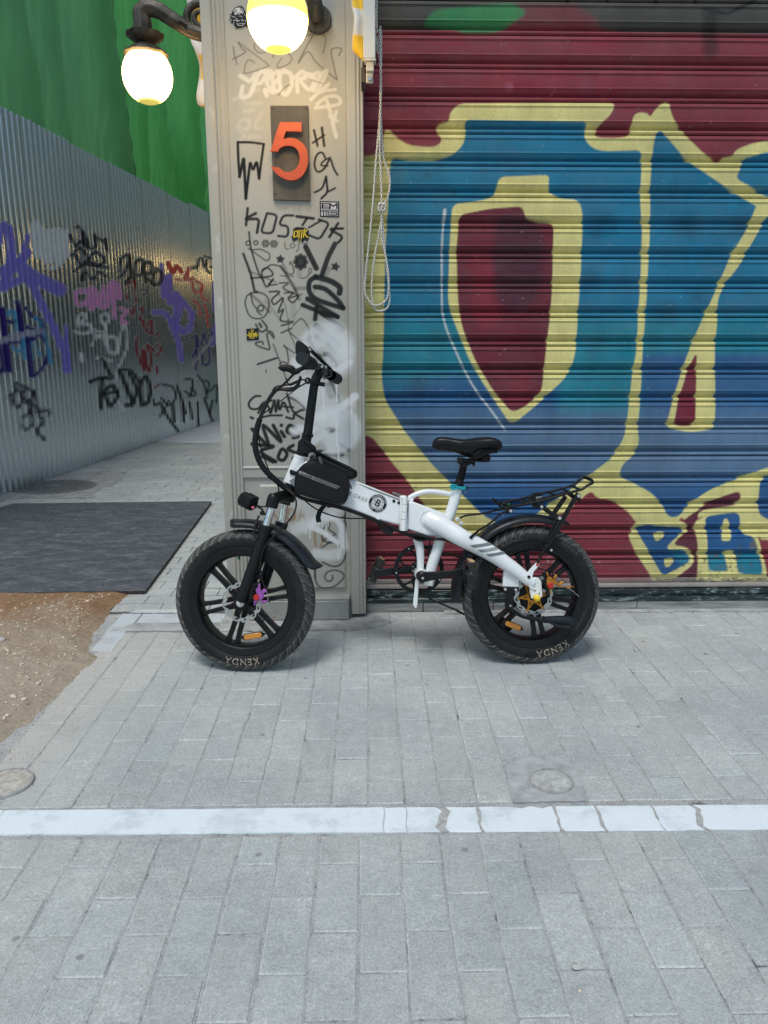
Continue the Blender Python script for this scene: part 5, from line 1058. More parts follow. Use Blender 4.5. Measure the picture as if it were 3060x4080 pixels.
def tyre_mat():
    t = NT('worn black tyre'); t.b.inputs['Specular IOR Level'].default_value = .22; at = t.n('ShaderNodeAttribute'); at.attribute_name = 'paint'
    d = t.ramp(t.noise(9, 6, .75), [(.35, (.010, .0105, .0115, 1)), (.60, (.020, .020, .020, 1)), (.76, (.055, .052, .047, 1))])
    c = t.mix(at.outputs['Alpha'], d, at.outputs['Color']); t.l(c, t.b.inputs['Base Color']); t.l(t.ramp(t.noise(30, 4, .6), [(.3, g3(.55)), (.7, g3(.8))]), t.b.inputs['Roughness'])
    t.l(t.bump(t.noise(200, 4, .7), .0007), t.b.inputs['Normal']); return t.m
TYM = tyre_mat()
def tyre(parent, M, name='tyre'):
    N = 620; m = 44; cR, hr, hw = .2375, .0405, .049; P = np.zeros((N*m, 3)); C = np.zeros((N*m, 3)); A = np.zeros(N*m); i = 0; LUG = 44
    for a_ in range(N):
        th = 2*PI*a_/N
        for q in range(m):
            ph = -PI*.86+2*PI*.86*q/(m-1)     # 0 = outward, +-90 = sidewalls
            k = abs(ph)/(PI/2); rr_ = cR+hr*math.copysign(abs(math.cos(ph))**.92, math.cos(ph)); vv_ = hw*math.copysign(abs(math.sin(ph))**.85, math.sin(ph))
            off = 0; al = 0; c = (.20, .195, .185)
            if k < .78:
                off = .0028
                fr = (th*LUG/(2*PI)+(.5 if ph > 0 else 0)-k*1.5) % 1.0
                if fr < .17 and k > .14: off = -.0042; al = .0
                elif fr < .30 and k > .14: al = .9
                fr2 = (th*LUG*1.0/(2*PI)+.55-k*.9) % 1.0
                if fr2 < .09 and .35 < k < .7: off = min(off, .0)
                al = max(al, .26+.3*noise.noise(Vector((math.cos(th)*4, math.sin(th)*4, ph*2))))
            elif k < .82: off = .0012
            if .98 < k < 1.02: off += .0006
            nr = math.cos(ph); nv = math.sin(ph); rr_ += off*nr; vv_ += off*nv
            P[i] = (rr_*math.cos(th), vv_, rr_*math.sin(th)); C[i] = c; A[i] = max(0, al); i += 1
    Mn = np.array(M); P = P @ Mn[:3, :3].T + Mn[:3, 3]
    pt = Paint(P[:, 0], P[:, 2], (1, 1, 1)); pt.C = C; pt.A = A
    j, ii = np.meshgrid(np.arange(N), np.arange(m-1), indexing='ij'); a = (j*m+ii).ravel(); nx_ = (((j+1) % N)*m+ii).ravel()
    Fq = np.stack([a, a+1, nx_+1, nx_], 1); me = bpy.data.meshes.new(name); me.vertices.add(N*m); me.vertices.foreach_set('co', P.astype(np.float32).ravel())
    me.loops.add(Fq.size); me.loops.foreach_set('vertex_index', Fq.astype(np.int32).ravel()); me.polygons.add(len(Fq)); me.polygons.foreach_set('loop_start', np.arange(0, Fq.size, 4, dtype=np.int32)); me.update(calc_edges=True)
    me.polygons.foreach_set('use_smooth', np.ones(len(Fq), bool)); atr = me.color_attributes.new('paint', 'FLOAT_COLOR', 'POINT'); atr.data.foreach_set('color', np.concatenate([C, A[:, None]], 1).astype(np.float32).ravel())
    me.validate(); return link(name, me, TYM, parent)
def tyre_text(parent, M, body, ang, r, size, mat, space=1.0, up=1):
    V, Fc = text_mesh(body, size, space); mb = MB(M)
    def fn(x, y, z):
        rr_ = r+y*up; a = ang-x/r*up; k = (rr_-.2375)/.0405; k = max(-.95, min(.95, k)); vv_ = -.049*abs(math.sqrt(1-k*k))**.85-.0018
        return (rr_*math.cos(a), vv_, rr_*math.sin(a))
    add_vf(mb, V, Fc, fn); return mb.build('lettering', mat, parent, recalc=False)
def wheel(M, name, front):
    mb = MB(M); mb.lathe([(.180, -.034), (.186, -.041), (.205, -.043), (.213, -.0445), (.2165, -.042), (.214, -.036), (.203, -.034), (.201, .034), (.214, .036), (.2165, .042), (.213, .0445), (.205, .043), (.186, .041), (.180, .034), (.1765, .02), (.1765, -.02)], 96, closed=True)
    rim = mb
    base = 12 if front else -18
    for k in range(6):
        a = R(base+60*k)
        for s in (-1, 1):
            pts = []
            for q in range(9):
                f_ = q/8; r_ = .028+f_*.155; lat = s*(.0155+.004*f_-.003*math.sin(PI*f_)); pts.append((r_*math.cos(a)-lat*math.sin(a), r_*math.sin(a)+lat*math.cos(a), .0092+(.004*(1-f_)**2)+.006*max(0, f_-.85)/.15))
            L = [(p[0]-p[2]*math.sin(a)*.8, p[1]+p[2]*math.cos(a)*.8) for p in pts]+[(p[0]+p[2]*math.sin(a)*.8, p[1]-p[2]*math.cos(a)*.8) for p in reversed(pts)]
            rim.prism(L, -.016, .016)
    w = rim.build(name, BLK, bike, bev=.0025)
    if not front: w['label'] = 'rear motor wheel with gold brake disc'
    tyre(w, M)
    MB(M).lathe([(0, -.06), (.022, -.06), (.026, -.05), (.03, -.03), (.034, -.02), (.034, .02), (.03, .04), (.02, .055), (0, .058)] if front else [(0, -.05), (.03, -.05), (.06, -.038), (.068, -.025), (.068, .025), (.06, .035), (.03, .045), (0, .05)], 32).build('hub', BLKM, w)
    # brake disc: wavy slotted ring with spider
    mb = MB(M); n = 168; Ro = .0775; Ri = .0605
    ro = [Ro+.0028*math.sin(2*PI*12*j/n)+.0012*math.sin(2*PI*24*j/n+1) for j in range(n)]; ri = [Ri+.0022*math.sin(2*PI*12*j/n+.6) for j in range(n)]; rm = [(ro[j]+ri[j])/2+.0012*math.sin(j) for j in range(n)]
    y0, y1 = -.0505, -.0485; A_ = []
    for j in range(n):
        a = 2*PI*j/n; A_.append([[mb.v((r_[j]*math.cos(a), y, r_[j]*math.sin(a))) for r_ in (ri, [x-.0035 for x in rm], [x+.003 for x in rm], ro)] for y in (y0, y1)])
    for j in range(n):
        k = (j+1) % n; slot = (j % 14) in (3, 4, 5, 6, 7) 
        for q in range(3):
            if q == 1 and slot: continue
            mb.face([A_[j][0][q], A_[j][0][q+1], A_[k][0][q+1], A_[k][0][q]]); mb.face([A_[j][1][q], A_[k][1][q], A_[k][1][q+1], A_[j][1][q+1]])
        mb.face([A_[j][0][3], A_[j][1][3], A_[k][1][3], A_[k][0][3]]); mb.face([A_[j][0][0], A_[k][0][0], A_[k][1][0], A_[j][1][0]])
    disc = mb.build('brake_disc', STEEL, w, recalc=True)
    mb = MB(M); arms = 6
    for k in range(arms):
        a = 2*PI*k/arms+(.3 if front else .12)
        for s in (-1, 1):
            a2 = a+s*.38
            p = [(.024*math.cos(a2), .024*math.sin(a2)), (.057*math.cos(a), .057*math.sin(a))]; dx, dz = p[1][0]-p[0][0], p[1][1]-p[0][1]; L = math.hypot(dx, dz); nx_, nz_ = -dz/L*.0035, dx/L*.0035
            mb.prism([(p[0][0]+nx_, p[0][1]+nz_), (p[1][0]+nx_*.7, p[1][1]+nz_*.7), (p[1][0]-nx_*.7, p[1][1]-nz_*.7), (p[0][0]-nx_, p[0][1]-nz_)], -.0515-.0004*s-.0001*k, -.0495)
        mb.lathe([(0, -.0545), (.005, -.0545), (.0062, -.0525), (.0062, -.0505)], 10, Matrix.Translation((.0605*math.cos(a), 0, .0605*math.sin(a))))
    mb.lathe([(.018, -.0525), (.029, -.0525), (.029, -.0495), (.018, -.0495)], 28, closed=True)
    mb.build('disc_spider', BLK if front else ORG, disc)
    # amber reflector
    return w
wf = wheel(WF, 'wheel', True); wr = wheel(WR, 'wheel', False)
tyre_text(wf, WF, 'KENDA', R(-91), .2365, .037, TXT, 1.18); tyre_text(wr, WR, 'KENDA', R(-70), .2365, .037, TXT, 1.18)
tyre_text(wr, WR, 'KRAZE', R(112), .240, .027, TXD, 1.1); tyre_text(wr, WR, 'KENDA', R(52), .240, .022, TXD, 1.2); tyre_text(wf, WF, 'KENDA', R(-34), .243, .016, TXD, 1.3)
tyre_text(wr, WR, 'TUBE TYPE 20x4.0', R(-28), .222, .008, TXD, 1.2)
def reflector(k, c, ang, v, par, L=.036, hh=.0105):
    p = b(k, *c, v); M = Matrix.Translation(p) @ Matrix.Rotation(ang, 4, 'Y')
    o_ = [(-L*1.45, 0), (-L, -hh*.9), (-L*.8, -hh*1.15), (L*.8, -hh*1.15), (L, -hh*.9), (L*1.45, 0), (L, hh*.9), (L*.8, hh*1.15), (-L*.8, hh*1.15), (-L, hh*.9)]
    r_ = MB(M).prism(o_, -.004, .004).build('reflector', BLKM, par, bev=.0015)
    MB(M).prism([(-L, 0), (-L*.92, -hh*.8), (-L*.7, -hh), (L*.7, -hh), (L*.92, -hh*.8), (L, 0), (L*.92, hh*.8), (L*.7, hh), (-L*.7, hh), (-L*.92, hh*.8)], -.009, -.004).build('lens', AMB, r_, bev=.002)
reflector('a', (680, 1313), R(-8), -.035, wf); reflector('d', (672, 1638), R(23), -.035, wr, .034)
mb = MB(); mb.tube(bs('a', [(560, 600), (562, 650)], -.0), .0042, 8, 1); mb.build('valve_stem', BLKM, wf); MB().tube(bs('a', [(562, 648), (566, 682)], -.0), .0055, 10, 1).build('valve_cap', GRN, wf)
MB(WF).lathe([(0, -.088), (.006, -.087), (.0065, -.080), (.0085, -.080), (.0115, -.0795), (.0115, -.070), (.016, -.069), (.016, -.064), (0, -.063)], 6 if False else 18).build('axle_nut', SILV, wf)
MB(WR).lathe([(0, -.122), (.006, -.1205), (.0105, -.116), (.0125, -.110), (.0135, -.100), (.0135, -.094), (.009, -.093), (.009, -.05)], 20).build('axle_cap', YEL, wr)

# ---- fork, crown, fender, headlight
mb = MB(); mb.tube([b('a', 785, 425, -.066), b('a', 700, 690, -.066), b('a', 592, 985, -.066), b('a', 575, 1030, -.066)], [.0245, .023, .021, .016], 20, 4); mb.tube([b('a', 915, 400, .066), b('a', 780, 850, .066), b('a', 745, 950, .066)], [.0245, .022, .018], 18, 4)
mb.tube([b('a', 790, 400, -.066), b('a', 782, 432, -.066)], .0268, 20, 1); mb.tube([b('a', 920, 375, .066), b('a', 912, 405, .066)], .0265, 18, 1)
mb.prism(b2('a', [(640, 880), (735, 870), (745, 920), (700, 1010), (650, 1010)], -.066), -.072, -.058); mb.tube(bs('a', [(800, 770), (850, 772)], .06), [.010, .0085], 10, 1); mb.tube(bs('a', [(705, 815), (740, 830)], -.05), [.010, .009], 10, 1)
fork = mb.build('fork', BLK, bike, bev=.0)
mb = MB(); mb.tube([b('a', 838, 245, -.066), b('a', 786, 415, -.066)], .0155, 18, 1); mb.tube([b('a', 945, 215, .066), b('a', 915, 395, .066)], .0155, 18, 1); mb.build('fork_stanchion', CHROME, fork, split=True)
mb = MB(); ca = b('a', 846, 205, -.066); cb = b('a', 945, 180, .066); cm = b('a', 975, 165, 0)
mb.tube([b('a', 862, 150, -.066), b('a', 850, 180, -.066), b('a', 832, 252, -.066)], [.019, .0245, .0235], 20, 3); mb.tube([b('a', 962, 140, .066), b('a', 940, 225, .066)], [.022, .023], 18, 1)
mb.tube([ca+Vector((.004, 0, .012)), (ca+cm)/2+Vector((.004, 0, .012)), cm, (cm+cb)/2, cb], [.021, .022, .026, .023, .021], 14, 3, sq=1.); mb.tube([b('a', 1000, 60, 0), b('a', 985, 120, 0), b('a', 968, 200, 0)], [.024, .025, .026], 18, 3)
mb.build('fork_crown', BLK, fork, ang=50)
mb = MB(); mb.tube([b('a', 842, 250, -.066), b('a', 835, 268, -.066)], .0168, 18, 1); mb.build('cable_tie', WHT2, fork)
def fender(M, th0, th1, r0, wid, sag, flare0=0., flare1=0., n=60):
    mb = MB(M); rows = []; m = 14
    for i_ in range(n+1):
        f_ = i_/n; th = th0+(th1-th0)*f_; rr_ = r0+flare0*max(0, 1-f_/.12)**2+flare1*max(0, (f_-.9)/.1)**2; wq = wid*(1-.35*max(0, 1-f_/.05)**2-.3*max(0, (f_-.95)/.05)**2); row = []
        for q in range(m+1):
            t_ = -1+2*q/m; dr = -sag*abs(t_)**2.6; row.append((rr_+dr, wq*math.sin(t_*PI/2*.98)))
        ring = [mb.v((a_*math.cos(th), v_, a_*math.sin(th))) for a_, v_ in row]+[mb.v(((a_-.0035)*math.cos(th), v_*.94, (a_-.0035)*math.sin(th))) for a_, v_ in reversed(row)]
        rows.append(ring)
    for a_, c_ in zip(rows, rows[1:]):
        L = len(a_)
        for j in range(L): mb.face([a_[j], a_[(j+1) % L], c_[(j+1) % L], c_[j]])
    mb.face(rows[0]); mb.face(rows[-1][::-1]); return mb
fender(WF, R(23.5), R(98), .322, .056, .027, .022, .004).build('front_fender', FEN, bike, ang=60)
fender(WR, R(66), R(184), .324, .058, .028, .014, 0., 80).build('rear_fender', FEN, bike, ang=60)
hl = MB(); hc = b('a', 637, 200, -.03); Mh = Matrix.Translation(hc) @ Matrix.Rotation(R(-35), 4, 'Z') @ Matrix.Rotation(R(22), 4, 'Y')
hl.lathe([(0, -.031), (.026, -.031), (.029, -.027), (.0295, -.010), (.027, -.008), (.0295, -.005), (.0295, 0), (.027, .002), (.0295, .004), (.0295, .009), (.027, .011), (.0295, .013), (.029, .026), (.025, .03), (0, .03)], 26, Mh @ Matrix.Rotation(PI/2, 4, 'Z') @ Matrix.Scale(1.0, 4))
for k in range(7): hl.box((0, 0, 0), (.0305, .0025, .0305), None) if False else None
for k in range(-3, 4): hl.box(Mh @ Vector((.004, k*.0085, .002)), (.0238, .0022, .0238), (Mh.to_3x3() @ Matrix.Rotation(0, 3, 'X')))
head = hl.build('headlight', BLKM, bike, bev=.001); mb = MB(); mb.tube([b('a', 655, 235, -.03), b('a', 700, 240, -.035), b('a', 755, 268, -.04), b('a', 762, 300, -.04), b('a', 830, 330, -.02)], .0042, 8, 4); mb.lathe([(0, -.01), (.0095, -.01), (.0095, .01), (0, .01)], 14, Matrix.Translation(b('a', 758, 298, -.04))); mb.build('light_bracket', BLK, head)
MB().lathe([(0, -.012), (.0048, -.011), (.0055, -.004), (.0055, .004), (0, .004)], 14, Matrix.Translation(b('a', 681, 252, -.05))).build('button', PINK, head)

# ---- main frame
HV = .036
mb = MB()
mb.prism(b2('b', [(520, 1560), (600, 1480), (1120, 1690), (1645, 1897), (1645, 2195), (1380, 2130), (960, 1970), (520, 1830), (425, 1712)], -HV), -HV, HV)
frame = mb.build('frame', WHT, bike, bev=.008, seg=3); frame['label'] = 'glossy white folding frame'
mb = MB(); mb.tube([b('b', 540, 1440, 0), b('b', 420, 1730, 0)], [.0235, .0245], 24, 1); mb.tube([b('b', 545, 1430, 0), b('b', 537, 1450, 0)], .0255, 24, 1); mb.build('head_tube', WHT, frame)
mb = MB(); mb.prism(b2('c', [(712, 760), (760, 765), (1085, 885), (1135, 960), (1095, 1125), (1060, 1118), (900, 1112), (700, 1045)], -.033), -.033, .033); mb.build('rear_beam', WHT, frame, bev=.007, seg=3)
# hinge
mb = MB(); mb.prism(b2('c', [(622, 705), (690, 702), (706, 1060), (618, 1062)], -.04), -.038, .038); mb.build('hinge_block', WHT, frame, bev=.004)
mb = MB(); hp = [(670, 712), (668, 790), (664, 868), (660, 945), (655, 1060)]
for (x0, y0), (x1, y1) in zip(hp, hp[1:]): mb.tube([b('c', x0, y0+2, -.047), b('c', x1, y1-2, -.047)], .0118, 18, 1)
mb.build('hinge', WHT, frame, bev=.0012); mb = MB(); mb.box(b('c', 585, 685, -.02), (.016, .012, .004), Matrix.Rotation(R(22), 3, 'Y')); mb.build('fold_latch', DECG, frame, bev=.002)
mb = MB()
for (x, y), r_ in (((608, 774), .0055), ((560, 757), .0062)): mb.lathe([(0, -.0015), (r_, -.001), (r_*1.1, .003), (0, .003)], 14, Matrix.Translation(b('c', x, y, -HV-.001)))
mb.build('frame_bolt', [BLK], frame, split=True)
mb = MB(); mb.tube(bs('c', [(712, 728), (800, 682), (900, 660), (1000, 664), (1080, 676), (1150, 690)], 0), .0105, 14, 5); mb.tube(bs('c', [(700, 735), (752, 752)], 0), .012, 12, 1); mb.build('top_arch', WHT, frame)
mb = MB(); mb.tube([b('c', 1205, 615, 0), b('c', 1195, 660, 0), b('c', 1160, 800, 0), b('c', 1105, 960, 0)], .0215, 24, 2); mb.tube([b('c', 1045, 1090, 0), b('c', 1000, 1250, 0), b('c', 945, 1420, 0), b('c', 912, 1610, 0)], [.0235, .0225, .0215, .021], 24, 2); mb.build('seat_tube', WHT, frame)
mb = MB(); mb.tube(bs('c', [(778, 1080), (805, 1160), (825, 1260), (830, 1370), (828, 1470)], 0), [.018, .0185, .0165, .0145, .014], 20, 5); mb.build('down_strut', WHT, frame)
mb = MB(); bbp = b('c', 833, 1500, 0); mb.lathe([(.0, -.046), (.0235, -.046), (.025, -.042), (.025, .042), (.0235, .046), (0, .046)], 28, Matrix.Translation(bbp)); mb.build('bottom_bracket', WHT, frame)
mb = MB(); P_s = [b('i', 712, 640, -.012), b('i', 705, 760, -.010), b('i', 692, 900, -.008), b('i', 688, 1020, -.006)]
lp = b2('i', [(690, 660), (728, 650), (730, 700), (712, 985), (698, 1032), (680, 1028), (655, 985), (668, 860)], -.01); mb.prism(lp, -.014, -.002); mb.build('support_foot', WHT, frame, bev=.002)
# swing arms: near and far, hugging the wide rear tyre
sw = [((905, 935), -.026, .034), ((1000, 985), -.040, .0385), ((1100, 1040), -.052, .0375), ((1200, 1100), -.062, .036), ((1320, 1170), -.070, .0345)]
sw2 = [((150, 745), -.074, .0345), ((300, 822), -.078, .0335), ((450, 905), -.081, .0315), ((600, 1005), -.083, .0285), ((720, 1090), -.084, .0255), ((810, 1165), -.085, .0225), ((880, 1215), -.085, .019)]
ax_pts = [(b('c', *p, v), r_) for p, v, r_ in sw[:4]]+[(b('d', *p, v), r_) for p, v, r_ in sw2[0:]]
ax_pts = [q for i_, q in enumerate(ax_pts) if i_ != 3]
SWP = catmull([p for p, r_ in ax_pts], 6); SWR = [np.interp(i_/6, range(len(ax_pts)), [r_ for p, r_ in ax_pts]) for i_ in range(len(SWP))]
mb = MB(); mb.tube([p for p, r_ in ax_pts], [r_ for p, r_ in ax_pts], 28, 6, sq=.82, cap=True); c0 = ax_pts[0]; mb.build('swing_arm', WHT, frame, ang=60)
mb = MB(); mb.tube([Vector((p.x, -p.y, p.z)) for p, r_ in ax_pts], [r_ for p, r_ in ax_pts], 20, 5, sq=.82); mb.build('swing_arm', WHT, frame, ang=60)
mb = MB(); d0 = (ax_pts[1][0]-ax_pts[0][0]).normalized(); mb.tube([ax_pts[0][0]-d0*.012, ax_pts[0][0]-d0*.006, ax_pts[0][0]+d0*.004], [.024, .031, .0345], 28, 1, sq=.82)
for k in range(11):
    a = R(70+k*20); q = ax_pts[0][0]+Vector((math.cos(a)*.031, -.0335+.012, math.sin(a)*.033)); q = Vector((q.x, -.0355, q.z)); mb.box(q, (.003, .0018, .003), Matrix.Rotation(a, 3, 'Y'))
mb.build('weld', WHT, frame, bev=.001)
# dropout plates and tabs
v_ = -.088
for sgn in (1, -1):
    dv = v_ if sgn == 1 else .082; mb = MB()
    o3 = b2('f', [(395, 690), (430, 640), (520, 590), (575, 600), (605, 650), (618, 770), (628, 880), (600, 935), (560, 965), (470, 925), (458, 925), (440, 830), (430, 740)], dv)
    mb.prism(o3, dv-.004, dv+.006); mb.prism(b2('f', [(400, 700), (515, 598), (530, 618), (440, 712), (505, 775), (495, 795), (425, 745)], dv), dv-.010, dv-.004)
    mb.prism(b2('f', [(585, 620), (605, 650), (618, 770), (628, 880), (610, 900), (600, 780), (585, 680)], dv), dv-.010, dv-.004)
    tabc = b('f', 555, 390, dv); mb.prism(b2('f', [(385, 540), (440, 462), (520, 380), (545, 355), (575, 360), (588, 385), (575, 420), (500, 500), (470, 600)], dv), dv-.004, dv+.004); mb.build('dropout', WHT, frame, bev=.0015)
mb = MB(); mb.lathe([(0, -.0075), (.004, -.0075), (.0058, -.0055), (.0058, 0), (0, 0)], 14, Matrix.Translation(b('f', 553, 392, v_))); mb.build('rack_bolt', RED, frame, split=True)
mb = MB()
for x, y, r_ in ((425, 587, .0062), (522, 805, .0026), (586, 848, .0026)): mb.lathe([(0, -.002), (r_, -.0012), (r_, .002), (0, .002)], 14, Matrix.Translation(b('f', x, y, -.105 if r_ > .005 else v_-.0045)))
mb.build('plug', BLK, frame, split=True)
mb = MB(); mb.prism(b2('d', [(578, 1075), (640, 1100), (738, 1165), (728, 1248), (565, 1240)], -.07), -.076, -.060); mb.build('stand_plate', WHT, frame, bev=.002)
# small cable stops
mb = MB()
for x, y in ((1205, 942), (1240, 985)): mb.lathe([(0, -.014), (.0075, -.014), (.0082, -.011), (.0082, .004), (0, .004)], 16, Matrix.Translation(b('c', x, y, -.03)))
for x, y in ((390, 948), (1180, 1160), (1500, 1340)): mb.box(b('c', x, y, -.035), (.0065, .006, .0065), Matrix.Rotation(R(25), 3, 'Y'))
mb.build('cable_stop', WHT2, frame, bev=.0015, split=True)
mb = MB()
for x, y in ((1205, 942), (1240, 985)): mb.lathe([(0, -.0155), (.003, -.0155), (.003, -.012), (0, -.012)], 10, Matrix.Translation(b('c', x, y, -.03)))
mb.build('stop_screw', DECG, frame, split=True)
# decals lying on the swing arm's round flank
def swing_v(u, w):
    best = None
    for p, r_ in zip(SWP, SWR):
        d_ = (p.x-u)**2+(p.z-w)**2
        if best is None or d_ < best[0]: best = (d_, p, r_)
    d_, p, r_ = best; rr_ = max(0, r_*r_-d_); return p.y-math.sqrt(rr_)*.82-.0012
mb = MB()
def quad_on(mb, q4, nx_=14, ny_=4, eps=0., mi=0):
    P4 = [Vector((p.x, 0, p.z)) for p in q4]; vs = []
    for j in range(ny_+1):
        for i_ in range(nx_+1):
            s_, t_ = i_/nx_, j/ny_; p = (P4[0]*(1-s_)+P4[1]*s_)*(1-t_)+(P4[3]*(1-s_)+P4[2]*s_)*t_; vs.append(mb.v((p.x, swing_v(p.x, p.z)-eps, p.z)))
    for j in range(ny_):
        for i_ in range(nx_): a = j*(nx_+1)+i_; mb.face([vs[a], vs[a+1], vs[a+nx_+2], vs[a+nx_+1]], mi)
for q in ([(228, 822), (420, 797), (468, 822), (275, 848)], [(310, 870), (500, 842), (538, 865), (352, 895)], [(392, 912), (582, 885), (608, 910), (432, 937)]): quad_on(mb, bs('d', q, -.1))
mb.build('surface_stripe', DECG, frame, recalc=False, split=True)
V, Fc = text_mesh('A DECE OASIS', .0092, 1.0); c_ = b('d', 428, 867, -.1); tx = (b('d', 500, 857, -.1)-b('d', 355, 877, -.1)).normalized(); mb = MB()
def fdec(x, y, z):
    q = c_+Vector((tx.x, 0, tx.z))*x*.92+Vector((-tx.z, 0, tx.x))*y; return (q.x, swing_v(q.x, q.z)-.0006, q.z)
add_vf(mb, V, Fc, fdec); mb.build('lettering', TXW, frame, recalc=False)
# writing and emblem on the front beam
fx = (b('c', 600, 1010, -HV)-b('c', 100, 820, -HV)).normalized(); fz = Vector((-fx.z, 0, fx.x))
def on_beam(c, sc=1., dy=-.0006, rot=0): return lambda x, y, z: tuple(Vector((c.x, -HV-.0006+dy, c.z))+fx*(x*math.cos(rot)-y*math.sin(rot))*sc+fz*(x*math.sin(rot)+y*math.cos(rot))*sc)
V, Fc = text_mesh('E OASIS', .0205, 1.12); mb = MB(); add_vf(mb, V, Fc, on_beam(b('c', 196, 716, -HV), 1, 0, R(-2))); mb.build('lettering', TXG, frame, recalc=False)
ec = b('c', 395, 780, -HV); ER = .0352; mb = MB()
def ringf(mb, r0, r1, dy, mi, n=56):
    f_ = on_beam(ec, 1, dy); A0 = [mb.v(f_(r0*math.cos(2*PI*j/n), r0*math.sin(2*PI*j/n), 0)) for j in range(n)] if r0 else None; A1 = [mb.v(f_(r1*math.cos(2*PI*j/n), r1*math.sin(2*PI*j/n), 0)) for j in range(n)]
    if A0 is None: mb.face(A1, mi); return
    for j in range(n): mb.face([A0[j], A0[(j+1) % n], A1[(j+1) % n], A1[j]], mi)
ringf(mb, 0, ER*1.06, 0, 1); ringf(mb, ER*.70, ER, -.0005, 0)
def arcs(pts, w, dy, mi):
    f_ = on_beam(ec, 1, dy)
    for (x0, y0), (x1, y1) in zip(pts, pts[1:]):
        L = math.hypot(x1-x0, y1-y0); nx_, ny_ = -(y1-y0)/L*w/2, (x1-x0)/L*w/2; mb.face([mb.v(f_(x0+nx_, y0+ny_, 0)), mb.v(f_(x1+nx_, y1+ny_, 0)), mb.v(f_(x1-nx_, y1-ny_, 0)), mb.v(f_(x0-nx_, y0-ny_, 0))], mi)
for P_a in ([(-.022, .010), (-.012, .004), (.0, .0), (.012, -.003), (.024, -.004)], [(-.012, .021), (-.004, .012), (.002, 0), (.004, -.012), (.003, -.024)], [(-.021, -.010), (-.014, -.004), (-.012, .004), (-.016, .014)], [(.008, .022), (.014, .012), (.020, .008)], [(-.006, -.023), (.006, -.016), (.016, -.016)]): arcs(P_a, .0013, -.0006, 0)
V, Fc = text_mesh('B', .040); add_vf(mb, V, Fc, on_beam(ec, 1.28, -.0009, R(-8)), 1); add_vf(mb, V, Fc, on_beam(ec, 1.0, -.0012, R(-8)), 0)
for body, a0, flip in (('BROOKLYN', 90, 1), ('NEW YORK', -90, -1)):
    n = len(body)
    for i_, ch in enumerate(body):
        if ch == ' ': continue
        V, Fc = text_mesh(ch, .0105); an = R(a0-flip*(i_-(n-1)/2)*17.5)
        def fl_(x, y, z, an=an, flip=flip):
            r_ = ER*.85; cx, cy = r_*math.cos(an), r_*math.sin(an); ra = an-PI/2*flip; return on_beam(ec, 1, -.0012)(cx+x*math.cos(ra)-y*math.sin(ra), cy+x*math.sin(ra)+y*math.cos(ra), 0)
        add_vf(mb, V, Fc, fl_, 1)
mb.build('emblem', [DECN, TXW], frame, recalc=False)
mb = MB(); q = [b('c', 175, 568, -HV), b('c', 620, 735, -HV), b('c', 620, 752, -HV), b('c', 300, 632, -HV)]; mb.face([mb.v((p.x, -HV-.0012, p.z)) for p in q]); mb.build('surface_stripe', GREY, frame, recalc=False, split=True)  # bevel highlight along the beam, painted on as a thin grey strip

GRIPM = simple('worn grey black rubber', (.022, .025, .029, 1), .55, sc=60)
# ---- stem, handlebar, controls
mb = MB(); mb.tube([b('b', 700, 620, 0), b('b', 660, 910, 0), b('b', 625, 1185, 0)], [.0168, .0178, .0185], 22, 2); stem = mb.build('stem', BLK, bike)
mb = MB(); mb.tube([b('b', 625, 1180, 0), b('b', 622, 1198, 0), b('b', 615, 1212, 0), b('b', 605, 1280, 0), b('b', 585, 1340, 0), b('b', 570, 1385, 0), b('b', 560, 1430, 0)], [.022, .0235, .020, .020, .0235, .0245, .0245], 22, 2)
mb.prism(b2('b', [(520, 1270), (560, 1235), (600, 1250), (650, 1265), (700, 1340), (700, 1380), (640, 1400), (520, 1395), (512, 1330)], -.02), -.026, .026); mb.build('stem_hinge', BLK, stem, bev=.004, ang=50)
mb = MB(); mb.tube([b('b', 590, 1262, -.032), b('b', 640, 1300, -.034), b('b', 690, 1345, -.034), b('b', 695, 1375, -.032)], [.006, .009, .0095, .006], 12, 4); mb.tube(bs('b', [(615, 1340), (695, 1360)], -.036), .004, 8, 1); mb.build('stem_latch', BLKM, stem)
mb = MB(); mb.tube([b('b', 706, 590, 0), b('b', 697, 640, 0)], .0225, 20, 1); mb.box(b('b', 775, 638, -.01), (.014, .011, .0075), Matrix.Rotation(R(8), 3, 'Y')); mb.tube(bs('b', [(715, 612), (760, 622)], -.006), .006, 8, 1); mb.build('stem_clamp', BLKM, stem, bev=.002)
gn = b('e', 425, 400, -.29); gf = b('e', 1010, 745, .30); bd = (gf-gn); BL_ = bd.length; bd.normalize(); up_ = Vector((0, 0, 1))
al = lambda s: gn+bd*s
mb = MB(); mb.tube([al(.02), al(BL_-.02)], .0112, 14, 1); mb.tube([al(.15), al(.158), al(.175), al(.182)], [.016, .019, .019, .016], 16, 1); mb.tube([al(.26), al(.34)], .0175, 18, 1); mb.tube([al(.40), al(.42)], .018, 16, 1)
mb.tube([al(.3), b('b', 706, 592, 0)], [.019, .0185], 16, 1); bar = mb.build('handlebar', BLK, bike)
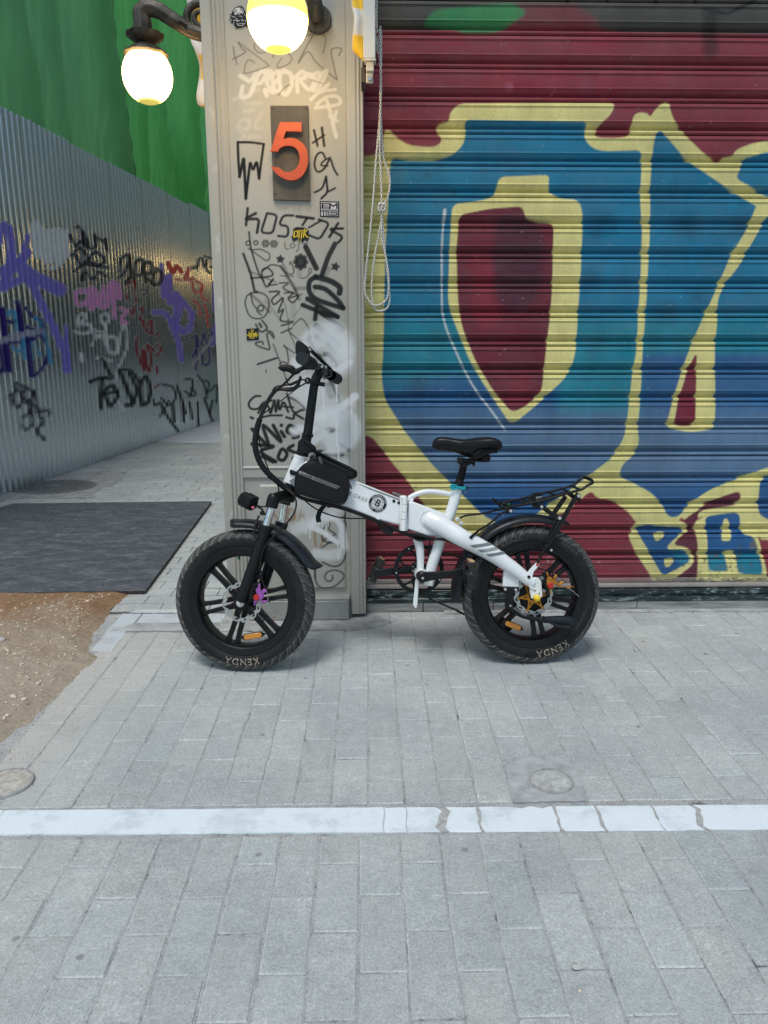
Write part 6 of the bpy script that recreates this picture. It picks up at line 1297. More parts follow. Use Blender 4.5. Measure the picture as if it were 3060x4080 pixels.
def grip(s0, s1, end):
    mb = MB(); n = 24; e = s0 if end < 0 else s1; L = abs(s1-s0); P_ = [al(s0+(s1-s0)*i_/n) for i_ in range(n+1)]; r_ = []
    for i_ in range(n+1):
        t_ = i_/n if end < 0 else 1-i_/n; r_.append(.0198*(1-.0*t_)+(.0035 if t_ < .06 else 0)+.0014*math.sin(t_*60)*(1 if .15 < t_ < .9 else 0)+(.003 if t_ > .93 else 0)+.003*math.sin(t_*PI))
    mb.tube(P_, r_, 22, 1, cap=False)
    c0_, c1_ = (P_[0], P_[1]) if end < 0 else (P_[-1], P_[-2]); dd = (c1_-c0_).normalized()
    mb.tube([c0_, c0_+dd*.0005], [.0233, .0085], 22, 1, cap=False); mb.tube([c0_-dd*.0004, c0_+dd*.0008], [.0088, .0088], 22, 1)
    if end > 0: mb.tube([c0_, c0_-dd*.002], [.0221, .018], 22, 1)
    return mb.build('grip', GRIPM, bar, ang=50)
grip(0, .14, -1); grip(BL_-.13, BL_, 1)
# display and its housing on the near side
mb = MB(); mb.prism(b2('e', [(330, 160), (362, 108), (425, 142), (535, 232), (560, 285), (530, 330), (440, 360), (360, 350), (318, 290)], -.2), -.225, -.10); dsp = mb.build('control_housing', BLKM, bar, bev=.006)
MB().lathe([(.0, -.231), (.012, -.231), (.013, -.226), (0, -.226)], 20, Matrix.Translation(b('e', 380, 310, -.21)+Vector((0, .21, 0)))).build('switch', BLK, dsp)
mb = MB(); pA = b('e', 575, 285, -.06); pB = b('e', 930, 625, .22); dA = (pB-pA).normalized(); mb.tube([pA, pB], .0095, 4, 1, sq=.5); mb.tube([pA+Vector((-.006, 0, .016)), pB+Vector((-.004, 0, .012))], .0028, 8, 1); mb.build('display_screen', BLK, bar, bev=.001)
mb = MB(); mb.tube(bs('e', [(65, 595), (90, 572), (170, 565), (250, 585), (300, 625), (390, 605)], -.20), [.009, .0125, .0135, .014, .0125, .008], 14, 5, sq=.8); mb.tube(bs('e', [(300, 630), (390, 590), (470, 560), (540, 560)], -.19), .008, 10, 3); mb.build('brake_lever', BLKM, bar)
mb = MB(); mb.tube([b('e', 600, 850, .2), b('e', 560, 770, .16), b('e', 500, 765, .1)], .005, 8, 3); mb.lathe([(0, -.012), (.013, -.01), (.013, .01), (0, .012)], 18, Matrix.Translation(b('e', 525, 775, .04))); mb.tube([b('e', 700, 560, -.02), b('e', 760, 545, -.02)], .012, 12, 1); mb.tube([b('e', 745, 640, .05), b('e', 800, 700, .10)], .013, 12, 1); mb.box(b('e', 830, 600, .05), (.006, .012, .018)); mb.build('brake_clamp', BLK, bar, bev=.0015, split=True)
mb = MB()
for x, y, v2 in ((752, 548, -.035), (765, 725, .02), (510, 775, .02)): mb.lathe([(0, -.006), (.0052, -.006), (.0052, 0), (0, 0)], 12, Matrix.Translation(b('e', x, y, v2)))
mb.box(b('e', 825, 590, .03), (.003, .004, .013)); mb.build('clamp_bolt', SILV, bar, split=True)
# ---- cables
mb = MB(); main = [(545, 560, -.12), (520, 640, -.10), (440, 700, -.08), (330, 690, -.07), (270, 710, -.07), (200, 800, -.06), (135, 930, -.055), (85, 1060, -.05), (58, 1170, -.05), (45, 1290, -.05), (62, 1400, -.05), (105, 1510, -.05), (180, 1610, -.05), (280, 1700, -.045), (390, 1790, -.04), (480, 1850, -.045)]
main3 = [b('b', x, y, v2) for x, y, v2 in main]; mb.tube(main3, .0055, 8, 5)
for dx, dy, r_, v3 in ((-8, -6, .0045, .01), (8, 5, .0042, -.006), (2, 10, .004, .012)): mb.tube([b('b', x+dx*min(1, i_/3), y+dy, v2+v3) for i_, (x, y, v2) in enumerate(main)], r_, 8, 5)
mb.tube([b('b', *p) for p in ((560, 585, -.1), (430, 650, -.05), (380, 560, -.1))], .003, 6, 4); mb.tube([b('b', *p) for p in ((625, 600, .02), (540, 590, -.02), (420, 640, -.05), (280, 665, -.06), (235, 715, -.06))], .003, 6, 5); mb.tube([b('b', *p) for p in ((625, 610, .05), (560, 650, 0), (430, 680, -.04), (250, 690, -.06))], .003, 6, 5)
mb.tube([b('b', *p) for p in ((640, 600, .02), (500, 690, 0), (300, 845, -.02), (105, 985, -.04))], .0026, 6, 4)
mb.tube([b('b', *p) for p in ((85, 1050, -.05), (90, 1250, -.04), (140, 1430, -.03), (190, 1570, -.035), (200, 1600, -.04))], .0028, 6, 5)
mb.tube([b('b', *p) for p in ((560, 480, -.15), (480, 520, -.16), (360, 640, -.1), (240, 730, -.08))], .0045, 8, 5)
cab = mb.build('cable_bundle', CABL, bike, ang=60)
mb = MB(); C_ = catmull(main3, 12)
for i_ in range(88, 172, 4):
    p, q = C_[i_], C_[i_+1]; d_ = (q-p).normalized(); mb.tube([p-d_*.0024, p+d_*.0024], .0122, 12, 1)
mb.tube(C_[80:176:3], .0112, 12, 2); mb.build('spiral_wrap', BLK, cab)
mb = MB()
for i_ in range(96, 172, 9):
    p, q = C_[i_], C_[i_+1]; d_ = (q-p).normalized(); pp_ = p+Vector((0, -.009, .002)); mb.tube([pp_-d_*.006, pp_+d_*.006], .0022, 6, 1)
mb.build('wrap_glint', SILV, cab) if False else mb.bm.free()
mb = MB(); und = [(470, 1830, -.05), (560, 1885, -.045), (760, 1940, -.042), (980, 1990, -.042), (1200, 2062, -.04), (1380, 2135, -.04)]
u3 = [b('b', *p) for p in und]+[b('c', *p) for p in ((500, 1000, -.03), (600, 1050, -.03), (700, 1082, -.04), (850, 1110, -.04), (980, 1140, -.045), (1080, 1150, -.05), (1200, 1195, -.06), (1330, 1270, -.062), (1480, 1345, -.07))]
mb.tube(u3, .0055, 8, 4); mb.tube([p+Vector((0, .01, -.006)) for p in u3[:11]], .0045, 8, 4); mb.tube([p+Vector((0, .02, -.001)) for p in u3[:10]], .0045, 8, 4)
mb.tube([b('c', *p) for p in ((400, 990, -.02), (460, 1060, -.01), (520, 1085, -.01), (560, 1040, -.02), (600, 1060, -.02), (700, 1100, -.02), (800, 1140, -.02), (900, 1130, -.02))], .006, 8, 4); mb.box(b('c', 490, 1055, 0), (.022, .02, .012), Matrix.Rotation(R(18), 3, 'Y')); mb.tube([b('c', *p) for p in ((740, 1105, -.03), (800, 1150, -.03), (880, 1150, -.03), (960, 1130, -.03))], .005, 8, 4)
mb.tube([b('a', 800, 0, -.05), b('a', 880, 60, -.05), b('a', 895, 130, -.04)], .0032, 6, 4)
mb.tube([b('i', 880, 150, -.01), b('i', 858, 260, .0), b('i', 850, 420, .02)], .0025, 6, 3); mb.tube([b('i', 905, 235, .0), b('i', 870, 280, 0), b('i', 870, 340, 0)], .008, 8, 3)
mb.tube(bs('f', [(380, 410), (500, 430), (640, 465), (770, 500), (810, 530)], -.07), .0028, 6, 4)
mb.build('frame_cable', CABL, cab, ang=60)
mb = MB(); mb.tube([b('a', *p) for p in ((960, 100, -.05), (1015, 150, -.065), (1038, 220, -.075), (1015, 310, -.08), (940, 400, -.085), (850, 490, -.09), (790, 560, -.092), (752, 640, -.09), (742, 740, -.09), (752, 830, -.088), (770, 895, -.085))], .0036, 8, 6)
mb.tube([b('a', *p) for p in ((1080, 165, -.04), (1150, 230, -.045), (1240, 285, -.045), (1370, 330, -.045), (1480, 343, -.045), (1620, 343, -.04))], .0028, 8, 5); mb.tube([b('a', *p) for p in ((730, 320, -.06), (700, 400, -.075), (690, 490, -.085), (710, 510, -.085))], .0042, 8, 4); mb.tube([b('a', *p) for p in ((700, 232, -.03), (750, 245, -.04), (812, 246, -.05))], .003, 6, 3)
mb.build('brake_hose', CABL, cab, ang=60)
# ---- calipers
def caliper(k, M, mat, par, v, pts):
    cal = MB()
    for P_c, v0_, v1_ in pts['p']: cal.prism(b2(k, P_c, v), v+v0_, v+v1_)
    for P_c, r_ in pts['t']: cal.tube(bs(k, P_c, v-.004), r_, 12, 1)
    o = cal.build('brake_caliper', mat, par, bev=.0015)
    mb = MB(); mb.lathe([(0, -.016), (pts['rr']*.9, -.016), (pts['rr'], -.014), (pts['rr'], 0), (0, 0)], 20, Matrix.Translation(b(k, *pts['rc'], v))); mb.build('adjuster', RED, o, bev=.0008)
    mb = MB()
    for c in pts['d']: mb.lathe([(0, -.0105), (.0028, -.0105), (.0028, 0), (0, 0)], 10, Matrix.Translation(b(k, *c, v)))
    for P_c in pts['k']: mb.prism(b2(k, P_c, v), v-.002, v+.012)
    mb.build('caliper_mount', BLK, o, bev=.001)
    MB().tube(bs(k, pts['w'], v-.006), .0014, 6, 4).build('brake_wire', STEEL, o)
caliper('a', WF, PURP, bike, -.07, dict(p=[([(728, 880), (742, 880), (742, 920), (765, 985), (768, 1005), (735, 1010), (705, 940), (705, 922), (722, 915)], -.012, .004), ([(765, 925), (792, 925), (795, 945), (772, 958), (768, 1000), (755, 990), (745, 945)], -.009, .002), ([(690, 1020), (704, 1020), (700, 1060), (688, 1062)], -.006, .003), ([(735, 1030), (770, 1020), (800, 1022), (800, 1035), (770, 1040), (735, 1042)], -.008, .001)], t=[([(735, 945), (760, 1000)], .0075), ([(690, 1040), (730, 1005)], .005)], rc=(711, 992), rr=.0115, d=[(718, 932), (770, 1028)], k=[[(690, 900), (715, 885), (720, 960), (700, 1030), (680, 1040), (672, 960)], [(765, 900), (778, 898), (785, 925), (770, 925)], [(800, 1018), (825, 1020), (822, 1035), (800, 1034)]], w=[(795, 945), (805, 1020), (800, 1060), (835, 1120), (855, 1165)]))
MB().tube(bs('a', [(850, 1152), (857, 1166)], -.077), .0026, 8, 1).build('wire_tip', ORG, bike)
caliper('f', WR, ORG, bike, -.082, dict(p=[([(690, 512), (716, 508), (722, 570), (745, 580), (870, 675), (860, 715), (820, 700), (790, 690), (800, 760), (770, 770), (720, 760), (695, 700), (700, 610), (712, 590)], -.010, .004), ([(800, 590), (828, 540), (856, 545), (858, 575), (835, 600), (830, 640)], -.012, .0), ([(870, 700), (935, 650), (960, 645), (962, 672), (912, 710), (905, 740), (870, 735)], -.010, .002), ([(738, 770), (762, 770), (770, 850), (750, 858)], -.006, .003)], t=[([(745, 605), (860, 695)], .0078)], rc=(752, 716), rr=.0118, d=[(738, 606), (888, 722), (850, 748)], k=[[(640, 520), (690, 510), (700, 600), (690, 700), (740, 780), (760, 900), (720, 930), (690, 800), (640, 640)], [(790, 505), (812, 515), (830, 545), (815, 550)], [(935, 635), (965, 640), (962, 665), (940, 668)]], w=[(812, 530), (870, 590), (930, 650), (1000, 730), (1100, 800), (1212, 895)]))
mb = MB()
for x, y in ((620, 600), (652, 803)): mb.lathe([(0, -.012), (.0062, -.012), (.0066, -.010), (.0066, 0), (0, 0)], 14, Matrix.Translation(b('f', x, y, -.088)))
mb.build('caliper_bolt', DECG, bike, split=True); mb = MB(); mb.tube(bs('f', [(915, 738), (1140, 740)], -.02), .0018, 6, 1); mb.box(b('f', 1045, 748, -.02), (.009, .003, .0045)); mb.build('spoke_reflector', ORG, wr)
# ---- kickstand
mb = MB(); mb.prism(b2('d', [(568, 1248), (735, 1252), (735, 1290), (692, 1300), (672, 1330), (680, 1430), (690, 1460), (660, 1490), (612, 1482), (592, 1440), (605, 1360), (598, 1305), (572, 1290)], -.08), -.085, -.068)
mb.tube(bs('d', [(645, 1445), (700, 1500), (790, 1545), (900, 1572), (960, 1578)], -.088), [.0125, .0115, .010, .0095, .010], 14, 4, sq=.8); ks = mb.build('kickstand', BLKM, bike, bev=.003)
mb = MB(); mb.tube(bs('d', [(940, 1572), (1000, 1580), (1120, 1582), (1220, 1588), (1275, 1600), (1290, 1618)], -.09), [.010, .0135, .0165, .0195, .020, .014], 16, 4); mb.tube(bs('d', [(975, 1545), (1040, 1600), (1130, 1645), (1250, 1655)], -.105), [.004, .005, .006, .007], 8, 4, sq=.6); mb.build('taped_foot', FEN, ks, ang=60)
mb = MB()
for x, y, r_ in ((592, 1270, .006), (700, 1277, .006), (648, 1441, .0055)): mb.lathe([(0, -.008), (r_*.8, -.008), (r_, -.005), (r_, 0), (0, 0)], 14, Matrix.Translation(b('d', x, y, -.086)))
mb.build('stand_bolt', SILV, ks, split=True)
V, Fc = text_mesh('HHOUBIKE', .012, 1.0); c_ = b('d', 745, 1502, -.1); mb = MB(); an = R(-33); add_vf(mb, V, Fc, lambda x, y, z: (c_.x+x*math.cos(an)-y*math.sin(an), -.0985, c_.z+x*math.sin(an)+y*math.cos(an))); mb.build('lettering', TXG, ks, recalc=False)
# ---- cranks, chainring, pedals, chain
cx = b('i', 731, 535, .045); Mc = Matrix.Translation((cx.x, 0, cx.z))
mb = MB(Mc); mb.lathe([(.085, .040), (.1005, .040), (.102, .044), (.102, .050), (.1, .052), (.085, .05)], 72, closed=True); mb.lathe([(.0, .042), (.033, .042), (.035, .045), (.035, .05), (0, .05)], 36)
for k in range(5):
    a = R(90+72*k+8)
    for s in (-1, 1):
        q = [(.030, 0), (.058, s*.004), (.088, s*.026)]; L = []
        for wd in (1, -1):
            seg = [(r_*math.cos(a)-(l_+wd*.0055)*math.sin(a), r_*math.sin(a)+(l_+wd*.0055)*math.cos(a)) for r_, l_ in q]; L += seg if wd == 1 else seg[::-1]
        mb.prism(L, .0435+.0003*s, .0475)
cr_ = mb.build('chainring', BLK, bike, bev=.001)
mb = MB(Mc)
for k in range(5):
    a = R(90+72*k+8+18); 
    for r_ in (.094,): mb.lathe([(0, .0375), (.0032, .0375), (.0038, .040), (0, .0405)], 10, Matrix.Translation((r_*math.cos(a), 0, r_*math.sin(a))))
for k in range(10): a = R(36*k+10); mb.lathe([(0, .0395), (.0022, .0395), (.0026, .042), (0, .0425)], 8, Matrix.Translation((.027*math.cos(a), 0, .027*math.sin(a))))
mb.build('chainring_bolt', SILV, cr_, split=True)
for nm, k_, poly, v0_, v1_ in (('n', 'i', [(712, 640), (722, 598), (752, 575), (800, 572), (960, 568), (1150, 548), (1312, 518), (1312, 615), (1150, 640), (960, 668), (840, 695), (790, 702), (740, 692), (718, 668)], -.094, -.078), ('f', 'i', [(150, 590), (165, 550), (200, 535), (420, 518), (640, 490), (640, 590), (420, 612), (230, 632), (180, 632), (155, 615)], .078, .09)):
    mb = MB(); mb.prism(b2(k_, poly, v0_), v0_, v1_)
    if nm == 'n': mb.lathe([(0, -.098), (.018, -.098), (.0205, -.094), (.0205, -.04), (0, -.04)], 22, Matrix.Translation(b('i', 775, 640, -.09)*1.0+Vector((0, .09, 0))))
    mb.build('crank', CRANK, bike, bev=.004, seg=3)
mb = MB(); c_ = b('i', 779, 650, -.098); c_.y = 0; mb.lathe([(0, -.1005), (.0045, -.1005), (.0055, -.099), (.0055, -.097), (0, -.097)], 6, Matrix.Translation(c_)); mb.build('crank_bolt', SILV, bike)
def pedal(c, ang, v0_, v1_):
    M = Matrix.Translation((c.x, (v0_+v1_)/2, c.z)) @ Matrix.Rotation(ang, 4, 'Y'); hv = abs(v1_-v0_)/2; mb = MB(M)
    Lz, Tx = .050, .0175     # long half along z, half thickness along x
    for s in (-1, 1):        # end bars running along the axle direction
        mb.box((0, 0, s*Lz*.93), (Tx*.8, hv, .005))
    for sv in (-1, 1):       # side plates with notches
        L = [(-Tx, -.010), (-Tx*.8, -.034), (-Tx*.95, -.046), (-Tx*.3, -.052), (Tx*.5, -.050), (Tx*.9, -.040), (Tx*.55, -.026), (Tx*1.1, -.012), (Tx*1.15, .010), (Tx*.7, .022), (Tx*1.05, .040), (Tx*.7, .051), (-Tx*.6, .051), (-Tx, .042), (-Tx*.7, .024), (-Tx*1.1, .010)]
        mb.prism(L, sv*hv-.005, sv*hv+.005)
    for s in (-.5, 0, .5):
        mb.box((Tx*.5, 0, s*Lz), (.003, hv, .0035)); mb.box((-Tx*.5, 0, s*Lz+.008), (.003, hv, .0035))
    mb.lathe([(0, -hv-.009), (.009, -hv-.008), (.0135, -hv-.005), (.0135, hv), (0, hv)], 20)
    for k in range(5): mb.box((Tx*1.12, -hv, -.04+.02*k), (.003, .0012, .0012)); mb.box((-Tx*1.12, -hv, -.036+.02*k), (.003, .0012, .0012))
    o = mb.build('pedal', PEDM, bike, bev=.0012); mb = MB(M); mb.box((.001, -hv*.2, Lz*1.08), (Tx*.55, hv*.72, .0035), Matrix.Rotation(.12, 3, 'Y')); mb.build('reflector', AMB2, o, bev=.001)
pedal(b('i', 1385, 605, -.16), R(2), -.19, -.105); pedal(b('i', 195, 545, .13), R(24), .1, .18)
def chain(P_c, par):
    C = catmull(P_c, 10); acc = 0; mb = MB(); last = C[0]; k = 0
    for p, q in zip(C, C[1:]):
        d_ = q-p; L = d_.length; d_ = d_.normalized(); a = math.atan2(d_.z, d_.x); s = 0
        while acc+ (L-s) >= .0127:
            s += .0127-acc; acc = 0; c = p+d_*s; Mx_ = Matrix.Rotation(-a, 3, 'Y'); k += 1
            for sv in (-1, 1): mb.box(c+Vector((0, sv*(.0035 if k % 2 else .0024), 0)), (.0082, .0007, .0036), Mx_)
            mb.lathe([(0, -.0045), (.0046, -.004), (.0046, .004), (0, .0045)], 8, Matrix.Translation(c-d_*.0063))
        acc += L-s
    return mb.build('chain', CHN, par)
chain([b('i', *p) for p in ((700, 845, .047), (800, 868, .047), (900, 925, .047), (1040, 985, .05), (1180, 1045, .055), (1270, 1088, .06))]+[b('d', 120, 1500, .065), b('d', 300, 1570, .065), b('d', 560, 1640, .065), b('d', 640, 1560, .065), b('d', 640, 1440, .065)], bike)
chain([b('i', *p) for p in ((740, 225, .047), (860, 270, .047), (1000, 315, .05), (1150, 355, .055), (1260, 390, .06))]+[b('d', 300, 990, .065), b('d', 480, 1075, .065), b('d', 700, 1120, .065), b('d', 820, 1150, .065)], bike)
mb = MB(); mb.prism(b2('d', [(560, 1600), (640, 1560), (680, 1640), (640, 1700), (580, 1690)], .05), .052, .075); mb.lathe([(0, -.006), (.02, -.006), (.02, .006), (0, .006)], 16, Matrix.Translation(b('d', 620, 1650, .06))); mb.lathe([(0, -.006), (.02, -.006), (.02, .006), (0, .006)], 16, Matrix.Translation(b('d', 560, 1600, .06))); mb.build('derailleur', BLKM, bike)
MB(WR).lathe([(0, .05), (.03, .05), (.045, .055), (.042, .062), (.034, .068), (.028, .074), (0, .075)], 28).build('cassette', CHN, wr)
# ---- rear rack
mb = MB(); RR_ = .0052; nr_ = [(215, 640), (300, 626), (420, 606), (600, 576), (800, 530), (1000, 470), (1200, 410), (1330, 378), (1390, 350), (1440, 310), (1500, 285)]
near = bs('h', [(60, 515), (120, 575), (180, 630), (215, 640)], -.058)+bs('h', nr_[1:], -.058); far = [b('h', x, y, .058) for x, y in ((45, 510), (90, 535), (160, 575), (260, 548), (450, 510), (700, 440), (860, 408), (1000, 376), (1180, 322), (1240, 300), (1300, 245), (1350, 205), (1400, 195))]
mb.tube(near+[b('h', 1515, 262, -.035), b('h', 1500, 235, .0), b('h', 1450, 208, .035)]+[far[-1]], [RR_]*len(near)+[.0068]*4, 10, 3); mb.tube(far, RR_, 10, 3); mb.tube([near[0], far[0]], RR_, 10, 1)
for (x0, y0), (x1, y1) in (((230, 628), (190, 578)), ((620, 570), (455, 512)), ((700, 552), (560, 480)), ((1010, 468), (850, 410)), ((1190, 412), (1060, 360)), ((1340, 372), (1190, 318)), ((1300, 380), (1240, 310))): mb.tube([b('h', x0, y0, -.058), b('h', x1, y1, .058)], .0045, 8, 1)
mb.tube(bs('h', [(450, 560), (700, 520), (950, 450), (1180, 395)], 0), .004, 8, 2); mb.tube(bs('h', [(520, 580), (640, 545), (860, 510)], -.02), .0045, 8, 2)
rack = mb.build('rear_rack', BLK, bike, ang=60); mb = MB(); mb.prism(b2('h', [(190, 570), (300, 570), (350, 605), (240, 625)], -.01), -.03, .03); mb.build('rack_plate', BLKM, rack, bev=.001)
mb = MB(); mb.tube([b('h', 1285, 470, -.064), b('h', 1180, 650, -.066), b('h', 1040, 900, -.072), b('h', 870, 1200, -.082)], [.0075, .0062, .0062, .006], 10, 1); mb.tube([b('h', 1255, 480, -.058), b('h', 1160, 640, -.06), b('h', 1000, 900, -.066), b('h', 855, 1150, -.075)], .0055, 10, 1); mb.tube([b('h', 990, 790, -.062), b('h', 930, 920, -.064), b('h', 860, 1055, -.066)], .0045, 8, 1); mb.tube([b('h', 1035, 800, -.06), b('h', 960, 930, -.062), b('h', 880, 1060, -.066)], .0045, 8, 1)
mb.tube([b('h', 845, 1180, -.079), b('h', 822, 1225, -.081)], .0095, 10, 1); mb.tube([b('h', 820, 1225, -.081), b('f', 600, 280, -.086), b('f', 555, 370, -.092)], .0058, 10, 1); mb.tube([b('h', 1120, 470, .064), b('h', 960, 700, .066), b('h', 820, 880, .068)], .0095, 10, 1); mb.tube([b('h', 790, 790, .06), b('h', 730, 860, .06)], .004, 8, 1)
mb.prism(b2('h', [(735, 600), (790, 590), (900, 680), (1075, 775), (1070, 800), (1010, 820), (900, 760), (740, 640)], -.06), -.062, -.056); mb.prism(b2('h', [(1090, 860), (1110, 820), (1188, 880), (1165, 912), (1130, 905)], .05), .045, .052); mb.prism(b2('h', [(1275, 410), (1340, 440), (1335, 545), (1295, 545), (1250, 470)], -.06), -.066, -.055); mb.prism(b2('h', [(640, 590), (790, 570), (780, 610), (700, 640), (640, 630)], -.05), -.056, -.03)
mb.box(b('h', 1215, 465, -.02), (.022, .02, .006), Matrix.Rotation(R(40), 3, 'Y'))
mb.build('rack_stay', BLK, rack, bev=.0008); mb = MB()
for x, y, r_, v2 in ((765, 622, .0068, -.062), (1028, 790, .0075, -.063), (1310, 465, .0078, -.067), (310, 685, .0068, -.064), (905, 1260, .0055, -.07)): mb.lathe([(0, -.007), (r_*.8, -.007), (r_, -.004), (r_, 0), (0, 0)], 14, Matrix.Translation(b('h', x, y, v2)))
mb.build('rack_bolt', SILV, rack, split=True)
mb = MB(); mb.tube([b('h', 310, 690, -.06), b('h', 180, 720, -.064), b('d', 440, 600, -.068), b('d', 330, 670, -.08), b('d', 240, 748, -.108)], [.005, .0042, .0042, .0042, .0062], 10, 3); mb.tube([b('h', 240, 655, -.03), b('h', 100, 675, -.03), b('d', 330, 505, -.03), b('d', 200, 520, -.03), b('d', 130, 548, -.03)], .004, 8, 3); mb.prism(b2('h', [(200, 640), (340, 650), (345, 700), (310, 720), (250, 690)], -.06), -.064, -.055); mb.build('front_stay', BLK, rack)
mb = MB(); mb.prism(b2('h', [(590, 480), (655, 420), (740, 410), (775, 450), (785, 520), (640, 560), (600, 520)], .04), .03, .055); tl = mb.build('rear_light', BLKM, rack, bev=.002); mb = MB(); mb.prism(b2('h', [(680, 480), (775, 465), (778, 525), (685, 535)], .029), .025, .03); mb.build('lens', GREY, tl, bev=.001)
MB().lathe([(0, -.006), (.0045, -.005), (.005, 0), (0, 0)], 12, Matrix.Translation(b('h', 282, 588, -.03))).build('strap_toggle', GRN, rack)
# ---- seat post and saddle
mb = MB(); A_, B_ = b('g', 607, 670, 0), b('g', 555, 880, 0); n = 8; P_b = []; r_b = []
for k in range(n*2+1): f_ = k/(n*2); P_b.append(A_+(B_-A_)*f_); r_b.append(.0128+.0012*f_ if k % 2 else .0165+.0012*f_)
mb.tube(P_b, r_b, 22, 1); mb.tube([b('g', 553, 880, 0), b('g', 535, 935, 0), b('g', 525, 965, 0)], [.0165, .0188, .0188], 22, 1); mb.tube([b('g', 512, 940, 0), b('g', 508, 962, 0)], .0265, 22, 1); mb.tube([b('g', 520, 960, 0), b('g', 470, 1130, 0)], .0165, 18, 1); post = mb.build('seat_post', BLKM, bike)
mb = MB(); mb.prism(b2('g', [(555, 545), (600, 520), (700, 530), (830, 560), (760, 610), (690, 640), (655, 680), (560, 680), (560, 600)], -.014), -.015, .015); mb.box(b('g', 555, 560, 0), (.010, .022, .012)); mb.box(b('g', 775, 615, 0), (.0045, .012, .008)); mb.build('saddle_clamp', BLKM, post, bev=.003)
mb = MB(); tc = b('g', 500, 1005, 0); mb.tube([b('g', 502, 985, 0), b('g', 494, 1030, 0)], .0262, 28, 1)
mb.tube([b('g', *p, -.031) for p in ((388, 990), (410, 965), (460, 962), (510, 985), (500, 1020), (460, 1035), (410, 1025), (388, 995))], .0032, 8, 3); mb.tube([b('g', 505, 1000, -.030), b('g', 560, 1010, -.030), b('g', 635, 1030, -.026)], [.0045, .0058, .006], 10, 1, sq=.6); mb.tube([b('g', 600, 1000, -.022), b('g', 640, 1005, -.02)], .005, 8, 1); mb.build('seat_clamp', TEAL, bike, bev=.0)
mb = MB(); mb.lathe([(0, -.008), (.007, -.006), (.007, .02), (0, .02)], 12, Matrix.Translation(b('g', 648, 1010, -.015))); mb.build('clamp_screw', BLK, bike)
st_ = [(88, 285, 335, .010), (105, 235, 355, .019), (150, 185, 378, .025), (220, 166, 395, .030), (310, 168, 405, .033), (400, 184, 413, .036), (480, 197, 440, .041), (560, 205, 470, .050), (630, 206, 505, .061), (700, 196, 528, .073), (780, 182, 515, .085), (860, 174, 480, .095), (940, 172, 455, .102), (1010, 176, 445, .106), (1080, 192, 440, .106), (1140, 222, 440, .100), (1178, 270, 420, .086), (1190, 320, 380, .060)]
mb = MB(); rings = []; m = 30
for x, yt, yb_, hw in st_:
    T1 = b('g', x, yt, 0); B1 = b('g', x, yb_, -hw*.6); u0 = T1.x; ztp, zbt = T1.z, b('g', x, yb_, 0).z+hw*.04; h = ztp-zbt; ring = []
    for j in range(m):
        a = 2*PI*j/m; ca_, sa_ = math.cos(a), math.sin(a)
        e = .75 if sa_ > 0 else .9
        vy = hw*math.copysign(abs(ca_)**.8, ca_)*(1 if sa_ > -.2 else (1+.35*(sa_+.2))); zz_ = ztp-h*.42+(h*.42 if sa_ > 0 else h*.58)*math.copysign(abs(sa_)**e, sa_)
        if hw > .05: zz_ += .010*(abs(vy)/hw)**2*(.5 if sa_ > 0 else 0)-.006*(1-min(1, abs(vy)/(hw*.35)))*(1 if sa_ > .5 else 0)
        if sa_ < 0 and hw > .045: zz_ = max(zz_, zbt+h*.30*(abs(vy)/hw)**1.5)
        ring.append(mb.v((u0, vy, zz_)))
    rings.append(ring)
for a_, c_ in zip(rings, rings[1:]):
    for j in range(m): mb.face([a_[j], a_[(j+1) % m], c_[(j+1) % m], c_[j]])
mb.face(rings[0][::-1]); mb.face(rings[-1]); sad = mb.build('saddle', SADM, bike, ang=80); ss_ = sad.modifiers.new('subdiv', 'SUBSURF'); ss_.levels = 1; ss_.render_levels = 2
mb = MB(); mb.tube([b('g', *p, -.078) for p in ((770, 480), (850, 425), (940, 392), (1040, 384), (1160, 384))], [.003, .0035, .0035, .0035, .003], 8, 4); mb.prism(b2('g', [(780, 490), (850, 432), (940, 402), (1160, 394), (1155, 440), (1060, 445), (960, 470), (860, 520), (790, 545)], -.05), -.07, .07); mb.build('saddle_base', BLKM, sad, bev=.004)
mb = MB()
for yy_, r_ in ((478, .018), (500, .021), (530, .022), (562, .020)): 
    c = b('g', 965, yy_, -.035); mb.lathe([(0, -.0055), (r_*.8, -.0055), (r_, -.003), (r_, .003), (r_*.8, .0055), (0, .0055)], 20, Matrix.Translation(c) @ Matrix.Rotation(PI/2, 4, 'X')); c2 = Vector((c.x, .035, c.z)); mb.lathe([(0, -.0055), (r_*.8, -.0055), (r_, -.003), (r_, .003), (r_*.8, .0055), (0, .0055)], 20, Matrix.Translation(c2) @ Matrix.Rotation(PI/2, 4, 'X'))
mb.tube([b('g', 620, 560, -.02), b('g', 760, 560, -.022), b('g', 860, 560, -.03), b('g', 1000, 570, -.035)], .0055, 8, 3); mb.tube([b('g', 620, 560, .02), b('g', 760, 560, .022), b('g', 860, 560, .03), b('g', 1000, 570, .035)], .0055, 8, 3); mb.build('saddle_spring', BLK, sad, ang=60, split=True)

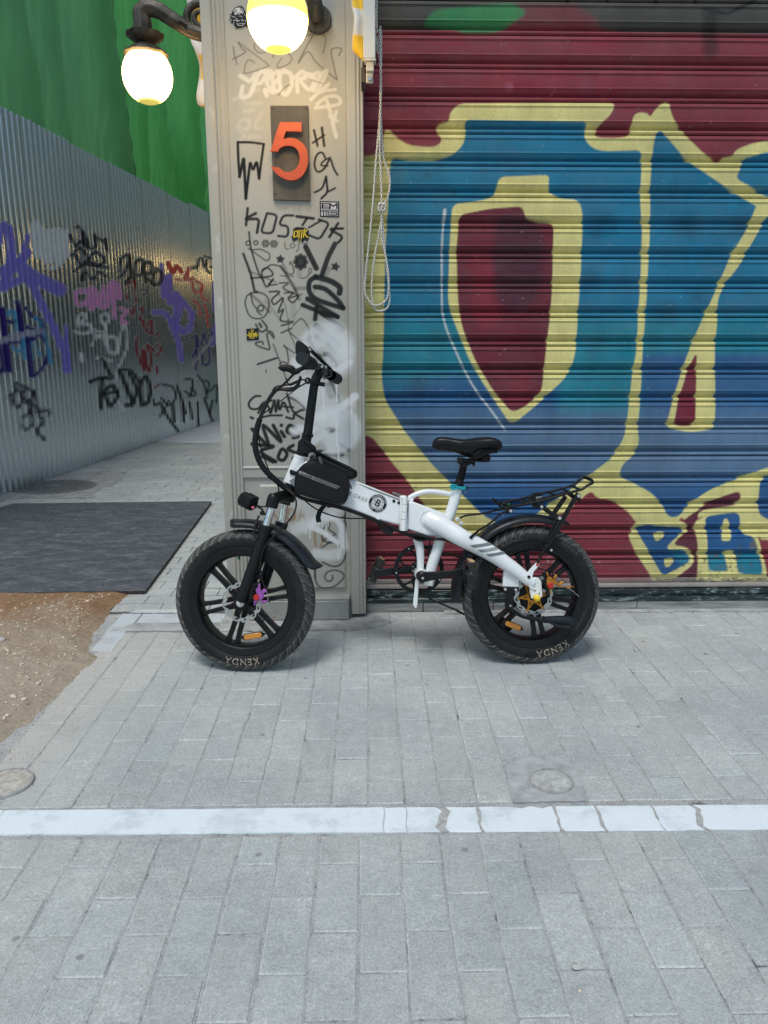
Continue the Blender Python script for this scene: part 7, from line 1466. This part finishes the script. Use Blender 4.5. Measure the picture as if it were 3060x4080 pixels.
# =================================================================== FRAME BAG (hangs on the beam)
bag = empty('frame_bag', None, 'black double pannier bag with a grey patterned stripe slung over the white bicycle frame', 'bag', mat=BM)
def cushion(poly, v0_, v1_, name, mat, par, bev, sub=True):
    o = MB().prism(poly, v0_, v1_).build(name, mat, par, bev=bev, seg=4, ang=60); return o
nb = b2('b', catmull([Vector((x, y, 0)) for x, y in [(485, 1690), (500, 1630), (535, 1570), (590, 1520), (660, 1497), (720, 1500), (880, 1565), (1020, 1630), (1068, 1680), (1082, 1760), (1072, 1850), (1045, 1925), (1000, 1965), (930, 1962), (740, 1912), (560, 1858), (500, 1825), (478, 1770), (485, 1690)]], 4)[:-1] and [(p.x, p.y) for p in catmull([Vector((x, y, 0)) for x, y in [(485, 1690), (500, 1630), (535, 1570), (590, 1520), (660, 1497), (720, 1500), (880, 1565), (1020, 1630), (1068, 1680), (1082, 1760), (1072, 1850), (1045, 1925), (1000, 1965), (930, 1962), (740, 1912), (560, 1858), (500, 1825), (478, 1770), (485, 1690)]], 4)[:-1]], -.1)
cushion(nb, -.098, -.038, 'near_pouch', BAGM, bag, .009)
cxn = sum(p[0] for p in nb)/len(nb); czn = sum(p[1] for p in nb)/len(nb)
mb = MB(); lp_ = [Vector((cxn+(x-cxn)*.985, -.095, czn+(z-czn)*.985)) for x, z in nb]; mb.tube(lp_+[lp_[0]], .0032, 8, 1); lp2 = [Vector((cxn+(x-cxn)*1.0, -.062, czn+(z-czn)*1.0)) for x, z in nb]; mb.tube(lp2+[lp2[0]], .0036, 8, 1); mb.build('piping', BAGZ, bag, ang=60)
fbp = b2('b', [(640, 1460), (690, 1380), (740, 1375), (900, 1455), (1080, 1540), (1165, 1590), (1178, 1620), (1160, 1675), (1110, 1685), (900, 1640), (700, 1600)], .04); cushion(fbp, .038, .095, 'far_pouch', BAGM, bag, .010)
mb = MB(); mb.prism(b2('b', [(600, 1510), (680, 1440), (760, 1440), (1000, 1545), (1150, 1620), (1130, 1690), (1010, 1650), (860, 1580), (700, 1505)], -.04), -.06, .05); mb.build('flap', BAGM, bag, bev=.008, seg=3)
mb = MB(); mb.tube([b('b', *p) for p in ((735, 1385, .02), (850, 1450, .02), (990, 1525, .02), (1100, 1580, .02), (1170, 1625, .02))], [.004, .006, .006, .006, .004], 8, 4); mb.tube([b('b', *p) for p in ((690, 1490, -.064), (840, 1555, -.066), (980, 1620, -.066), (1070, 1680, -.062))], .003, 8, 4); mb.build('seam', BAGZ, bag, ang=60)
mb = MB(); mb.tube([b('b', 757, 1440, -.07), b('b', 765, 1480, -.075), b('b', 780, 1530, -.078)], [.005, .0065, .0065], 10, 2); mb.tube([b('b', 1070, 1690, -.07), b('b', 1090, 1740, -.075), b('b', 1110, 1790, -.078)], .0035, 8, 2); mb.build('zip_pull', simple('zip pull', (.07, .07, .07, 1), .5), bag, split=True)
mb = MB(); mb.tube([b('b', 650, 1440, -.03), b('b', 690, 1410, -.045), b('b', 700, 1440, -.04), b('b', 670, 1480, -.05)], .005, 8, 3); mb.build('buckle', STEEL if False else DECG, bag)
f2 = lambda P_: [(q.x, q.z) for q in bs('b', P_, -.099)]
mb = MB(); mb.prism(f2([(532, 1590), (678, 1650), (690, 1695), (522, 1625)]), -.0995, -.097)
t0 = b('b', 684, 1650, -.099); t1 = b('b', 978, 1765, -.099); ax_ = (t1-t0); L_ = ax_.length; ax_.normalize(); pz_ = Vector((-ax_.z, 0, ax_.x)); k = 0
hgt = .0148
NC = 15
for c_i in range(NC):
    for r_i in range(2):
        s_ = 1 if (c_i+r_i) % 2 else -1; cc_ = t0+ax_*(L_*(c_i+.5)/NC)-pz_*(hgt*(.25+.5*r_i)-.001)
        if c_i == NC-1 and r_i: continue
        for q_ in (-1, 0, 1):
            d1 = (ax_*.7+pz_*.71*s_).normalized(); n1 = Vector((-d1.z, 0, d1.x)); o_ = cc_+n1*q_*.0021; hl_, hw_ = .0034, .0006
            q = [o_+d1*hl_+n1*hw_, o_-d1*hl_+n1*hw_, o_-d1*hl_-n1*hw_, o_+d1*hl_-n1*hw_]; mb.face([mb.v((p.x, -.0993-.00005*(q_+2)-.0003*r_i-.0006*(c_i % 2), p.z)) for p in q])
stp = mb.build('reflective_stripe', TXG, bag, recalc=False)
V, Fc = text_mesh('THINKRIDER', .0112, 1.0); c_ = b('b', 606, 1640, -.1); an = math.atan2(ax_.z, ax_.x); mb = MB(); add_vf(mb, V, Fc, lambda x, y, z: (c_.x+x*.74*math.cos(an)-y*math.sin(an), -.1001, c_.z+x*.74*math.sin(an)+y*math.cos(an))); mb.build('lettering', BAGZ, bag, recalc=False)
mb = MB(); mb.tube([b('b', *p) for p in ((435, 1600, -.028), (500, 1625, -.045), (515, 1600, -.06))], .009, 8, 2, sq=.3); mb.prism(b2('b', [(430, 1580), (500, 1600), (512, 1640), (490, 1650), (425, 1625)], -.03), -.032, .0); mb.tube([b('b', *p) for p in ((815, 1970, -.03), (765, 2030, -.032), (740, 2100, -.034), (750, 2160, -.036))], [.008, .0095, .0105, .0105], 8, 4, sq=.25, ref=(0, 1, 0)); mb.prism(b2('b', [(845, 1965), (915, 1975), (905, 1995), (860, 1998), (845, 2005), (838, 1985)], -.03), -.036, -.02); mb.build('strap', BAGM, bag, bev=.001)
mb = MB(); mb.prism(b2('b', [(425, 1700), (480, 1660), (496, 1640), (492, 1720), (440, 1730)], -.04), -.04, -.036); mb.build('loose_tag', GREY, bag, bev=.0)
